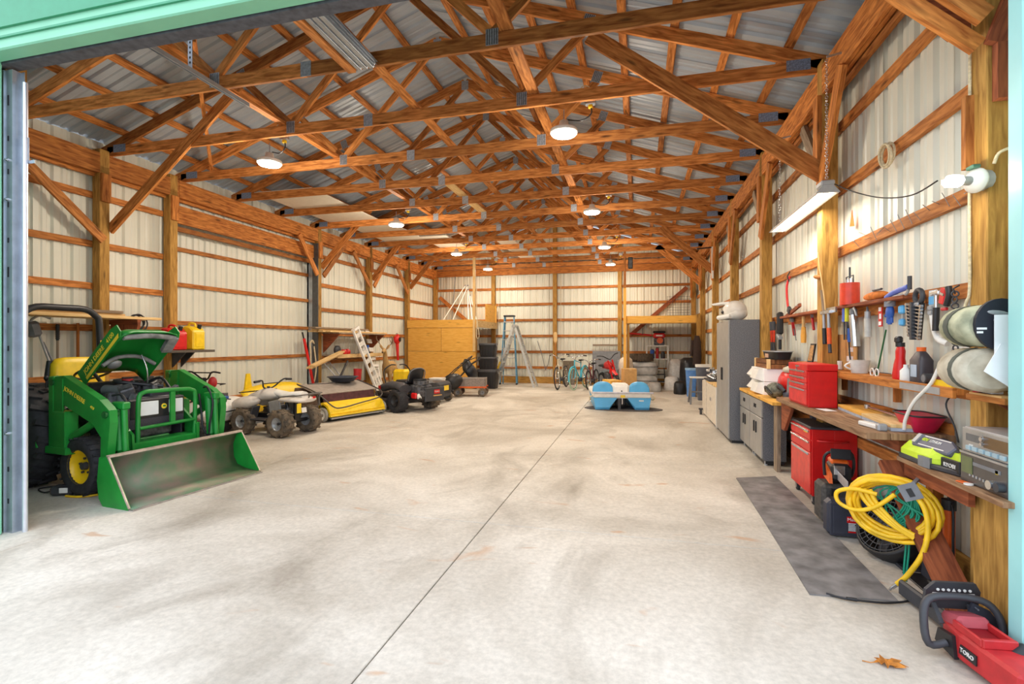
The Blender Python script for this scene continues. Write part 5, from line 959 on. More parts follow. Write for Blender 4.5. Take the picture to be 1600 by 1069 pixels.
# loft at right rear
t = S('trim_4', MB().bx(-.42, 1.75, 15.26, 15.30, 2.06, 2.27), W_PLY)
P('loft_joist', MB().bx(-.42, 1.75, 15.34, 15.38, 2.04, 2.22), W_PALE, t); P('loft_deck', MB().bx(-.42, 1.75, 15.34, 17.7, 2.225, 2.24), W_PLY, t); P('loft_post', MB().bx(-.42, -.34, 15.16, 15.25, 0, 3.1), W_PLY, t); P('loft_post', MB().bx(-.415, -.345, 15.17, 15.24, 3.1, 4.19), W_BEAM, t); P('loft_post', MB().bx(-.33, -.25, 15.31, 15.338, 0, 2.04), W_POST, t); P('loft_post', MB().bx(1.62, 1.73, 15.1, 15.2, 0, 2.3), W_POST, t)
gr = MB()
for k in range(9): gr.cyl((.95+k*.09, 17.5, 2.26), (.95+k*.09, 17.6, 3.05), .004, n=4).cyl((.95, 17.5+.012*k, 2.3+k*.09), (1.67, 17.5+.012*k, 2.3+k*.09), .004, n=4)
o = P('wire_grid', gr, BLACK, None); o['kind'] = 'thing'; tag(o, 'black wire grid panel standing on the right rear loft', 'wire grid')
o = T('loudspeaker', 'small black loudspeaker strapped high on the loft post', 'speaker', (-.22, 15.25, 3.85)); P('cabinet', MB().box((0, -.0, 0), (.14, .12, .34), None, .02), BLACK, o); P('cone', MB().cyl((0, -.062, .03), (0, -.068, .03), .05, n=14), DARK, o)
o = T('light_strip', 'white upright fluorescent strip on the right wall far back', 'lamp', (1.70, 12.60, 3.0)); P('body', MB().bar((0, .0, .75), (.0, -.05, 0), .05, .04), WHITE, o); P('arm', MB().bar((0, -.0, .74), (-.35, -.1, .70), .03, .03), BLACK, o)
o = T('work_jacket', 'dark jacket hanging from the right rear post', 'jacket', (1.62, 15.02, 0)); P('body', MB().loft([[(.12*s_*math.cos(a), .09*math.sin(a)*s_, z) for a in (2*PI*i/14 for i in range(14))] for z, s_ in ((.85, .9), (1.1, 1), (1.5, .9), (1.68, .5))]), mat('dark brown cloth', (58, 42, 36), .9), o); P('sleeve', MB().cyl((-.12, 0, 1.55), (-.16, -.02, 1.1), .04, n=8), mat('dark brown cloth', (58, 42, 36)), o)
# ================================================================== RIGHT SIDE
# ---- workbench
t = T('workbench', 'long worn timber workbench along the right wall', 'workbench', (1.44, 5.1, .04))
for x0, x1, y0, y1 in ((.0, .14, -1.38, .80), (.143, .283, -1.38, .80), (.286, .495, -1.38, .32), (.286, .495, .48, .80)): P('bench_plank', MB().bx(x0, x1, y0, y1, .826, .87, .003), W_BENCH, t)
P('front_apron', MB().bx(.22, .25, -1.3, .78, .74, .826), W_RED, t); P('back_rail', MB().bx(.44, .48, -1.36, .80, .72, .826), W_RED, t); P('backboard', MB().bx(.475, .497, -1.36, .80, .87, .94), W_BEAM, t)
P('leg', MB().bx(.38, .44, -1.36, -1.28, -.04, .826), W_BEAM, t); P('corner_brace', MB().prism([(0, 0), (.34, 0), (.34, -.05), (.10, -.30), (.0, -.30)], (.05, .80, .826), (0, -1, 0), (0, 0, 1), (.03, 0, 0)), W_RED, t); P('far_leg', MB().bx(.05, .09, .72, .79, -.04, .6), W_RED, t) if False else P('far_leg', MB().bx(.38, .44, .70, .78, -.04, .826), W_POST, t)
t = T('low_bench', 'lower plywood bench top by the doorway carrying the charger and stereo', 'workbench', (1.61, 3.37, 0))
P('bench_top', MB().bx(.0, .31, -.62, .345, .742, .77, .003), W_BENCH, t); P('front_apron', MB().bx(.04, .07, -.3, .34, .65, .742), W_RED, t)
P('end_post', MB().bx(.14, .30, -.36, -.23, 0, .742), W_POST, t); P('plywood_cheek', MB().bx(.09, .135, -.60, -.25, .0, .742), W_POST, t)
br_ = P('diagonal_brace', MB().bar((.03, .48, .70), (.06, -.30, .02), .04, .15, (0, 1, 1)), W_RED, t)
# ---- tall cabinet, base cabinets, white cabinets
t = T('tall_cabinet', 'tall grey steel cabinet with two doors and a helmet on top', 'cabinet', (1.30, 7.96, 0))
P('body', MB().bx(.02, .425, .0, 1.12, .04, 1.83, .006), HAMMER, t); P('plinth', MB().bx(.05, .4, .03, 1.09, .0, .05), BLACK, t)
for k in range(2):
    d = P('door', MB().bx(-.005, .02, .008+k*.557, .555+k*.557, .06, 1.82, .006), PEWTER, t); P('handle', MB().bx(-.022, -.006, .50+k*.08-.012, .50+k*.08+.012, .90, 1.10, .004), BLACK, d)
for k in range(2):
    t = T('base_cabinet', ['grey steel base cabinet nearest the bench, with one drawer over two doors', 'grey steel base cabinet beside the tall cabinet, with one drawer over two doors'][k], 'cabinet', (1.45, 6.60+k*.66, 0), 0, 'base cabinets')
    P('body', MB().bx(.02, .275, .0, .65, .06, .80, .005), HAMMER, t); P('plinth', MB().bx(.05, .26, .02, .63, .02, .07), BLACK, t)
    d = P('drawer', MB().bx(-.003, .02, .01, .64, .58, .785, .005), PEWTER, t); P('drawer_pull', MB().bx(-.014, -.003, .28, .30, .67, .72, .003).bx(-.014, -.003, .35, .37, .67, .72, .003), BLACK, d, stuff=True)
    for j in range(2): d = P('door', MB().bx(-.003, .02, .01+j*.316, .322+j*.316, .085, .57, .005), PEWTER, t); P('handle', MB().bx(-.018, -.004, .26+j*.115-.01, .26+j*.115+.01, .36, .50, .003), BLACK, d)
    for s in (.05, .6): P('foot', MB().cyl((.06, s, 0), (.06, s, .06), .02, n=10), LGREY, t)
o = T('counter_top', 'pale wooden counter top on the two grey base cabinets', 'counter top', (1.43, 6.02, 0)); P('board', MB().bx(0, .48, 0, 1.84, .801, .838, .003), W_PLY, o); P('leg', MB().bx(.12, .16, .30, .44, 0, .80), W_GREY, o); P('back_leg', MB().bx(.40, .46, .02, .10, 0, .80), mat('slate cabinet body', (74, 88, 120), .5), o)
t = T('white_cabinet', 'low cream metal cabinet with two doors beyond the tall grey one', 'cabinet', (1.30, 9.14, 0))
P('body', MB().bx(.02, .425, .0, 1.30, .03, .72, .005), mat('slate cabinet body', (74, 88, 120), .5), t)
for k in range(2): d = P('door', MB().bx(-.003, .02, .06+k*.60, .65+k*.60, .05, .71, .005), mat('cream cabinet door', (226, 216, 200), .45), t); P('latch', MB().bx(-.015, -.003, .60+k*.1, .63+k*.1, .42, .48), CHROME, d)
P('corner_strip', MB().bx(-.004, .02, .0, .06, .03, .72), WHITE, t); P('top', MB().bx(0, .425, 0, 1.3, .72, .745), W_PALE, t)
t = T('white_cabinet', 'second cream cabinet farther back on a dark caster', 'cabinet', (1.30, 10.48, 0)); P('body', MB().bx(.02, .425, .0, .6, .03, .72, .005), mat('cream cabinet door', (226, 216, 200)), t); P('door', MB().bx(-.003, .02, .02, .58, .05, .71, .005), mat('cream cabinet door', (1, 1, 1)), t); P('caster', MB().cyl((-.06, .5, .05), (-.02, .5, .05), .05, n=12).bx(-.08, .1, .46, .54, .10, .13), DARK, t)
for k, (y, m, h, lab) in enumerate(((9.5, YEL, .36, 'yellow power tool case standing on the cream cabinet'), (9.34, RED, .2, 'red spray can in front of the yellow case'))):
    o = T('tool_case' if not k else 'spray_can', lab, 'case' if not k else 'can', (1.46, y, .746)); P('body', MB().box((0, 0, h/2), (.12, .3, h), None, .03) if not k else MB().cyl((0, 0, 0), (0, 0, h), .04), m, o); P('trim', MB().box((0, 0, h+.02), (.05, .14, .05), None, .012) if not k else MB().cyl((0, 0, h), (0, 0, h+.04), .025), BLACK, o)
o = T('scrap_heap', 'heap of chrome and dark fittings at the far end of the cream cabinets', 'fittings', (1.42, 10.4, .746)); o.name = 'pipe_fittings'; rnd = random.Random(2); q = MB()
for k in range(16): q.cyl((rnd.uniform(-.1, .15), rnd.uniform(-.25, .35), rnd.uniform(.03, .22)), (rnd.uniform(-.1, .15), rnd.uniform(-.25, .35), rnd.uniform(.03, .25)), .025, n=8)
P('fitting', q, CHROME, o, stuff=True); P('tray', MB().bx(-.12, .2, -.3, .4, 0, .03), DARK, o)
t = T('motocross_helmet', 'white and black motocross helmet with a peak on the tall grey cabinet', 'helmet', (1.46, 8.40, 1.832), 135); t.scale = (1.25, 1.2, 1.1)
P('shell', MB().ell((0, 0, .15), (.15, .125, .135), 18, 10).ell((-.03, 0, .10), (.13, .12, .10), 16, 8), mat('white helmet with black graphics', (244, 240, 232), .3, rgb2=(214, 208, 198), scale=9), t); P('chin_bar', MB().tube([(-.02, -.11, .06), (.12, -.10, .05), (.21, 0, .05), (.12, .10, .05), (-.02, .11, .06)], .035, 10, k=4), WHITE, t); P('eye_port', MB().ell((.09, 0, .13), (.085, .10, .045), 14, 8), BLACK, t); P('peak', MB().prism([(-.0, 0), (.10, .02), (.24, .01), (.26, .035), (.12, .05), (.0, .05)], (.02, -.08, .22), (1, 0, 0), (0, 0, 1), (0, .16, 0)), WHITE, t)
# ---- things on the counter between cabinet and tool chest
def simple(name, label, cat, loc, parts, rz=0, group=None):
    o = T(name, label, cat, loc, rz, group)
    for nm, mb, m in parts: P(nm, mb, m, o)
    return o
for k, (z, lab) in enumerate(((.839, 'white flattened carton at the bottom of the counter pile'), (1.005, 'white open carton in the middle of the counter pile'))):
    simple('white_carton', lab, 'box', (1.52, 7.05, z), [('body', MB().bx(0, .30, -.25, .45, 0, .16, .004), PAPER), ('flap', MB().prism([(0, 0), (-.09, .03), (-.05, .15), (0, .16)], (0, -.2, 0), (1, 0, 0), (0, 0, 1), (0, .3, 0)).prism([(0, 0), (-.07, .06), (0, .15)], (0, .14, 0), (1, 0, 0), (0, 0, 1), (0, .28, 0)), WHITE)])
simple('wooden_crate', 'brown wooden crate on the white cartons by the tall cabinet', 'crate', (1.56, 7.12, 1.166), [('slat', MB().bx(0, .28, -.34, .36, .0, .055, .003), W_OAK), ('slat', MB().bx(.002, .278, -.34, .36, .06, .115, .003), W_OAK), ('corner_block', MB().bx(-.006, .03, -.345, -.30, 0, .12).bx(-.006, .03, .32, .365, 0, .12), W_PALE)])
simple('oil_pan', 'shallow dark metal pan with a pale label on the wooden crate', 'pan', (1.72, 7.0, 1.282), [('pan', MB().loft([rsec(0, .11, .25, 18, .5), rsec(.09, .13, .28, 18, .5), rsec(.10, .14, .29, 18, .5)]), BLACK), ('rim', MB().loft([rsec(.095, .142, .292, 18, .5), rsec(.105, .142, .292, 18, .5)]), LGREY), ('front_label', MB().box((-.125, -.02, .045), (.01, .16, .05)), mat('faded label', (206, 166, 140), .6))])
simple('reciprocating_tool', 'black long nosed power tool hanging beside the tall cabinet', 'power tool', (1.84, 7.35, 1.40), [('body', MB().box((0, 0, .35), (.07, .10, .3), None, .02), BLACK), ('shaft', MB().cyl((0, 0, 0), (0, 0, .22), .02), BLACK), ('guide', MB().box((-.02, -.05, .17), (.06, .12, .05), (20, 0, 0), .01), LGREY)])
simple('router_tool', 'grey power tool with camouflage case on the bench left of the red chest', 'power tool', (1.66, 6.22, .839), [('base', MB().box((.05, .02, .045), (.2, .18, .09), None, .015), mat('navy plastic', (60, 66, 86), .5)), ('motor', MB().cyl((.05, .0, .08), (.05, .0, .25), .085, .075, 16), GREY), ('top_cap', MB().cyl((.05, .0, .25), (.05, .0, .30), .06, .04, 14), DARK), ('grip', MB().tube([(-.04, .06, .10), (-.09, .12, .16), (-.06, .18, .10)], .022, 8, k=4), DARK)])
simple('camo_bag', 'green and black camouflage pouch on the bench in front of the grey tool', 'bag', (1.54, 6.46, .839), [('pouch', MB().ell((.04, .06, .09), (.10, .16, .09), 16, 8), mat('camouflage cloth', (132, 132, 116), .8, rgb2=(58, 58, 52), scale=26)), ('strap', MB().tube([(-.03, -.08, .05), (-.07, .05, .13), (-.03, .2, .06)], .012, 6, k=4), BLACK)])
simple('red_tool_bag', 'bright red bag of cloths on the bench behind the camouflage pouch', 'bag', (1.74, 6.52, .839), [('bag', MB().ell((.02, .05, .17), (.13, .24, .17), 16, 8), RED), ('cloth', MB().ell((.02, .0, .33), (.10, .13, .05), 14, 6), mat('pale rag', (200, 190, 170), .9, bump=.5)), ('bag_strap', MB().tube([(.0, -.12, .34), (.02, .05, .42), (.02, .24, .34)], .014, 6, k=4), BLACK)])
# ---- red tool chest and roller cabinet
t = T('tool_chest', 'red steel tool chest with four narrow drawers on the workbench', 'tool chest', (1.47, 5.0, .911))
P('body', MB().bx(.012, .245, .0, .56, .0, .325, .004), RED, t); P('lid', MB().bx(.0, .25, -.004, .564, .328, .388, .006), RED, t); P('badge', MB().bx(-.004, .0, .22, .32, .355, .37), CHROME, t); P('lock', MB().cyl((.0, .29, .335), (-.006, .29, .335), .012, n=12), CHROME, t)
for z0, z1 in ((.275, .33), (.22, .27), (.165, .215), (.02, .16)):
    d = P('drawer', MB().bx(.0, .012, .015, .545, z0, z1, .002), mat('red drawer front', (226, 44, 40), .35), t); P('drawer_pull', MB().bx(-.012, .0, .06, .50, z1-.018, z1-.004, .002), CHROME, d)
t = T('roller_cabinet', 'red steel roller tool cabinet on casters under the workbench', 'tool cabinet', (1.525, 5.09, 0))
P('body', MB().bx(.015, .196, .0, .60, .09, .70, .004).bx(.194, .38, .0, .325, .09, .70, .004), RED, t); P('top_tray', MB().bx(.0, .196, .0, .60, .70, .722, .004).bx(.194, .38, .0, .325, .70, .722, .004), DARK, t); P('side_handle', MB().tube([(.06, -.0, .60), (.06, -.03, .60), (.30, -.03, .60), (.30, .0, .60)], .01, 6), RED, t)
for z0, z1 in ((.60, .69), (.49, .59)):
    d = P('drawer', MB().bx(.0, .015, .012, .588, z0, z1, .003), RED, t); P('drawer_pull', MB().bx(-.012, .0, .03, .57, z1-.022, z1-.006, .002), CHROME, d)
d = P('door', MB().bx(.0, .015, .012, .588, .10, .48, .004), mat('red door front', (222, 56, 46), .35), t); P('door_pull', MB().bx(-.008, .0, .05, .55, .455, .475, .002), LGREY, d); P('badge', MB().bx(-.003, .0, .08, .18, .655, .668), STICKER, t)
for x, y in ((.05, .06), (.05, .54), (.33, .06), (.16, .54)): c_ = P('caster', MB().cyl((x-.012, y, .04), (x+.012, y, .04), .04, n=14), RUBBER, t); P('fork', MB().bx(x-.02, x-.014, y-.02, y+.02, .03, .09).bx(x+.014, x+.02, y-.02, y+.02, .03, .09), CHROME, c_, stuff=True)
# ---- floor things under the bench
t = T('tool_case', 'black moulded tool case with a red and white label standing on the floor', 'case', (1.41, 4.36, 0))
P('body', MB().box((.21, .035, .14), (.40, .13, .275), None, .03), mat('dark case shell', (56, 58, 70), .45, var=.1), t)
l_ = MB()
for k in range(3): l_.box((.08, .16, .13), (.155-.03*k, .412+.008*(k == 0), .24+.024*k), None, .02)
t2_ = P('front_shell', MB().bx(.02, .40, -.045, -.03, .015, .265, .006).bx(.04, .38, -.052, -.045, .035, .245, .005), mat('dark case shell', (1, 1, 1)), t)
lb = P('front_label', MB().bx(.135, .225, -.0545, -.0522, .05, .17), mat('black label print', (36, 34, 44), .5), t); P('label_band', MB().bx(.13, .20, -.0562, -.0546, .125, .172).bx(.138, .20, -.0562, -.0546, .05, .060), RED, lb); txt('Mac', .034, (.160, -.0568, .15), (1, 0, 0), (0, 0, 1), WHITE, lb)
lt = MB()
for k, wd in enumerate((.045, .04, .05, .05, .05, .045)): lt.bx(.14, .14+wd*1.1, -.0562, -.0546, .117-k*.0105, .122-k*.0105)
P('print_line', lt, PAPER, lb, stuff=True)
ck = MB()
for k in range(12):
    for j in range(2): ck.bx(.205+.008*j, .213+.008*j, -.0562, -.0546, .05+.01*k+.005*j, .055+.01*k+.005*j)
P('chequer', ck, WHITE, lb, stuff=True)
txt('RIDGID', .038, (.16, -.0535, .205), (1, 0, 0), (0, 0, 1), DARK, t, sx=.9); P('latch', MB().bx(.12, .18, -.06, -.052, .262, .285, .003), BLACK, t)
t = T('socket_case', 'dusty dark case lying behind the labelled tool case', 'case', (1.47, 4.72, 0)); P('body', MB().box((.19, .0, .165), (.38, .22, .33), None, .03), mat('dusty dark shell', (80, 76, 72), .7, var=.4, scale=30, bump=.2), t); P('latch', MB().bx(.06, .12, -.12, -.108, .24, .30, .004), BLACK, t); P('carry_handle', MB().tube([(.12, -.11, .22), (.13, -.14, .22), (.25, -.14, .22), (.26, -.11, .22)], .012, 6), BLACK, t)
t = T('petrol_chainsaw', 'orange and black petrol chainsaw resting on the dusty dark case', 'chainsaw', (1.62, 4.70, .335), -98); t.scale = (.85, .85, .85)
P('body', MB().box((.0, 0, .11), (.26, .17, .17), None, .03), BLACK, t); P('side_cover', MB().prism([(-.12, .0), (.14, -.01), (.10, .10), (-.11, .13)], (0, -.105, .02), (1, 0, 0), (0, 0, 1), (0, .03, 0)), ORANGE, t); P('top_cover', MB().box((-.02, 0, .20), (.18, .15, .05), None, .015), ORANGE, t); P('muffler_plate', MB().box((.135, -.02, .14), (.012, .09, .09), None, .005), CHROME, t)
P('front_handle', MB().tube([(.02, -.12, .06), (.03, -.125, .24), (.03, -.05, .30), (.03, .09, .30), (.03, .12, .18), (.02, .1, .06)], .014, 8, k=4), BLACK, t); P('rear_handle', MB().tube([(-.12, 0, .05), (-.30, 0, .05), (-.32, 0, .15), (-.12, 0, .2)], .018, 8, k=4), BLACK, t); P('hand_guard', MB().box((.10, 0, .29), (.012, .17, .10), (0, -20, 0), .005), BLACK, t); P('guide_bar', MB().box((.32, -.03, .09), (.40, .008, .085), None, .003), LGREY, t)
t = T('floor_fan', 'round black drum floor fan lying under the yellow hose', 'fan', (1.73, 3.92, 0), 0)
ax_ = V((-.75, -.30, .55)).normalized(); ce_ = V((.0, .10, .20))
P('drum', MB().lathe([(.20, -.10), (.235, -.06), (.235, .06), (.215, .08), (.205, .06), (.205, -.06)], ce_, ax_, 30, True, False), BLACK, t); gq = MB()
for k in range(5): gq.torus(ce_+ax_*.075, .04+.04*k, .004, ax_, 28, 6)
d_, a1, b1 = frame(ax_)
for k in range(30): q = 2*PI*k/30; gq.cyl(ce_+ax_*.075+(a1*math.cos(q)+b1*math.sin(q))*.03, ce_+ax_*.075+(a1*math.cos(q)+b1*math.sin(q))*.215, .003, n=4, cap=False)
P('grille', gq, DARK, t, stuff=True)
for k in range(4): q = PI/2*k; rad = a1*math.cos(q)+b1*math.sin(q); tn = -a1*math.sin(q)+b1*math.cos(q); P('blade', MB().bar(ce_+rad*.03, ce_+rad*.18, .09, .006, (tn*.3+ax_)), DARK, t)
P('hub', MB().cyl(ce_-ax_*.03, ce_+ax_*.03, .035, n=14), GREY, t); P('stand', MB().tube([ce_+V((.0, .2, -.02)), V((.1, .25, .02)), V((.1, -.1, .02)), ce_+V((.05, -.22, -.02))], .014, 8), BLACK, t); P('foot', MB().bx(-.05, .16, -.12, .28, .0, .02), DARK, t)
t = T('splitting_mat', 'black rubber tray with a raised triangular flap beside the fan', 'tray', (1.66, 3.62, 0)); P('tray', MB().bx(.0, .24, -.14, .14, 0, .012, .003), BLACK, t); P('flap', MB().prism([(-.14, .012), (.13, .012), (.07, .34), (-.02, .36)], (.10, 0, 0), (0, 1, 0), (0, 0, 1), (.012, 0, 0)), mat('dark blue rubber flap', (52, 54, 66), .6), t)
# hose and cord hanging from the bench brace
t = T('air_hose', 'thick coil of yellow air hose hanging from the diagonal bench brace', 'hose', (1.585, 3.645, .0)); rnd = random.Random(3); HH = V((.80, -.60, 0)); HN = V((-.60, -.80, 0))
def hp_(a, b, z): return HH*a+HN*b+V((0, 0, z))
for k in range(9):
    r = .150+.011*(k % 5); cz = .480+rnd.uniform(-.01, .012); cyy = rnd.uniform(-.012, .012); xo = -.012-.017*(k % 4)
    P('hose_loop', MB().tube([HH*((r*1.22)*math.cos(a)*(1+.03*math.sin(2*a+k))+cyy)+HN*(.09-xo+.012*math.sin(3*a+k))+V((0, 0, cz+r*math.sin(a)*1.0)) for a in (2*PI*i/24 for i in range(24))], .0135, 8, True), YHOSE, t)
for k in range(3): P('hose_strand', MB().tube([hp_(-.16+.03*k, .17, .58), hp_(-.12+.03*k, .175, .50), hp_(-.0+.02*k, .175, .40), hp_(.12, .17, .34+.01*k)], .0135, 8, k=6), YHOSE, t)
P('hose_tail', MB().tube([hp_(.10, .17, .63), hp_(.17, .19, .54), hp_(.19, .20, .42), hp_(.17, .22, .28), hp_(.10, .22, .13), hp_(.05, .22, .06)], .015, 8, k=6), YHOSE, t)
P('small_loop', MB().tube([hp_(-.06, .18, .56), hp_(-.18, .20, .57), hp_(-.27, .20, .53), hp_(-.26, .20, .465), hp_(-.17, .20, .44), hp_(-.07, .19, .48), hp_(.03, .18, .58)], .013, 8, k=6), YHOSE, t)
P('hose_coupler', MB().cyl(hp_(.05, .22, .06), hp_(.025, .22, .03), .012, n=10).cyl(hp_(.025, .22, .03), hp_(.015, .22, .012), .007, n=8), CHROME, t)
t = T('hose_hook', 'flat grey steel hook bracket over the yellow hose on the brace', 'hook', tuple(V((1.585, 3.645, 0))+HH*.11+HN*.205+V((0, 0, .62)))); P('plate', MB().prism([(-.05, -.05), (.05, -.05), (.05, .05), (-.05, .05)], (0, 0, 0), HH*.85+V((0, 0, .45)), HH*-.45+V((0, 0, .85)), HN*.004), GREY, t); P('slot', MB().prism([(-.015, -.03), (.015, -.03), (.015, .02), (-.015, .02)], HN*.004, HH*.85+V((0, 0, .45)), HH*-.45+V((0, 0, .85)), HN*.002), BLACK, t); P('arm', MB().bar((0, 0, .03), HN*-.20+V((0, 0, .05)), .02, .012), GREY, t)
t = T('extension_cord', 'bundle of green extension cord hanging inside the yellow hose coil', 'cord', tuple(V((1.60, 3.64, -.02))+HN*.09), -37)
for k in range(8):
    s_ = (k % 2)*2-1; P('cord_loop', MB().tube([(.06, -.0, .66), (.05+.05*s_-.02*k, -.01, .58), (-.02+.06*s_+.015*k, -.012, .48), (.02*k-.05, .0, .40), (.03+.012*k, .0, .50), (.07, -.0, .65)], .0058, 6, k=5), TEALC, t)
P('cord_tail', MB().tube([(.04, .0, .45), (.05, -.01, .3), (.04, -.01, .12), (.05, .0, .06)], .006, 6, k=5).tube([(.06, .0, .45), (.065, -.01, .28), (.05, -.005, .10)], .006, 6, k=5), TEALC, t)
t = T('track_pump', 'orange bicycle floor pump with black handle behind the bench brace', 'pump', (1.80, 3.53, 0)); P('barrel', MB().cyl((0, 0, .03), (0, 0, .52), .03, n=14), ORANGE, t); P('handle', MB().tube([(0, .14, .655), (0, .05, .645), (0, -.05, .645), (0, -.14, .655)], .016, 8, k=3).cyl((0, 0, .52), (0, 0, .64), .008, n=8), BLACK, t); P('collar', MB().cyl((0, 0, .50), (0, 0, .56), .036, n=14).cyl((0, 0, .02), (0, 0, .10), .038, n=14), BLACK, t); P('foot', MB().box((0, 0, .012), (.12, .24, .024), None, .008), BLACK, t); P('hose', MB().tube([(.0, -.05, .08), (-.02, -.08, .3), (-.01, -.06, .50), (0, -.02, .55)], .007, 6, k=5), BLACK, t)
o = P('floor_mat', MB().loft([[(x, y, z) for x, y in ((.985, 3.30), (1.455, 3.33), (1.475, 4.7), (1.48, 6.10), (1.045, 5.92), (1.02, 4.6))] for z in (.001, .009)], sm=False), CLOTH); tag(o, 'long grey carpet runner on the floor in front of the workbench', 'mat')
o = P('power_cable', MB().tube([(1.08, 3.32, .012), (1.15, 3.28, .012), (1.22, 3.27, .014), (1.36, 3.28, .012), (1.45, 3.31, .012), (1.55, 3.36, .012), (1.64, 3.38, .02), (1.72, 3.36, .02)], .006, 6, k=6).cyl((1.17, 3.275, .016), (1.22, 3.27, .016), .010, n=8), BLACK); tag(o, 'black power cable along the near edge of the grey runner', 'cable')
# cordless chainsaw, front right
t = T('cordless_chainsaw', 'red and black cordless chainsaw on the floor by the doorway post', 'chainsaw', (1.52, 2.82, 0), 97)
P('body', MB().prism([(-.36, -.075), (-.10, -.11), (.07, -.085), (.09, .06), (-.06, .085), (-.36, .07)], (0, 0, .02), (1, 0, 0), (0, 1, 0), (0, 0, .13)), DRED, t).modifiers.new('soft', 'BEVEL').width = .014
P('battery_bay', MB().loft([[(x, y, z) for x, y in ((-.16, -.06), (-.02, -.05), (-.02, .055), (-.16, .06))] for z in (.151, .156)], sm=False), mat('dark red recess', (140, 16, 28), .5), t)
P('bay_wall', MB().bx(-.18, -.16, -.07, .07, .15, .19, .004).bx(-.17, -.0, -.075, -.06, .15, .185, .004).bx(-.17, -.0, .06, .075, .15, .185, .004), DRED, t)
P('front_hood', MB().box((.04, -.01, .16), (.13, .14, .06), (0, 14, 0), .015), mat('dusty red plastic', (186, 82, 90), .6), t)
P('grip_vent', MB().prism([(-.05, .0), (.08, .02), (.06, .09), (-.03, .10)], (0, .098, .02), (1, 0, 0), (0, 0, 1), (0, -.02, 0)), BLACK, t)
P('side_label', MB().prism([(-.16, .05), (-.06, .05), (-.07, .095), (-.16, .095)], (0, .088, .01), (1, 0, 0), (0, 0, 1), (0, -.006, 0)), BLACK, t); txt('TORO', .028, (-.11, .0895, .083), (-1, 0, 0), (0, 0, 1), WHITE, t)
P('front_handle', MB().tube([(.0, .10, .07), (.0, .175, .06), (.02, .185, .16), (.05, .15, .245), (.06, .05, .265), (.05, -.09, .255), (.03, -.145, .2), (.01, -.15, .12), (.0, -.11, .07)], .017, 10, k=4), DARK, t)
hg = P('hand_guard', MB().prism([(-.125, .0), (.12, .0), (.125, .10), (.09, .145), (-.09, .145), (-.12, .10)], (.13, -.005, .17), (0, 1, 0), (-.25, 0, 1), (.018, 0, 0)), DARK, t)
gl = MB()
for k in range(7): gl.cyl((.128-.025, -.075+.024*k, .275), (.125-.025, -.075+.024*k, .275), .007, n=10) if k != 3 else gl.prism([(-.008, -.007), (.008, -.007), (0, .009)], (.125-.025, -.003, .275), (0, 1, 0), (0, 0, 1), (.003, 0, 0))
gl.bx(.108, .111, .045, .09, .225, .258); gl.bx(.108, .111, -.10, -.055, .225, .258)
P('warning_symbol', gl, WHITE, hg, stuff=True); P('guard_arm', MB().bar((.06, -.08, .13), (.12, -.08, .2), .02, .012), DARK, t); P('guard_arm', MB().bar((.06, .08, .13), (.12, .08, .2), .02, .012), DARK, t)
P('rear_handle', MB().tube([(-.36, .0, .06), (-.50, .0, .05), (-.54, .0, .12), (-.46, .0, .18), (-.36, .0, .16)], .025, 10, k=4), DRED, t); P('trigger', MB().box((-.42, .0, .14), (.06, .02, .03), (0, 20, 0), .006), BLACK, t)
P('guide_bar', MB().box((.36, -.05, .06), (.44, .008, .07), None, .003), LGREY, t); P('bar_scabbard', MB().box((.40, -.05, .06), (.38, .03, .09), None, .012), DARK, t); P('sprocket_cover', MB().box((.12, -.06, .07), (.14, .05, .11), None, .015), BLACK, t); P('knob', MB().cyl((.10, -.085, .08), (.10, -.11, .08), .03, n=14), GREY, t)
o = simple('rubber_paddle', 'rounded dark blue rubber flap leaning on the doorway post', 'flap', (1.66, 2.90, 0), [('flap', MB().prism([(-.10, 0), (.06, .0), (.06, .10), (.0, .19), (-.07, .22), (-.11, .12)], (0, 0, .0), (1, 0, 0), (0, .12, 1), (0, .012, 0)), mat('dark blue rubber flap', (1, 1, 1))), ('nail', MB().cyl((-.06, -.0, .2), (-.06, .03, .2), .004, n=6), GALV)])
simple('black_boot', 'black rounded case beside the chainsaw at the door jamb', 'case', (1.60, 2.66, 0), [('body', MB().ell((.03, .0, .09), (.07, .06, .09)), BLACK), ('strap', MB().torus((.03, 0, .09), .065, .008, (0, 1, 0)), DARK)])
# maple leaf on the concrete
lf = MB(); pts = []
for k in range(22):
    a = 2*PI*k/22; r = .055*(1 if k % 2 else .55)*(1+.35*math.cos(a)); pts.append((1.116+1.25*r*math.cos(a+.3), 2.672+.75*r*math.sin(a+.3), .004+.010*(k % 3)))
c0 = (1.118, 2.672, .016); lf.add([c0]+pts, [(0, i+1, (i+1) % 22+1) for i in range(22)]); lf.tube([(1.09, 2.668, .014), (1.05, 2.665, .006), (1.02, 2.675, .004)], .0016, 5)
o = P('maple_leaf', lf, LEAF, None, thick=.001); tag(o, 'single dry orange leaf on the concrete near the doorway', 'leaf')
# ---- on the benches
t = T('charger_station', 'lime green battery charger with a dark battery on the lower bench', 'charger', (1.71, 3.44, .772), 97)
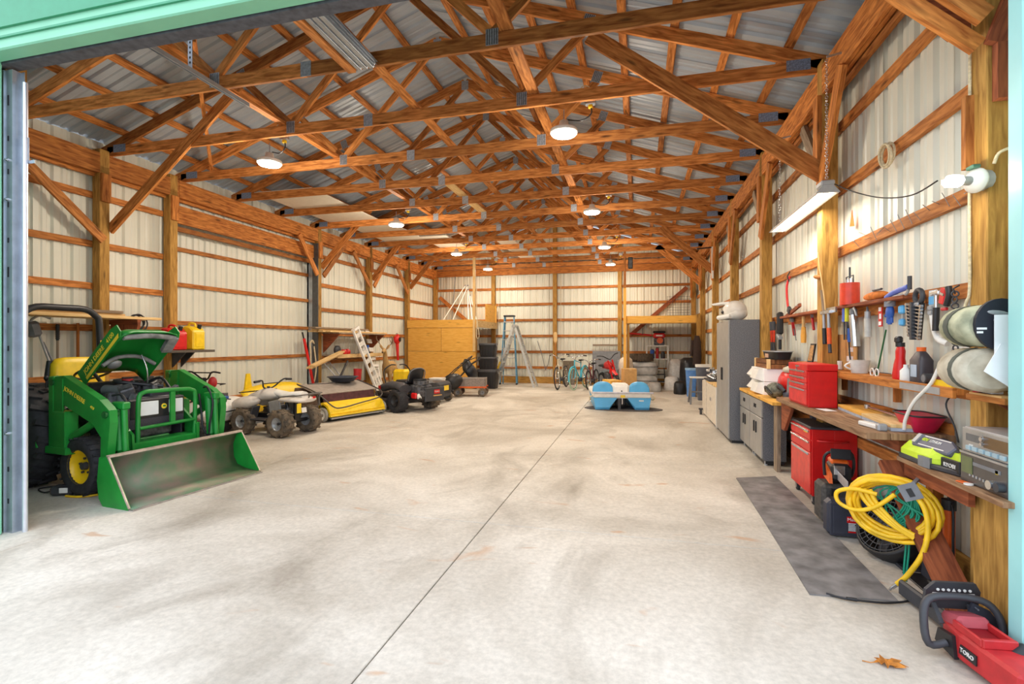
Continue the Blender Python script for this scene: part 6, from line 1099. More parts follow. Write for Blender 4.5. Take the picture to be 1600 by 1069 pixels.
# local x towards the back of the barn, y towards the aisle
P('base', MB().prism([(-.24, -.07), (.26, -.09), (.30, -.02), (.26, .07), (-.05, .10), (-.24, .06)], (0, 0, .0), (1, 0, 0), (0, 1, 0), (0, 0, .03)), DARK, t).modifiers.new('soft', 'BEVEL').width = .006
P('shell', MB().loft([[(x, y, z) for x, y in ((-.22, -.065), (.24, -.085), (.285, -.02), (.25, .065), (-.05, .092), (-.10, .05), (-.22, .045))] if z < .1 else [(x, y, z) for x, y in ((-.20, -.06), (.20, -.08), (.245, -.02), (.20, .045), (-.03, .055), (-.09, .035), (-.20, .03))] for z in (.03, .06, .115)], sm=False), LIME, t).modifiers.new('soft', 'BEVEL').width = .008
BN = V((0, .75, .66)); BV = V((0, -.66, .75)); BO = V((0, .015, .105))
b_ = P('battery', MB().prism([(-.15, -.035), (.15, -.035), (.18, .01), (.15, .055), (-.10, .055), (-.17, .02)], BO, (1, 0, 0), BV, BN*.035), mat('slate battery', (94, 96, 112), .45), t); b_.modifiers.new('soft', 'BEVEL').width = .007
P('latch', MB().prism([(.12, -.02), (.15, -.02), (.15, .045), (.12, .045)], BO, (1, 0, 0), BV, BN*.045), LGREY, b_); txt('40V', .034, BO+V((.075, 0, 0))+BV*.018+BN*.0365, (-1, 0, 0), BV, LIME, b_); txt('LITHIUM', .024, BO+V((-.01, 0, 0))+BV*.018+BN*.0365, (-1, 0, 0), BV, WHITE, b_)
for v0 in (.040, -.022): P('stripe', MB().prism([(-.11, v0), (.10, v0), (.10, v0+.005), (-.11, v0+.005)], BO, (1, 0, 0), BV, BN*.0365), WHITE, b_)
P('corner_foot', MB().prism([(-.07, .10), (-.02, .105), (.03, .10), (-.0, .08), (-.05, .06)], (0, .0, .0), (1, 0, 0), (0, 1, 0), (0, 0, .06)), GREY, t); txt('RYOBI', .032, (-.17, .0655, .045), (-1, 0, 0), (0, 0, 1), WHITE, t); P('side_vent', MB().bx(-.24, -.10, .05, .064, .01, .08, .004), BLACK, t); P('lead', MB().tube([(.14, -.09, .06), (.18, -.13, .13), (.10, -.16, .10), (.02, -.17, .05)], .005, 6, k=5), BLACK, t)
t = T('stereo_receiver', 'silver stereo receiver with glass front on top of the stack at the door jamb', 'stereo', (1.67, 2.97, .932)); P('case', MB().bx(.0, .25, -.17, .17, .0, .125, .004), mat('grey wood vinyl case', (178, 172, 168), .5), t)
fc = P('fascia', MB().bx(-.008, .0, -.17, .17, .0, .12, .002), SILVER, t); P('dial_window', MB().bx(-.011, -.008, -.17, .0, .045, .10), mat('brown dial glass', (104, 78, 48), .15), fc); P('display', MB().bx(-.012, -.008, .03, .135, .058, .095), mat('dark display', (96, 98, 100), .2), fc); P('display_frame', MB().bx(-.010, -.008, .01, .15, .05, .104), SILVER, fc)
kb = MB()
for k in range(6): kb.bx(-.02, -.008, -.16+.05*k, -.125+.05*k, .012, .034, .002)
P('button', kb, mat('pale blue button', (160, 186, 196), .3), fc, stuff=True); P('small_knob', MB().cyl((-.008, .0, .085), (-.025, .0, .085), .012, n=12).cyl((-.008, .0, .06), (-.025, .0, .06), .009, n=12), CHROME, fc); txt('AKAI', .014, (-.0095, .10, .036), (0, -1, 0), (0, 0, 1), WHITE, fc)
t = T('cassette_deck', 'dark smoked tape deck with round knobs at the bottom of the stereo stack', 'stereo', (1.665, 2.97, .772)); P('case', MB().bx(.0, .26, -.175, .175, .0, .158, .004), mat('dark grey vinyl case', (90, 88, 90), .5), t)
fc = P('fascia', MB().bx(-.01, .0, -.175, .175, .0, .155, .004), SMOKE, t); P('silver_edge', MB().bx(-.014, .0, -.175, .175, .148, .158), SILVER, fc); P('meter_strip', MB().bx(-.013, -.01, -.13, .07, .10, .118), GREY, fc); P('tape_window', MB().bx(-.013, -.01, .075, .16, .05, .135), mat('green smoked window', (92, 104, 66), .12), fc); P('amber_lamp', MB().bx(-.013, -.01, -.115, -.095, .098, .115), STICKER, fc)
kb = MB()
for k in range(7): kb.bx(-.013, -.01, .09-.026*k, .10-.026*k, .04-.001*k, .052-.001*k)
P('print_mark', kb, LGREY, fc, stuff=True); P('knob', MB().cyl((-.01, -.10, .045), (-.045, -.10, .045), .022, n=16), CHROME, fc); P('knob', MB().cyl((-.01, -.145, .045), (-.04, -.145, .045), .022, n=16), DARK, fc)
o = simple('key_tag', 'small orange tag with a white end lying on the lower bench', 'tag', (1.635, 3.05, .771), [('tag', MB().box((.0, .03, .003), (.035, .06, .006), (0, 0, 10), .002), ORANGE), ('disc', MB().cyl((.0, -.01, 0), (.0, -.01, .007), .02, n=16), WHITE)])
simple('red_tray', 'magenta red open tray behind the green charger on the bench', 'tray', (1.80, 3.86, .912), [('bowl', MB().loft([rsec(.0, .06, .09, 16, .4), rsec(.11, .10, .16, 16, .4)]), mat('magenta red tray', (200, 24, 70), .4)), ('rim', MB().tube([(q[0], q[1], .112) for q in rsec(0, .10, .16, 20, .4)], .006, 6, True), BLACK)])
simple('magenta_pouch', 'small bright pink pouch on the bench near the post', 'pouch', (1.88, 3.06, 1.058), [('pouch', MB().box((.0, .0, .03), (.06, .09, .06), None, .02), PINK), ('flap', MB().box((.0, -.06, .012), (.05, .06, .02), None, .006), DARK)])
for k, (y0, y1, x0, m, lab) in enumerate(((.0, .58, 1.655, W_PLY, 'tan ceiling tile plank on the workbench beside the red chest'), (-.56, -.005, 1.655, W_PALE, 'pale plank with grey underside on the near end of the workbench'))):
    simple('panel_offcut', lab, 'plank', (x0, 4.36, .912), [('board', MB().bx(0, .22, y0, y1, .022, .045, .002), m), ('foam_backing', MB().bx(.002, .218, y0+.004, y1-.004, .0, .022), mat('grey blue foam backing', (176, 186, 200), .8))], -4)
simple('white_bracket', 'white plastic strip on the bench behind the green charger', 'strip', (1.54, 3.88, .912), [('strip', MB().box((.02, .06, .015), (.05, .24, .03), (0, 0, 8), .006), WHITE), ('clip', MB().box((.03, -.06, .02), (.06, .05, .05), None, .01), LGREY)])
simple('torque_wrench', 'long chrome torque wrench with black grip on the planks', 'wrench', (1.78, 4.0, .958), [('shaft', MB().cyl((0, .05, .015), (.03, .62, .015), .009, n=8), CHROME), ('grip', MB().cyl((-.004, -.08, .016), (.0, .06, .016), .014, n=10), BLACK), ('head', MB().cyl((.032, .66, .0), (.032, .66, .03), .022, n=12), CHROME)])
o = P('white_paper_sheet', MB().box((1.58, 4.86, .912), (.09, .16, .002), (0, 0, 12)), PAPER); tag(o, 'white paper slip on the workbench beside the red chest', 'paper')
# white extension cable draping from the wall to the bench, black lead
o = P('white_cable', MB().tube([(1.86, 3.42, 1.44), (1.80, 3.40, 1.45), (1.74, 3.46, 1.40), (1.72, 3.55, 1.25), (1.70, 3.70, 1.12), (1.69, 3.78, 1.0), (1.69, 3.80, .925)], .011, 8, k=6), WHITE); tag(o, 'thick white cable draping from the wall down to the bench', 'cable')
o = P('black_lead', MB().tube([(1.80, 3.34, 1.36), (1.76, 3.36, 1.24), (1.74, 3.44, 1.14), (1.75, 3.38, 1.02), (1.76, 3.36, .93)], .005, 6, k=6), BLACK); tag(o, 'thin black lead dropping from the wall shelf to the bench', 'cable')
# ---- wall shelf with bottles
t = T('bottle_shelf', 'narrow orange timber shelf along the right wall holding bottles', 'shelf', (1.74, 4.2, 1.20)); P('board', MB().bx(.0, .20, -.86, 1.25, .0, .035, .003), W_BEAM, t); P('front_lip', MB().bx(-.02, .0, -.86, 1.25, -.02, .04, .002), W_BEAM, t); P('steel_rule', MB().bx(-.024, -.0205, -.74, -.28, -.012, .03), LGREY, t)
for y in (-.84, .2, 1.2): P('bracket', MB().bx(.16, .2, y, y+.04, -.16, .0), W_GIRT, t)
t = T('post_shelf', 'short timber shelf in front of the doorway post', 'shelf', (1.68, 2.98, 1.20)); P('board', MB().bx(.0, .24, -.12, .17, .0, .03, .003), W_BEAM, t); P('bracket', MB().prism([(0, 0), (.16, 0), (.16, -.10)], (.08, .10, 0), (1, 0, 0), (0, 0, 1), (0, .03, 0)), W_RED, t); P('tin_ledge', MB().bx(.0, .2, -.10, .14, .03, .04), CARD, t)
def bottle(name, label, y, x, r, h, m, capm, shape='round', cat='bottle', lab=None):
    o = T(name, label, cat, (x, y, 1.236))
    if shape == 'round': P('body', MB().lathe([(r*.95, 0), (r, h*.03), (r, h*.62), (r*.45, h*.82), (r*.42, h*.9)], n=16), m, o)
    else: P('body', MB().loft([rsec(0, r*.6, r, 16, .4), rsec(h*.62, r*.62, r, 16, .4), rsec(h*.80, r*.4, r*.6, 16, .5), rsec(h*.9, r*.28, r*.3, 16, .9)]), m, o)
    P('cap', MB().cyl((0, 0, h*.88), (0, 0, h), r*.42 if shape == 'round' else r*.36, n=12), capm, o)
    if lab: P('front_label', MB().bx(-r*.64, -r*.60, -r*.5, r*.5, h*.15, h*.5) if shape != 'round' else MB().lathe([(r*1.01, h*.15), (r*1.01, h*.5)], n=16, cap=False), lab, o)
    return o
o = T('red_fluid_bottle', 'glossy red curved bottle with a black trigger cap on the bottle shelf', 'bottle', (1.80, 4.10, 1.236)); P('body', MB().loft([[(r*.8*math.cos(a), r*math.sin(a)+dy, z) for a in (2*PI*i/16 for i in range(16))] for z, r, dy in ((0, .055, 0), (.03, .058, 0), (.10, .045, .005), (.15, .034, .0), (.20, .036, -.003), (.23, .026, -.003))]), RED, o); P('cap', MB().cyl((0, 0, .23), (0, 0, .26), .028, n=12).box((-.01, 0, .28), (.04, .06, .05), None, .012), BLACK, o)
bottle('oil_jug', 'dark oil jug with an orange cap and a pale label on the bottle shelf', 3.85, 1.81, .072, .23, mat('dark oil jug', (62, 56, 62), .4), ORANGE, 'flat', 'bottle', mat('pale blue label', (176, 192, 210), .5))
bottle('clear_bottle', 'slim clear bottle between the red bottle and the oil jug', 3.97, 1.86, .03, .23, DARK, WHITE, 'round')
bottle('white_tin', 'small white cone topped bottle in front of the oil jug', 3.945, 1.765, .034, .11, WHITE, WHITE, 'round')
simple('steel_cap', 'round dark steel cap lying right of the oil jug', 'cap', (1.79, 3.72, 1.236), [('drum', MB().cyl((-.03, 0, .032), (.03, 0, .032), .032, n=16), DARK), ('face', MB().cyl((-.032, 0, .032), (-.03, 0, .032), .024, n=16), GREY)])
simple('plastic_pack', 'large clear plastic parts bag leaning on the wall above the shelf', 'bag', (1.88, 3.58, 1.236), [('bag', MB().prism([(-.22, 0), (.17, 0), (.12, .23), (-.17, .235)], (0, 0, 0), (0, 1, 0), (.10, 0, 1), (.015, 0, 0)), mat('cloudy brown bag', (186, 172, 152), .3, var=.2, bump=.4)), ('seal', MB().bx(.018, .03, -.17, .12, .225, .235), WHITE)])
simple('yellow_box', 'low yellow box with a green and red top stripe on the bottle shelf', 'box', (1.775, 3.47, 1.236), [('body', MB().bx(-.04, .05, -.09, .09, 0, .055, .003), YEL), ('stripe', MB().bx(-.042, .052, -.091, .0, .04, .057), JGREEN), ('red_stripe', MB().bx(-.042, .052, .0, .091, .04, .057), mat('brown print', (110, 40, 40), .5))])
simple('green_box', 'tall yellow and green box beside the black jug on the bottle shelf', 'box', (1.78, 3.385, 1.236), [('body', MB().bx(-.03, .04, -.045, .045, 0, .12, .003), YEL), ('green_band', MB().bx(-.032, .042, -.046, .046, .09, .13, .002), mat('bright green print', (110, 196, 60), .5))])
bottle('black_jug', 'tall black jug at the near end of the bottle shelf', 3.37, 1.84, .06, .25, BLACK, BLACK, 'flat')
simple('small_red_tin', 'small red tin with white lid on the post shelf', 'tin', (1.70, 3.08, 1.242), [('tin', MB().cyl((0, 0, 0), (0, 0, .05), .025, n=14), RED), ('lid', MB().cyl((0, 0, .05), (0, 0, .065), .026, n=14), WHITE)])
simple('white_box', 'small white cardboard cube on the post shelf', 'box', (1.72, 3.01, 1.242), [('body', MB().bx(-.025, .025, -.035, .035, 0, .05, .002), PAPER), ('lid', MB().bx(-.026, .026, -.036, .036, .05, .055), WHITE)])
simple('measuring_jug', 'frosted white measuring jug on the far end of the bottle shelf', 'jug', (1.83, 4.85, 1.236), [('jug', MB().lathe([(.06, 0), (.075, .10), (.08, .11)], n=16), mat('frosted white jug', (220, 218, 212), .3)), ('handle', MB().tube([(-.07, 0, .09), (-.11, 0, .06), (-.065, 0, .03)], .008, 6, k=4), WHITE)])
simple('safety_glasses', 'white safety glasses and wire lying on the bottle shelf', 'glasses', (1.80, 4.50, 1.236), [('lens', MB().torus((0, .04, .025), .03, .005, (1, 0, 0)).torus((0, -.04, .025), .03, .005, (1, 0, 0)), WHITE), ('arm', MB().tube([(0, .07, .03), (.08, .08, .02)], .003, 5).tube([(0, -.07, .03), (.08, -.08, .02)], .003, 5), GREY)])
simple('green_rod', 'thin green metal rod standing against the siding above the shelf', 'rod', (1.84, 4.56, 1.236), [('rod', MB().cyl((0, 0, .0), (.04, -.06, .36), .006, n=8), DGREEN), ('ring', MB().torus((0, .02, .03), .028, .004, (1, 0, 0)), DARK)])
# spray bottle, picture, cardboard on the bench back
simple('spray_bottle', 'white spray bottle with a blue trigger behind the red chest', 'bottle', (1.86, 5.68, 1.282), [('body', MB().lathe([(.06, 0), (.065, .02), (.06, .16), (.025, .22), (.02, .25)], n=16), WHITE), ('contents', MB().lathe([(.0615, .02), (.0655, .03), (.0625, .09)], n=16, cap=False), mat('amber liquid', (206, 160, 90), .4)), ('trigger', MB().box((-.02, .02, .28), (.09, .09, .05), (0, 10, 0), .012).box((-.05, .06, .24), (.02, .03, .07), None, .006), BLUE), ('nozzle', MB().box((-.03, .10, .29), (.03, .08, .025), None, .006), WHITE)])
simple('framed_picture', 'small framed print leaning behind the red chest beside the brush', 'picture', (1.80, 6.02, 1.282), [('frame', MB().prism([(-.09, .0), (.07, .0), (.10, .20), (-.04, .20)], (0, 0, 0), (0, -1, 0), (.10, 0, 1), (.014, 0, 0)), BLACK), ('print', MB().prism([(-.07, .015), (.055, .015), (.082, .185), (-.03, .185)], (-.002, 0, 0), (0, -1, 0), (.10, 0, 1), (.003, 0, 0)), mat('tan print', (214, 160, 96), .6, rgb2=(120, 90, 60), scale=40))])
simple('cardboard_sheet', 'brown cardboard sheet with white stickers on the siding behind the red chest', 'cardboard', (1.885, 5.33, 1.24), [('sheet', MB().bx(.0, .012, -.26, .24, .0, .33), CARD), ('sticker', MB().bx(-.003, .0, -.2, -.10, .17, .21).bx(-.003, .0, -.2, -.06, .08, .13), PAPER), ('white_cap', MB().cyl((-.02, .05, .0), (-.02, .05, .08), .022, n=12), WHITE)])
# ---- tools hanging on the rail
t = T('tool_rail', 'reddish timber tool rail on the right wall holding hand tools', 'rail', (1.86, 4.6, 1.77))
P('rail', MB().bx(-.10, .04, -.62, .72, .03, .055, .003), W_RED, t); P('rail', MB().bx(-.10, .04, .99, 2.45, .03, .055, .003), W_RED, t); P('rail_face', MB().bx(.0, .035, -.62, .72, -.05, .03), W_GIRT, t); P('rail_face', MB().bx(.0, .035, .99, 2.45, -.05, .03), W_GIRT, t); P('magnet_strip', MB().bx(-.135, -.12, .48, .76, .0, .05), CHROME, t)
simple('red_canister', 'bright orange red canister with wire handle standing on the tool rail', 'canister', (1.80, 4.97, 1.826), [('body', MB().cyl((0, 0, 0), (0, 0, .19), .075, n=20), mat('orange red paint', (232, 70, 40), .35)), ('valve', MB().cyl((0, -.03, .19), (0, -.03, .23), .02, n=10).cyl((0, .03, .19), (0, .03, .225), .022, n=10), CHROME), ('wire_handle', MB().tube([(0, -.075, .19), (0, -.075, .25), (0, .075, .25), (0, .075, .19)], .005, 6), DARK), ('stem', MB().cyl((0, 0, .19), (0, 0, .33), .008, n=8), DARK)])
simple('scrap_bundle', 'orange cloth roll lying on the tool rail beside the red canister', 'cloth roll', (1.80, 4.48, 1.826), [('roll', MB().ell((0, 0, .035), (.04, .20, .035), 12, 8), mat('orange cloth', (232, 132, 52), .9, var=.25, bump=.4)), ('knife', MB().box((-.02, -.08, .075), (.02, .14, .015), None, .005), DARK)])
simple('bow_saw', 'blue handled hack saw across the top of the tool rail', 'saw', (1.78, 4.08, 1.826), [('handle', MB().tube([(0, .17, .0), (0, .05, .03), (0, -.14, .05)], .02, 8, k=4), mat('periwinkle plastic', (96, 118, 206), .45)), ('frame', MB().tube([(0, .15, -.04), (0, .06, -.0), (0, -.10, .0), (0, -.14, .05)], .01, 8, k=4), LGREY), ('clamp', MB().cyl((0, -.15, .03), (0, -.15, .12), .014, n=8), DARK)])
def hang(name, label, cat, y, z, parts, x=1.83, group=None):
    o = T(name, label, cat, (x, y, z), 0, group)
    for nm, mb, m in parts: P(nm, mb, m, o)
    return o
bolt = lambda: None
for k, (y, lab) in enumerate(((7.62, 'red bolt cutter with black handles, left of a pair by the tall cabinet'), (7.50, 'red bolt cutter with black handles, right of a pair by the tall cabinet'))):
    hang('bolt_cutter', lab, 'bolt cutter', y, 1.80, [('handle', MB().cyl((0, -.02, -.02), (0, -.015, -.14), .02, n=10).cyl((0, .03, -.02), (0, .015, -.14), .02, n=10), DARK), ('shank', MB().bar((0, -.015, -.13), (0, .0, -.30), .035, .02).bar((0, .015, -.13), (0, .01, -.30), .035, .02), mat('orange red paint', (1, 1, 1))), ('jaw', MB().bar((0, -.0, -.30), (0, -.02, -.44), .022, .015).bar((0, .01, -.30), (0, .03, -.44), .022, .015), DARK)], 1.80, 'bolt cutters')
hang('red_strap', 'red ratchet strap hanging from the upper girt', 'strap', 7.05, 2.32, [('webbing', MB().tube([(.03, 0, .02), (.0, .02, -.1), (.0, .0, -.3), (.0, -.06, -.42)], .014, 6, k=4), RED), ('buckle', MB().box((.0, -.09, -.42), (.04, .09, .08), (30, 0, 0), .01), DARK), ('hook', MB().tube([(.03, 0, .08), (.0, .0, .02), (.02, .0, -.05)], .008, 6), BLACK)], 1.85)
hang('pipe_wrench', 'old red pipe wrench hanging beside the dusting brush', 'wrench', 6.75, 1.74, [('handle', MB().bar((0, 0, .0), (0, -.08, -.16), .03, .02), DRED), ('jaw', MB().box((0, .03, .03), (.03, .10, .06), (20, 0, 0), .01), GREY), ('chain', MB().tube([(0, -.05, -.08), (0, -.14, -.22)], .006, 6), GREY)])
hang('angled_batten', 'red brown batten nailed slanting above the tool rail', 'batten', 6.9, 1.84, [('batten', MB().bar((0, .28, -.02), (0, -.34, .10), .025, .04), W_RED), ('nail', MB().cyl((.0, -.30, .09), (-.03, -.30, .09), .004, n=6), GALV)], 1.86)
hang('dusting_brush', 'tan bristle dusting brush hanging from the rail', 'brush', 6.30, 1.77, [('bristles', MB().loft([[(.025*math.cos(a)*s_, .06*math.sin(a)*s_, z) for a in (2*PI*i/12 for i in range(12))] for z, s_ in ((-.10, .75), (-.2, 1), (-.28, .9))]), mat('straw bristle', (226, 164, 70), .9, stretch=(30, 30, 2))), ('handle', MB().cyl((0, 0, .02), (0, 0, -.11), .018, n=8), W_PALE)], 1.82)
hang('scraper', 'red handled scraper hanging right of the dusting brush', 'scraper', 6.02, 1.76, [('handle', MB().cyl((0, .02, .0), (0, -.03, -.13), .014, n=8), DRED), ('blade', MB().bar((0, .04, .06), (0, .02, .0), .03, .005), LGREY)], 1.83)
hang('white_switch_box', 'small white switch box with a red button on the siding', 'switch box', 5.80, 1.62, [('box', MB().box((0, 0, 0), (.05, .16, .10), None, .01), WHITE), ('button', MB().cyl((-.025, .04, 0), (-.035, .04, 0), .022, n=12), RED)], 1.90)
for k, (y, hm, lab) in enumerate(((5.34, BLACK, 'black gripped hammer on the post, left of the orange one'), (5.22, mat('orange rubber grip', (236, 92, 30), .5), 'orange gripped hatchet on the post beside the black hammer'))):
    hang('post_hammer', lab, 'hammer', y, 1.74, [('shaft', MB().cyl((0, 0, .03), (0, -.015, -.12), .014, n=8), LGREY), ('grip', MB().cyl((0, -.015, -.11), (0, -.03, -.26), .019, n=10), hm), ('head', MB().box((0, 0, .04), (.03, .12, .035), None, .006), CHROME)]+([('pommel', MB().cyl((0, -.03, -.26), (0, -.045, -.34), .016, n=8), DARK)] if k else []), 1.715)
hang('fish_lure', 'wooden fishing jig with a bent wire on the post above the hammers', 'jig', 5.42, 2.16, [('body', MB().ell((0, .08, -.02), (.02, .10, .022), 12, 6, (10, 0, 0)), W_TRUSS), ('wire', MB().tube([(0, .06, .22), (0, .02, .05), (0, -.01, .0), (0, -.10, -.22), (0, -.14, -.36)], .006, 6), W_PALE), ('blade', MB().bar((0, -.03, -.16), (0, -.10, -.40), .02, .006), W_GREY)], 1.71)
for k, (y, m, lab) in enumerate(((5.06, mat('periwinkle plastic', (1, 1, 1)), 'blue handled screwdriver on the tool rail'), (5.00, mat('bright yellow grip', (224, 220, 40), .4), 'yellow handled screwdriver on the tool rail'), (4.94, BLUE, 'dark blue file with black tang hanging below the rail'))):
    hang('screwdriver', lab, 'screwdriver', y, 1.74, [('handle', MB().cyl((0, 0, .06 if k < 2 else -.12), (0, 0, -.06 if k < 2 else -.24), .018, n=10), m), ('shaft', MB().cyl((0, 0, -.06 if k < 2 else .05), (0, 0, -.22 if k < 2 else -.12), .007, n=8), DARK)], 1.79)
hang('grease_gun', 'silver grease gun with a black hose hanging from the rail', 'grease gun', 4.85, 1.76, [('barrel', MB().cyl((0, .02, -.03), (0, -.03, -.30), .034, n=16), CHROME), ('lever', MB().tube([(0, .02, .0), (-.02, -.05, .03), (-.02, -.10, -.04)], .009, 6, k=3), LGREY), ('head', MB().box((0, .02, .0), (.05, .06, .06), None, .012), GREY), ('hose', MB().tube([(0, .05, .0), (0, .11, -.12), (0, .10, -.34), (0, .07, -.44)], .007, 6, k=5), BLACK)], 1.79)
hang('caulk_tube', 'pale sealant tube hanging between the grease gun and the red label', 'tube', 4.67, 1.75, [('tube', MB().cyl((0, 0, -.06), (0, -.01, -.21), .026, n=14), mat('pale tube', (200, 198, 190), .4)), ('collar', MB().cyl((0, 0, -.0), (0, 0, -.06), .022, n=12), LGREY), ('nozzle', MB().cyl((0, 0, .0), (0, .01, .04), .012, .006, 10), GREY)], 1.82)
hang('red_label_strip', 'red and white packaged tool strip hanging on the siding', 'package', 4.47, 1.77, [('card', MB().box((0, 0, -.075), (.006, .06, .15)), RED), ('print', MB().bx(-.006, -.003, -.02, .02, -.03, .0).bx(-.006, -.003, -.02, .01, -.09, -.05).bx(-.006, -.003, -.02, .02, -.14, -.11), PAPER)], 1.83)
gv = MB().ell((0, 0, -.06), (.025, .04, .06))
for k in range(4): gv.cyl((0, .03-.02*k, -.1), (0, .035-.022*k, -.155+.01*abs(k-1.5)), .010, n=8)
gv.cyl((0, .035, -.05), (0, .065, -.09), .010, n=8)
hang('work_glove', 'blue rubber palmed work glove hanging under the hack saw', 'glove', 4.25, 1.78, [('glove', gv, BLUE), ('cuff', MB().cyl((0, 0, -.02), (0, 0, .02), .036, n=12), mat('grey knit cuff', (140, 142, 150), .9))], 1.80)
hang('light_blue_clamp', 'light blue clamp between the glove and the spanner rack', 'clamp', 4.10, 1.76, [('bar', MB().bx(-.01, .01, -.01, .01, -.15, .0), LGREY), ('jaw', MB().box((-.01, 0, -.03), (.03, .06, .06), None, .01), SKYB), ('screw_jaw', MB().box((-.01, 0, -.12), (.03, .05, .05), None, .01), SKYB)], 1.82)
wr_ = [('rack', MB().prism([(-.075, .0), (.075, .0), (.045, -.24), (-.035, -.24)], (0, 0, 0), (0, 1, 0), (0, 0, 1), (.02, 0, 0)), BLACK), ('rack_cheek', MB().bx(-.03, .0, -.012, .012, -.24, .01), DARK)]
for k in range(10):
    z = -.012-.023*k; w2 = .085-.0035*k; wr_.append(('spanner', MB().bar((-.012, w2, z+.012), (-.012, -w2-.01, z-.012), .012, .007).cyl((-.02, w2, z+.012), (-.005, w2, z+.012), .012, n=10).cyl((-.02, -w2-.01, z-.012), (-.005, -w2-.01, z-.012), .012, n=10), CHROME))
hang('spanner_rack', 'black rack of chrome spanners hanging on the right wall', 'spanner rack', 3.88, 1.755, wr_, 1.79)
hang('tape_loop', 'grey black pipe clamp ring resting above the spanner rack', 'clamp', 3.86, 1.80, [('ring', MB().torus((0, 0, 0), .045, .016, (1, 0, 0), 22, 8), DARK), ('plate', MB().box((-.02, .0, -.05), (.01, .08, .02), None, .003), LGREY)], 1.80)
hang('tool_package', 'blue and clear blister pack hanging right of the spanner rack', 'package', 3.74, 1.79, [('card', MB().bx(-.004, .0, -.05, .035, -.12, .04), mat('clear pack', (196, 206, 214), .2)), ('blue_card', MB().bx(-.008, -.004, -.03, .03, -.05, -.0), SKYB), ('socket', MB().bx(-.02, -.004, -.02, .02, -.085, -.06).bx(-.02, -.004, -.02, .02, -.115, -.09), LGREY), ('sheet', MB().tube([(0, .0, -.12), (.0, -.02, -.2), (.0, -.06, -.27), (.02, -.12, -.30)], .02, 6, k=4), WHITE)], 1.82)
hang('claw_hammer', 'steel claw hammer with a long black grip hanging near the corner post', 'hammer', 3.66, 1.80, [('head', MB().box((0, .0, .005), (.03, .10, .03), None, .008).bar((0, -.04, .005), (0, -.09, -.015), .02, .015), CHROME), ('shaft', MB().cyl((0, .0, .0), (0, .0, -.09), .012, n=8), CHROME), ('grip', MB().cyl((0, .0, -.085), (0, .008, -.23), .018, n=10), BLACK)], 1.80)
hang('pruning_saw', 'red saw with a curved black handle hanging beside the claw hammer', 'saw', 3.555, 1.81, [('blade_guard', MB().box((0, .04, -.03), (.012, .05, .10), (15, 0, 0), .005), RED), ('handle', MB().tube([(0, -.02, .02), (0, -.03, -.03), (0, .0, -.09)], .018, 8, k=4), BLACK), ('tip', MB().box((0, .02, -.11), (.02, .05, .02), None, .005), DRED)], 1.80)
ch = MB()
for k in range(12): ch.torus((0, .004*math.sin(k*1.3), -.02-k*.035), .016, .0045, (1, .3, 0) if k % 2 else (.3, 1, 0), 12, 6)
hang('chain_length', 'dark hanging chain beside the camouflage rolls', 'chain', 3.45, 1.80, [('chain', ch, DARK), ('hook', MB().tube([(.02, 0, .03), (-.01, 0, .01), (0, 0, -.02)], .005, 6), BLACK)], 1.79)
# camouflage rolls, black oval cap, papers at the corner post
CAMO = mat('camouflage quilt', (206, 204, 170), .85, rgb2=(120, 124, 100), scale=9, bump=.3)
t = T('camo_roll', 'upper rolled camouflage quilt in front of the doorway post', 'roll', (1.675, 3.02, 1.47)); P('roll', MB().loft([[(.13*s_*math.cos(a), y, .105*s_*math.sin(a)+.11) for a in (2*PI*i/22 for i in range(22))] for y, s_ in ((-.10, .8), (-.08, 1), (.10, 1), (.125, .85))]), CAMO, t); P('strap', MB().loft([[(.134*math.cos(a), y, .108*math.sin(a)+.11) for a in (2*PI*i/22 for i in range(22))] for y in (.02, .06)], cap=False), mat('grey green webbing', (90, 94, 84), .8), t)
P('end_cap', MB().loft([[(.015+.105*math.cos(a), y, .125*math.sin(a)+.115) for a in (2*PI*i/24 for i in range(24))] for y in (-.125, -.105)], sm=False), mat('black oval cap', (32, 34, 46), .6), t); P('fish_emblem', MB().ell((.0, -.127, .17), (.045, .003, .012), 14, 6, (0, 8, 0)).prism([(.035, 0), (.065, .02), (.065, -.02)], (.0, -.126, .165), (1, 0, 0), (0, 0, 1), (0, .002, 0)), LGREY, t); txt('Fishing', .03, (.02, -.1265, .142), (1, 0, 0), (0, 0, 1), LGREY, t, shear=.3); P('yellow_patch', MB().bx(.04, .075, -.1275, -.125, .10, .125), STICKER, t); P('white_patch', MB().bx(-.085, -.045, -.1275, -.125, .09, .10).bx(-.085, -.06, -.1275, -.125, .072, .082), PAPER, t)
t = T('camo_roll', 'lower rolled pale camouflage quilt in front of the doorway post', 'roll', (1.675, 3.03, 1.242)); P('roll', MB().loft([[(.14*s_*math.cos(a), y, .11*s_*math.sin(a)+.118) for a in (2*PI*i/22 for i in range(22))] for y, s_ in ((-.11, .8), (-.09, 1), (.09, 1), (.12, .85))]), mat('pale camouflage quilt', (214, 206, 184), .85, rgb2=(168, 156, 134), scale=12, bump=.3), t); P('strap', MB().loft([[(.144*math.cos(a), y, .114*math.sin(a)+.118) for a in (2*PI*i/22 for i in range(22))] for y in (-.04, -.01)], cap=False), mat('grey green webbing', (1, 1, 1)), t)
for k, (x0, z0, x1, z1, lab) in enumerate(((1.655, 1.42, 1.84, 1.655, 'upright white sheet of paper pinned beside the door jamb'), )):
    o = P('paper_sheet', MB().bx(1.65, 1.86, 2.875, 2.878, 1.38, 1.63), PAPER); tag(o, lab, 'paper')
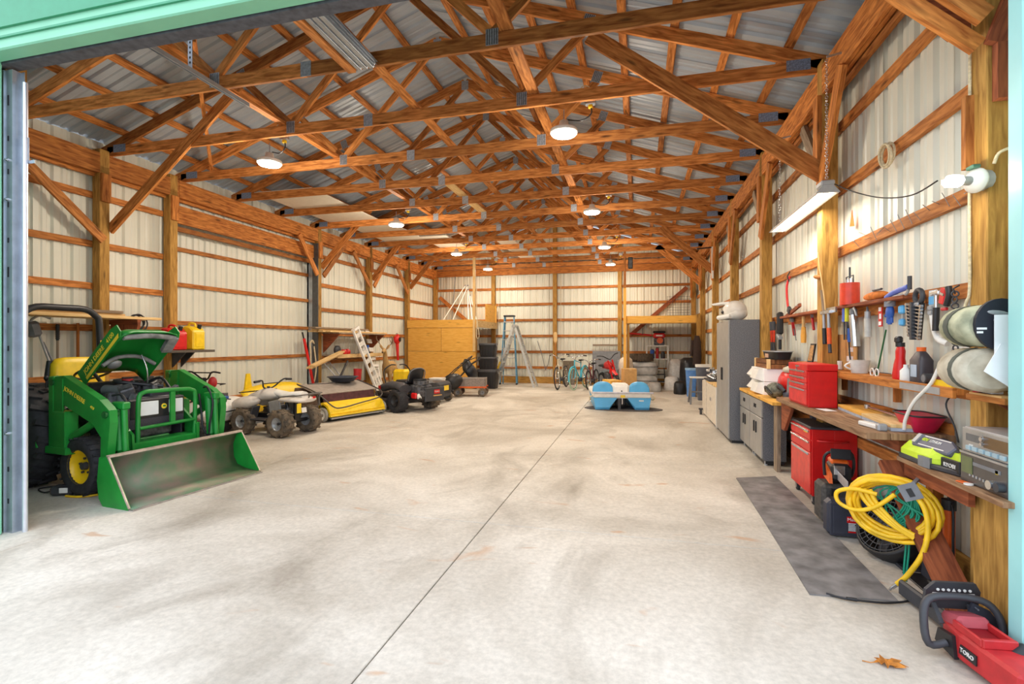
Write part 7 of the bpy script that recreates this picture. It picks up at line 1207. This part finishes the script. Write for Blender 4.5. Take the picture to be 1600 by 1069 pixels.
o = P('paper_sheet', MB().prism([(.0, .0), (.12, -.09), (.26, -.15), (.26, .05), (.07, .13)], (1.60, 2.86, 1.36), (1, 0, 0), (0, .06, 1), (0, .004, 0)), PAPER); tag(o, 'slanting white paper bag folded over the lower camouflage roll', 'paper')
# ---- light fittings on the right
t = T('shop_light', 'white fluorescent shop light hanging on two chains near the right wall', 'light', (1.60, 4.88, 2.80))
P('housing', MB().prism([(-.035, .06), (.035, .06), (.09, .0), (.08, -.005), (.03, .03), (-.03, .03), (-.08, -.005), (-.09, .0)], (0, 0, 0), (1, 0, 0), (0, 0, 1), (0, 1.6, 0)), WHITE, t)
for s in (-1, 1): P('tube', MB().cyl((s*.042, .03, .008), (s*.042, 1.57, .008), .014, n=12), TUBE, t)
for y in (-.01, 1.6): P('end_plate', MB().prism([(-.04, .065), (.04, .065), (.095, -.002), (-.095, -.002)], (0, y, 0), (1, 0, 0), (0, 0, 1), (0, .012, 0)), LGREY, t)
P('switch_box', MB().box((0, .06, .085), (.11, .14, .05), None, .01), LGREY, t)
for y in (.03, 1.52):
    ch = MB(); n_ = int((1.14 if y < 1 else 1.02)/.032)
    for k in range(n_): ch.torus((.0, y, .075+k*.032), .011, .003, (1, .2, 0) if k % 2 else (.2, 1, 0), 10, 5)
    P('chain', ch, CHROME, t); P('chain_hook', MB().bar((.0, y, .075+n_*.032), (.115, y, .075+n_*.032+.02), .015, .015), GALV, t)
ld = bpy.data.lights.new('tube_light', 'AREA'); ld.shape = 'RECTANGLE'; ld.size = .14; ld.size_y = 1.5; ld.energy = 14; ld.color = (1, .93, .80); lo = bpy.data.objects.new('tube_light', ld); COL.objects.link(lo); lo.parent = t; lo.location = (0, .8, -.012)
P('lead', MB().tube([(.05, .0, .07), (.12, -.2, -.06), (.2, -.5, -.2), (.26, -.8, -.27), (.29, -1.05, -.25)], .005, 6, k=6), BLACK, t)
t = T('bulb_fixture', 'round white ceiling rose with a lit spiral bulb on the doorway post', 'lamp', (1.79, 3.19, 2.36)); ax = V((-.85, -.3, -.05)).normalized()
P('junction_box', MB().cyl((0, 0, 0), ax*.05, .055, n=16), LGREY, t); P('rose', MB().lathe([(.0, .05), (.065, .05), (.065, .06), (.04, .085), (.025, .095), (.0, .095)], (0, 0, 0), ax, 20), WHITE, t); P('bulb_base', MB().cyl(ax*.09, ax*.15, .024, n=12), LGREY, t)
d_, a1, b1 = frame(ax); P('spiral_bulb', MB().tube([ax*(.15+.07*k/40)+(a1*math.cos(k*.8)+b1*math.sin(k*.8))*.024 for k in range(41)], .009, 8), mat('lit bulb', (255, 250, 235), .4, emit=14, var=0), t)
P('pull_tab', MB().box(ax*.07+V((0, 0, .07)), (.04, .06, .02), None, .005), mat('green tab', (70, 110, 90), .5), t)
pd = bpy.data.lights.new('bulb_light', 'POINT'); pd.energy = 5; pd.color = (1, .9, .72); pd.shadow_soft_size = .03; po = bpy.data.objects.new('bulb_light', pd); COL.objects.link(po); po.parent = t; po.location = ax*.28
o = P('white_conduit', MB().tube([(1.770, 3.285, 3.9), (1.768, 3.275, 3.2), (1.772, 3.285, 2.7), (1.768, 3.28, 2.42), (1.768, 3.28, 2.2), (1.772, 3.285, 1.8), (1.764, 3.30, 1.72), (1.76, 3.34, 1.62)], .008, 8, k=4), ROPE); tag(o, 'cream cable stapled down the far edge of the doorway post', 'cable')
o = P('white_conduit', MB().tube([(1.80, 3.14, 2.43), (1.815, 3.13, 2.48), (1.86, 3.12, 2.50), (1.90, 3.12, 2.50)], .008, 8, k=4).tube([(1.90, 3.135, 2.42), (1.885, 3.135, 2.1), (1.89, 3.135, 1.9), (1.875, 3.135, 1.7)], .010, 8, k=4), ROPE); tag(o, 'cream cable on the near face of the doorway post beside the jamb', 'cable')
hang('rope_coil', 'small coil of pale rope hung on a girt nail', 'rope', 4.46, 2.95, [('coil', MB().torus((0, 0, 0), .085, .010, (1, .1, 0), 24, 6, ).torus((-.012, .01, .005), .08, .010, (1, -.1, .1), 24, 6).torus((-.02, -.006, -.01), .088, .009, (1, .05, .15), 24, 6), ROPE), ('nail', MB().cyl((.05, 0, .08), (-.03, 0, .085), .004, n=6), GALV)], 1.875)
o = P('orange_flag', MB().prism([(-.05, -.07), (.05, -.05), (.0, .09)], (1.90, 5.2, 2.62), (0, 1, 0), (0, 0, 1), (.004, 0, 0)), ORANGE); tag(o, 'small orange triangular pennant on the siding', 'flag')
nl_ = MB(); rnd = random.Random(12)
for k in range(16): y = 3.4+k*.11; nl_.cyl((1.905, y, 2.38+rnd.uniform(-.05, .05)), (1.84, y-.05, 2.40+rnd.uniform(-.05, .05)), .0025, n=5)
P('bent_nail', nl_, GALV, wr, stuff=True)
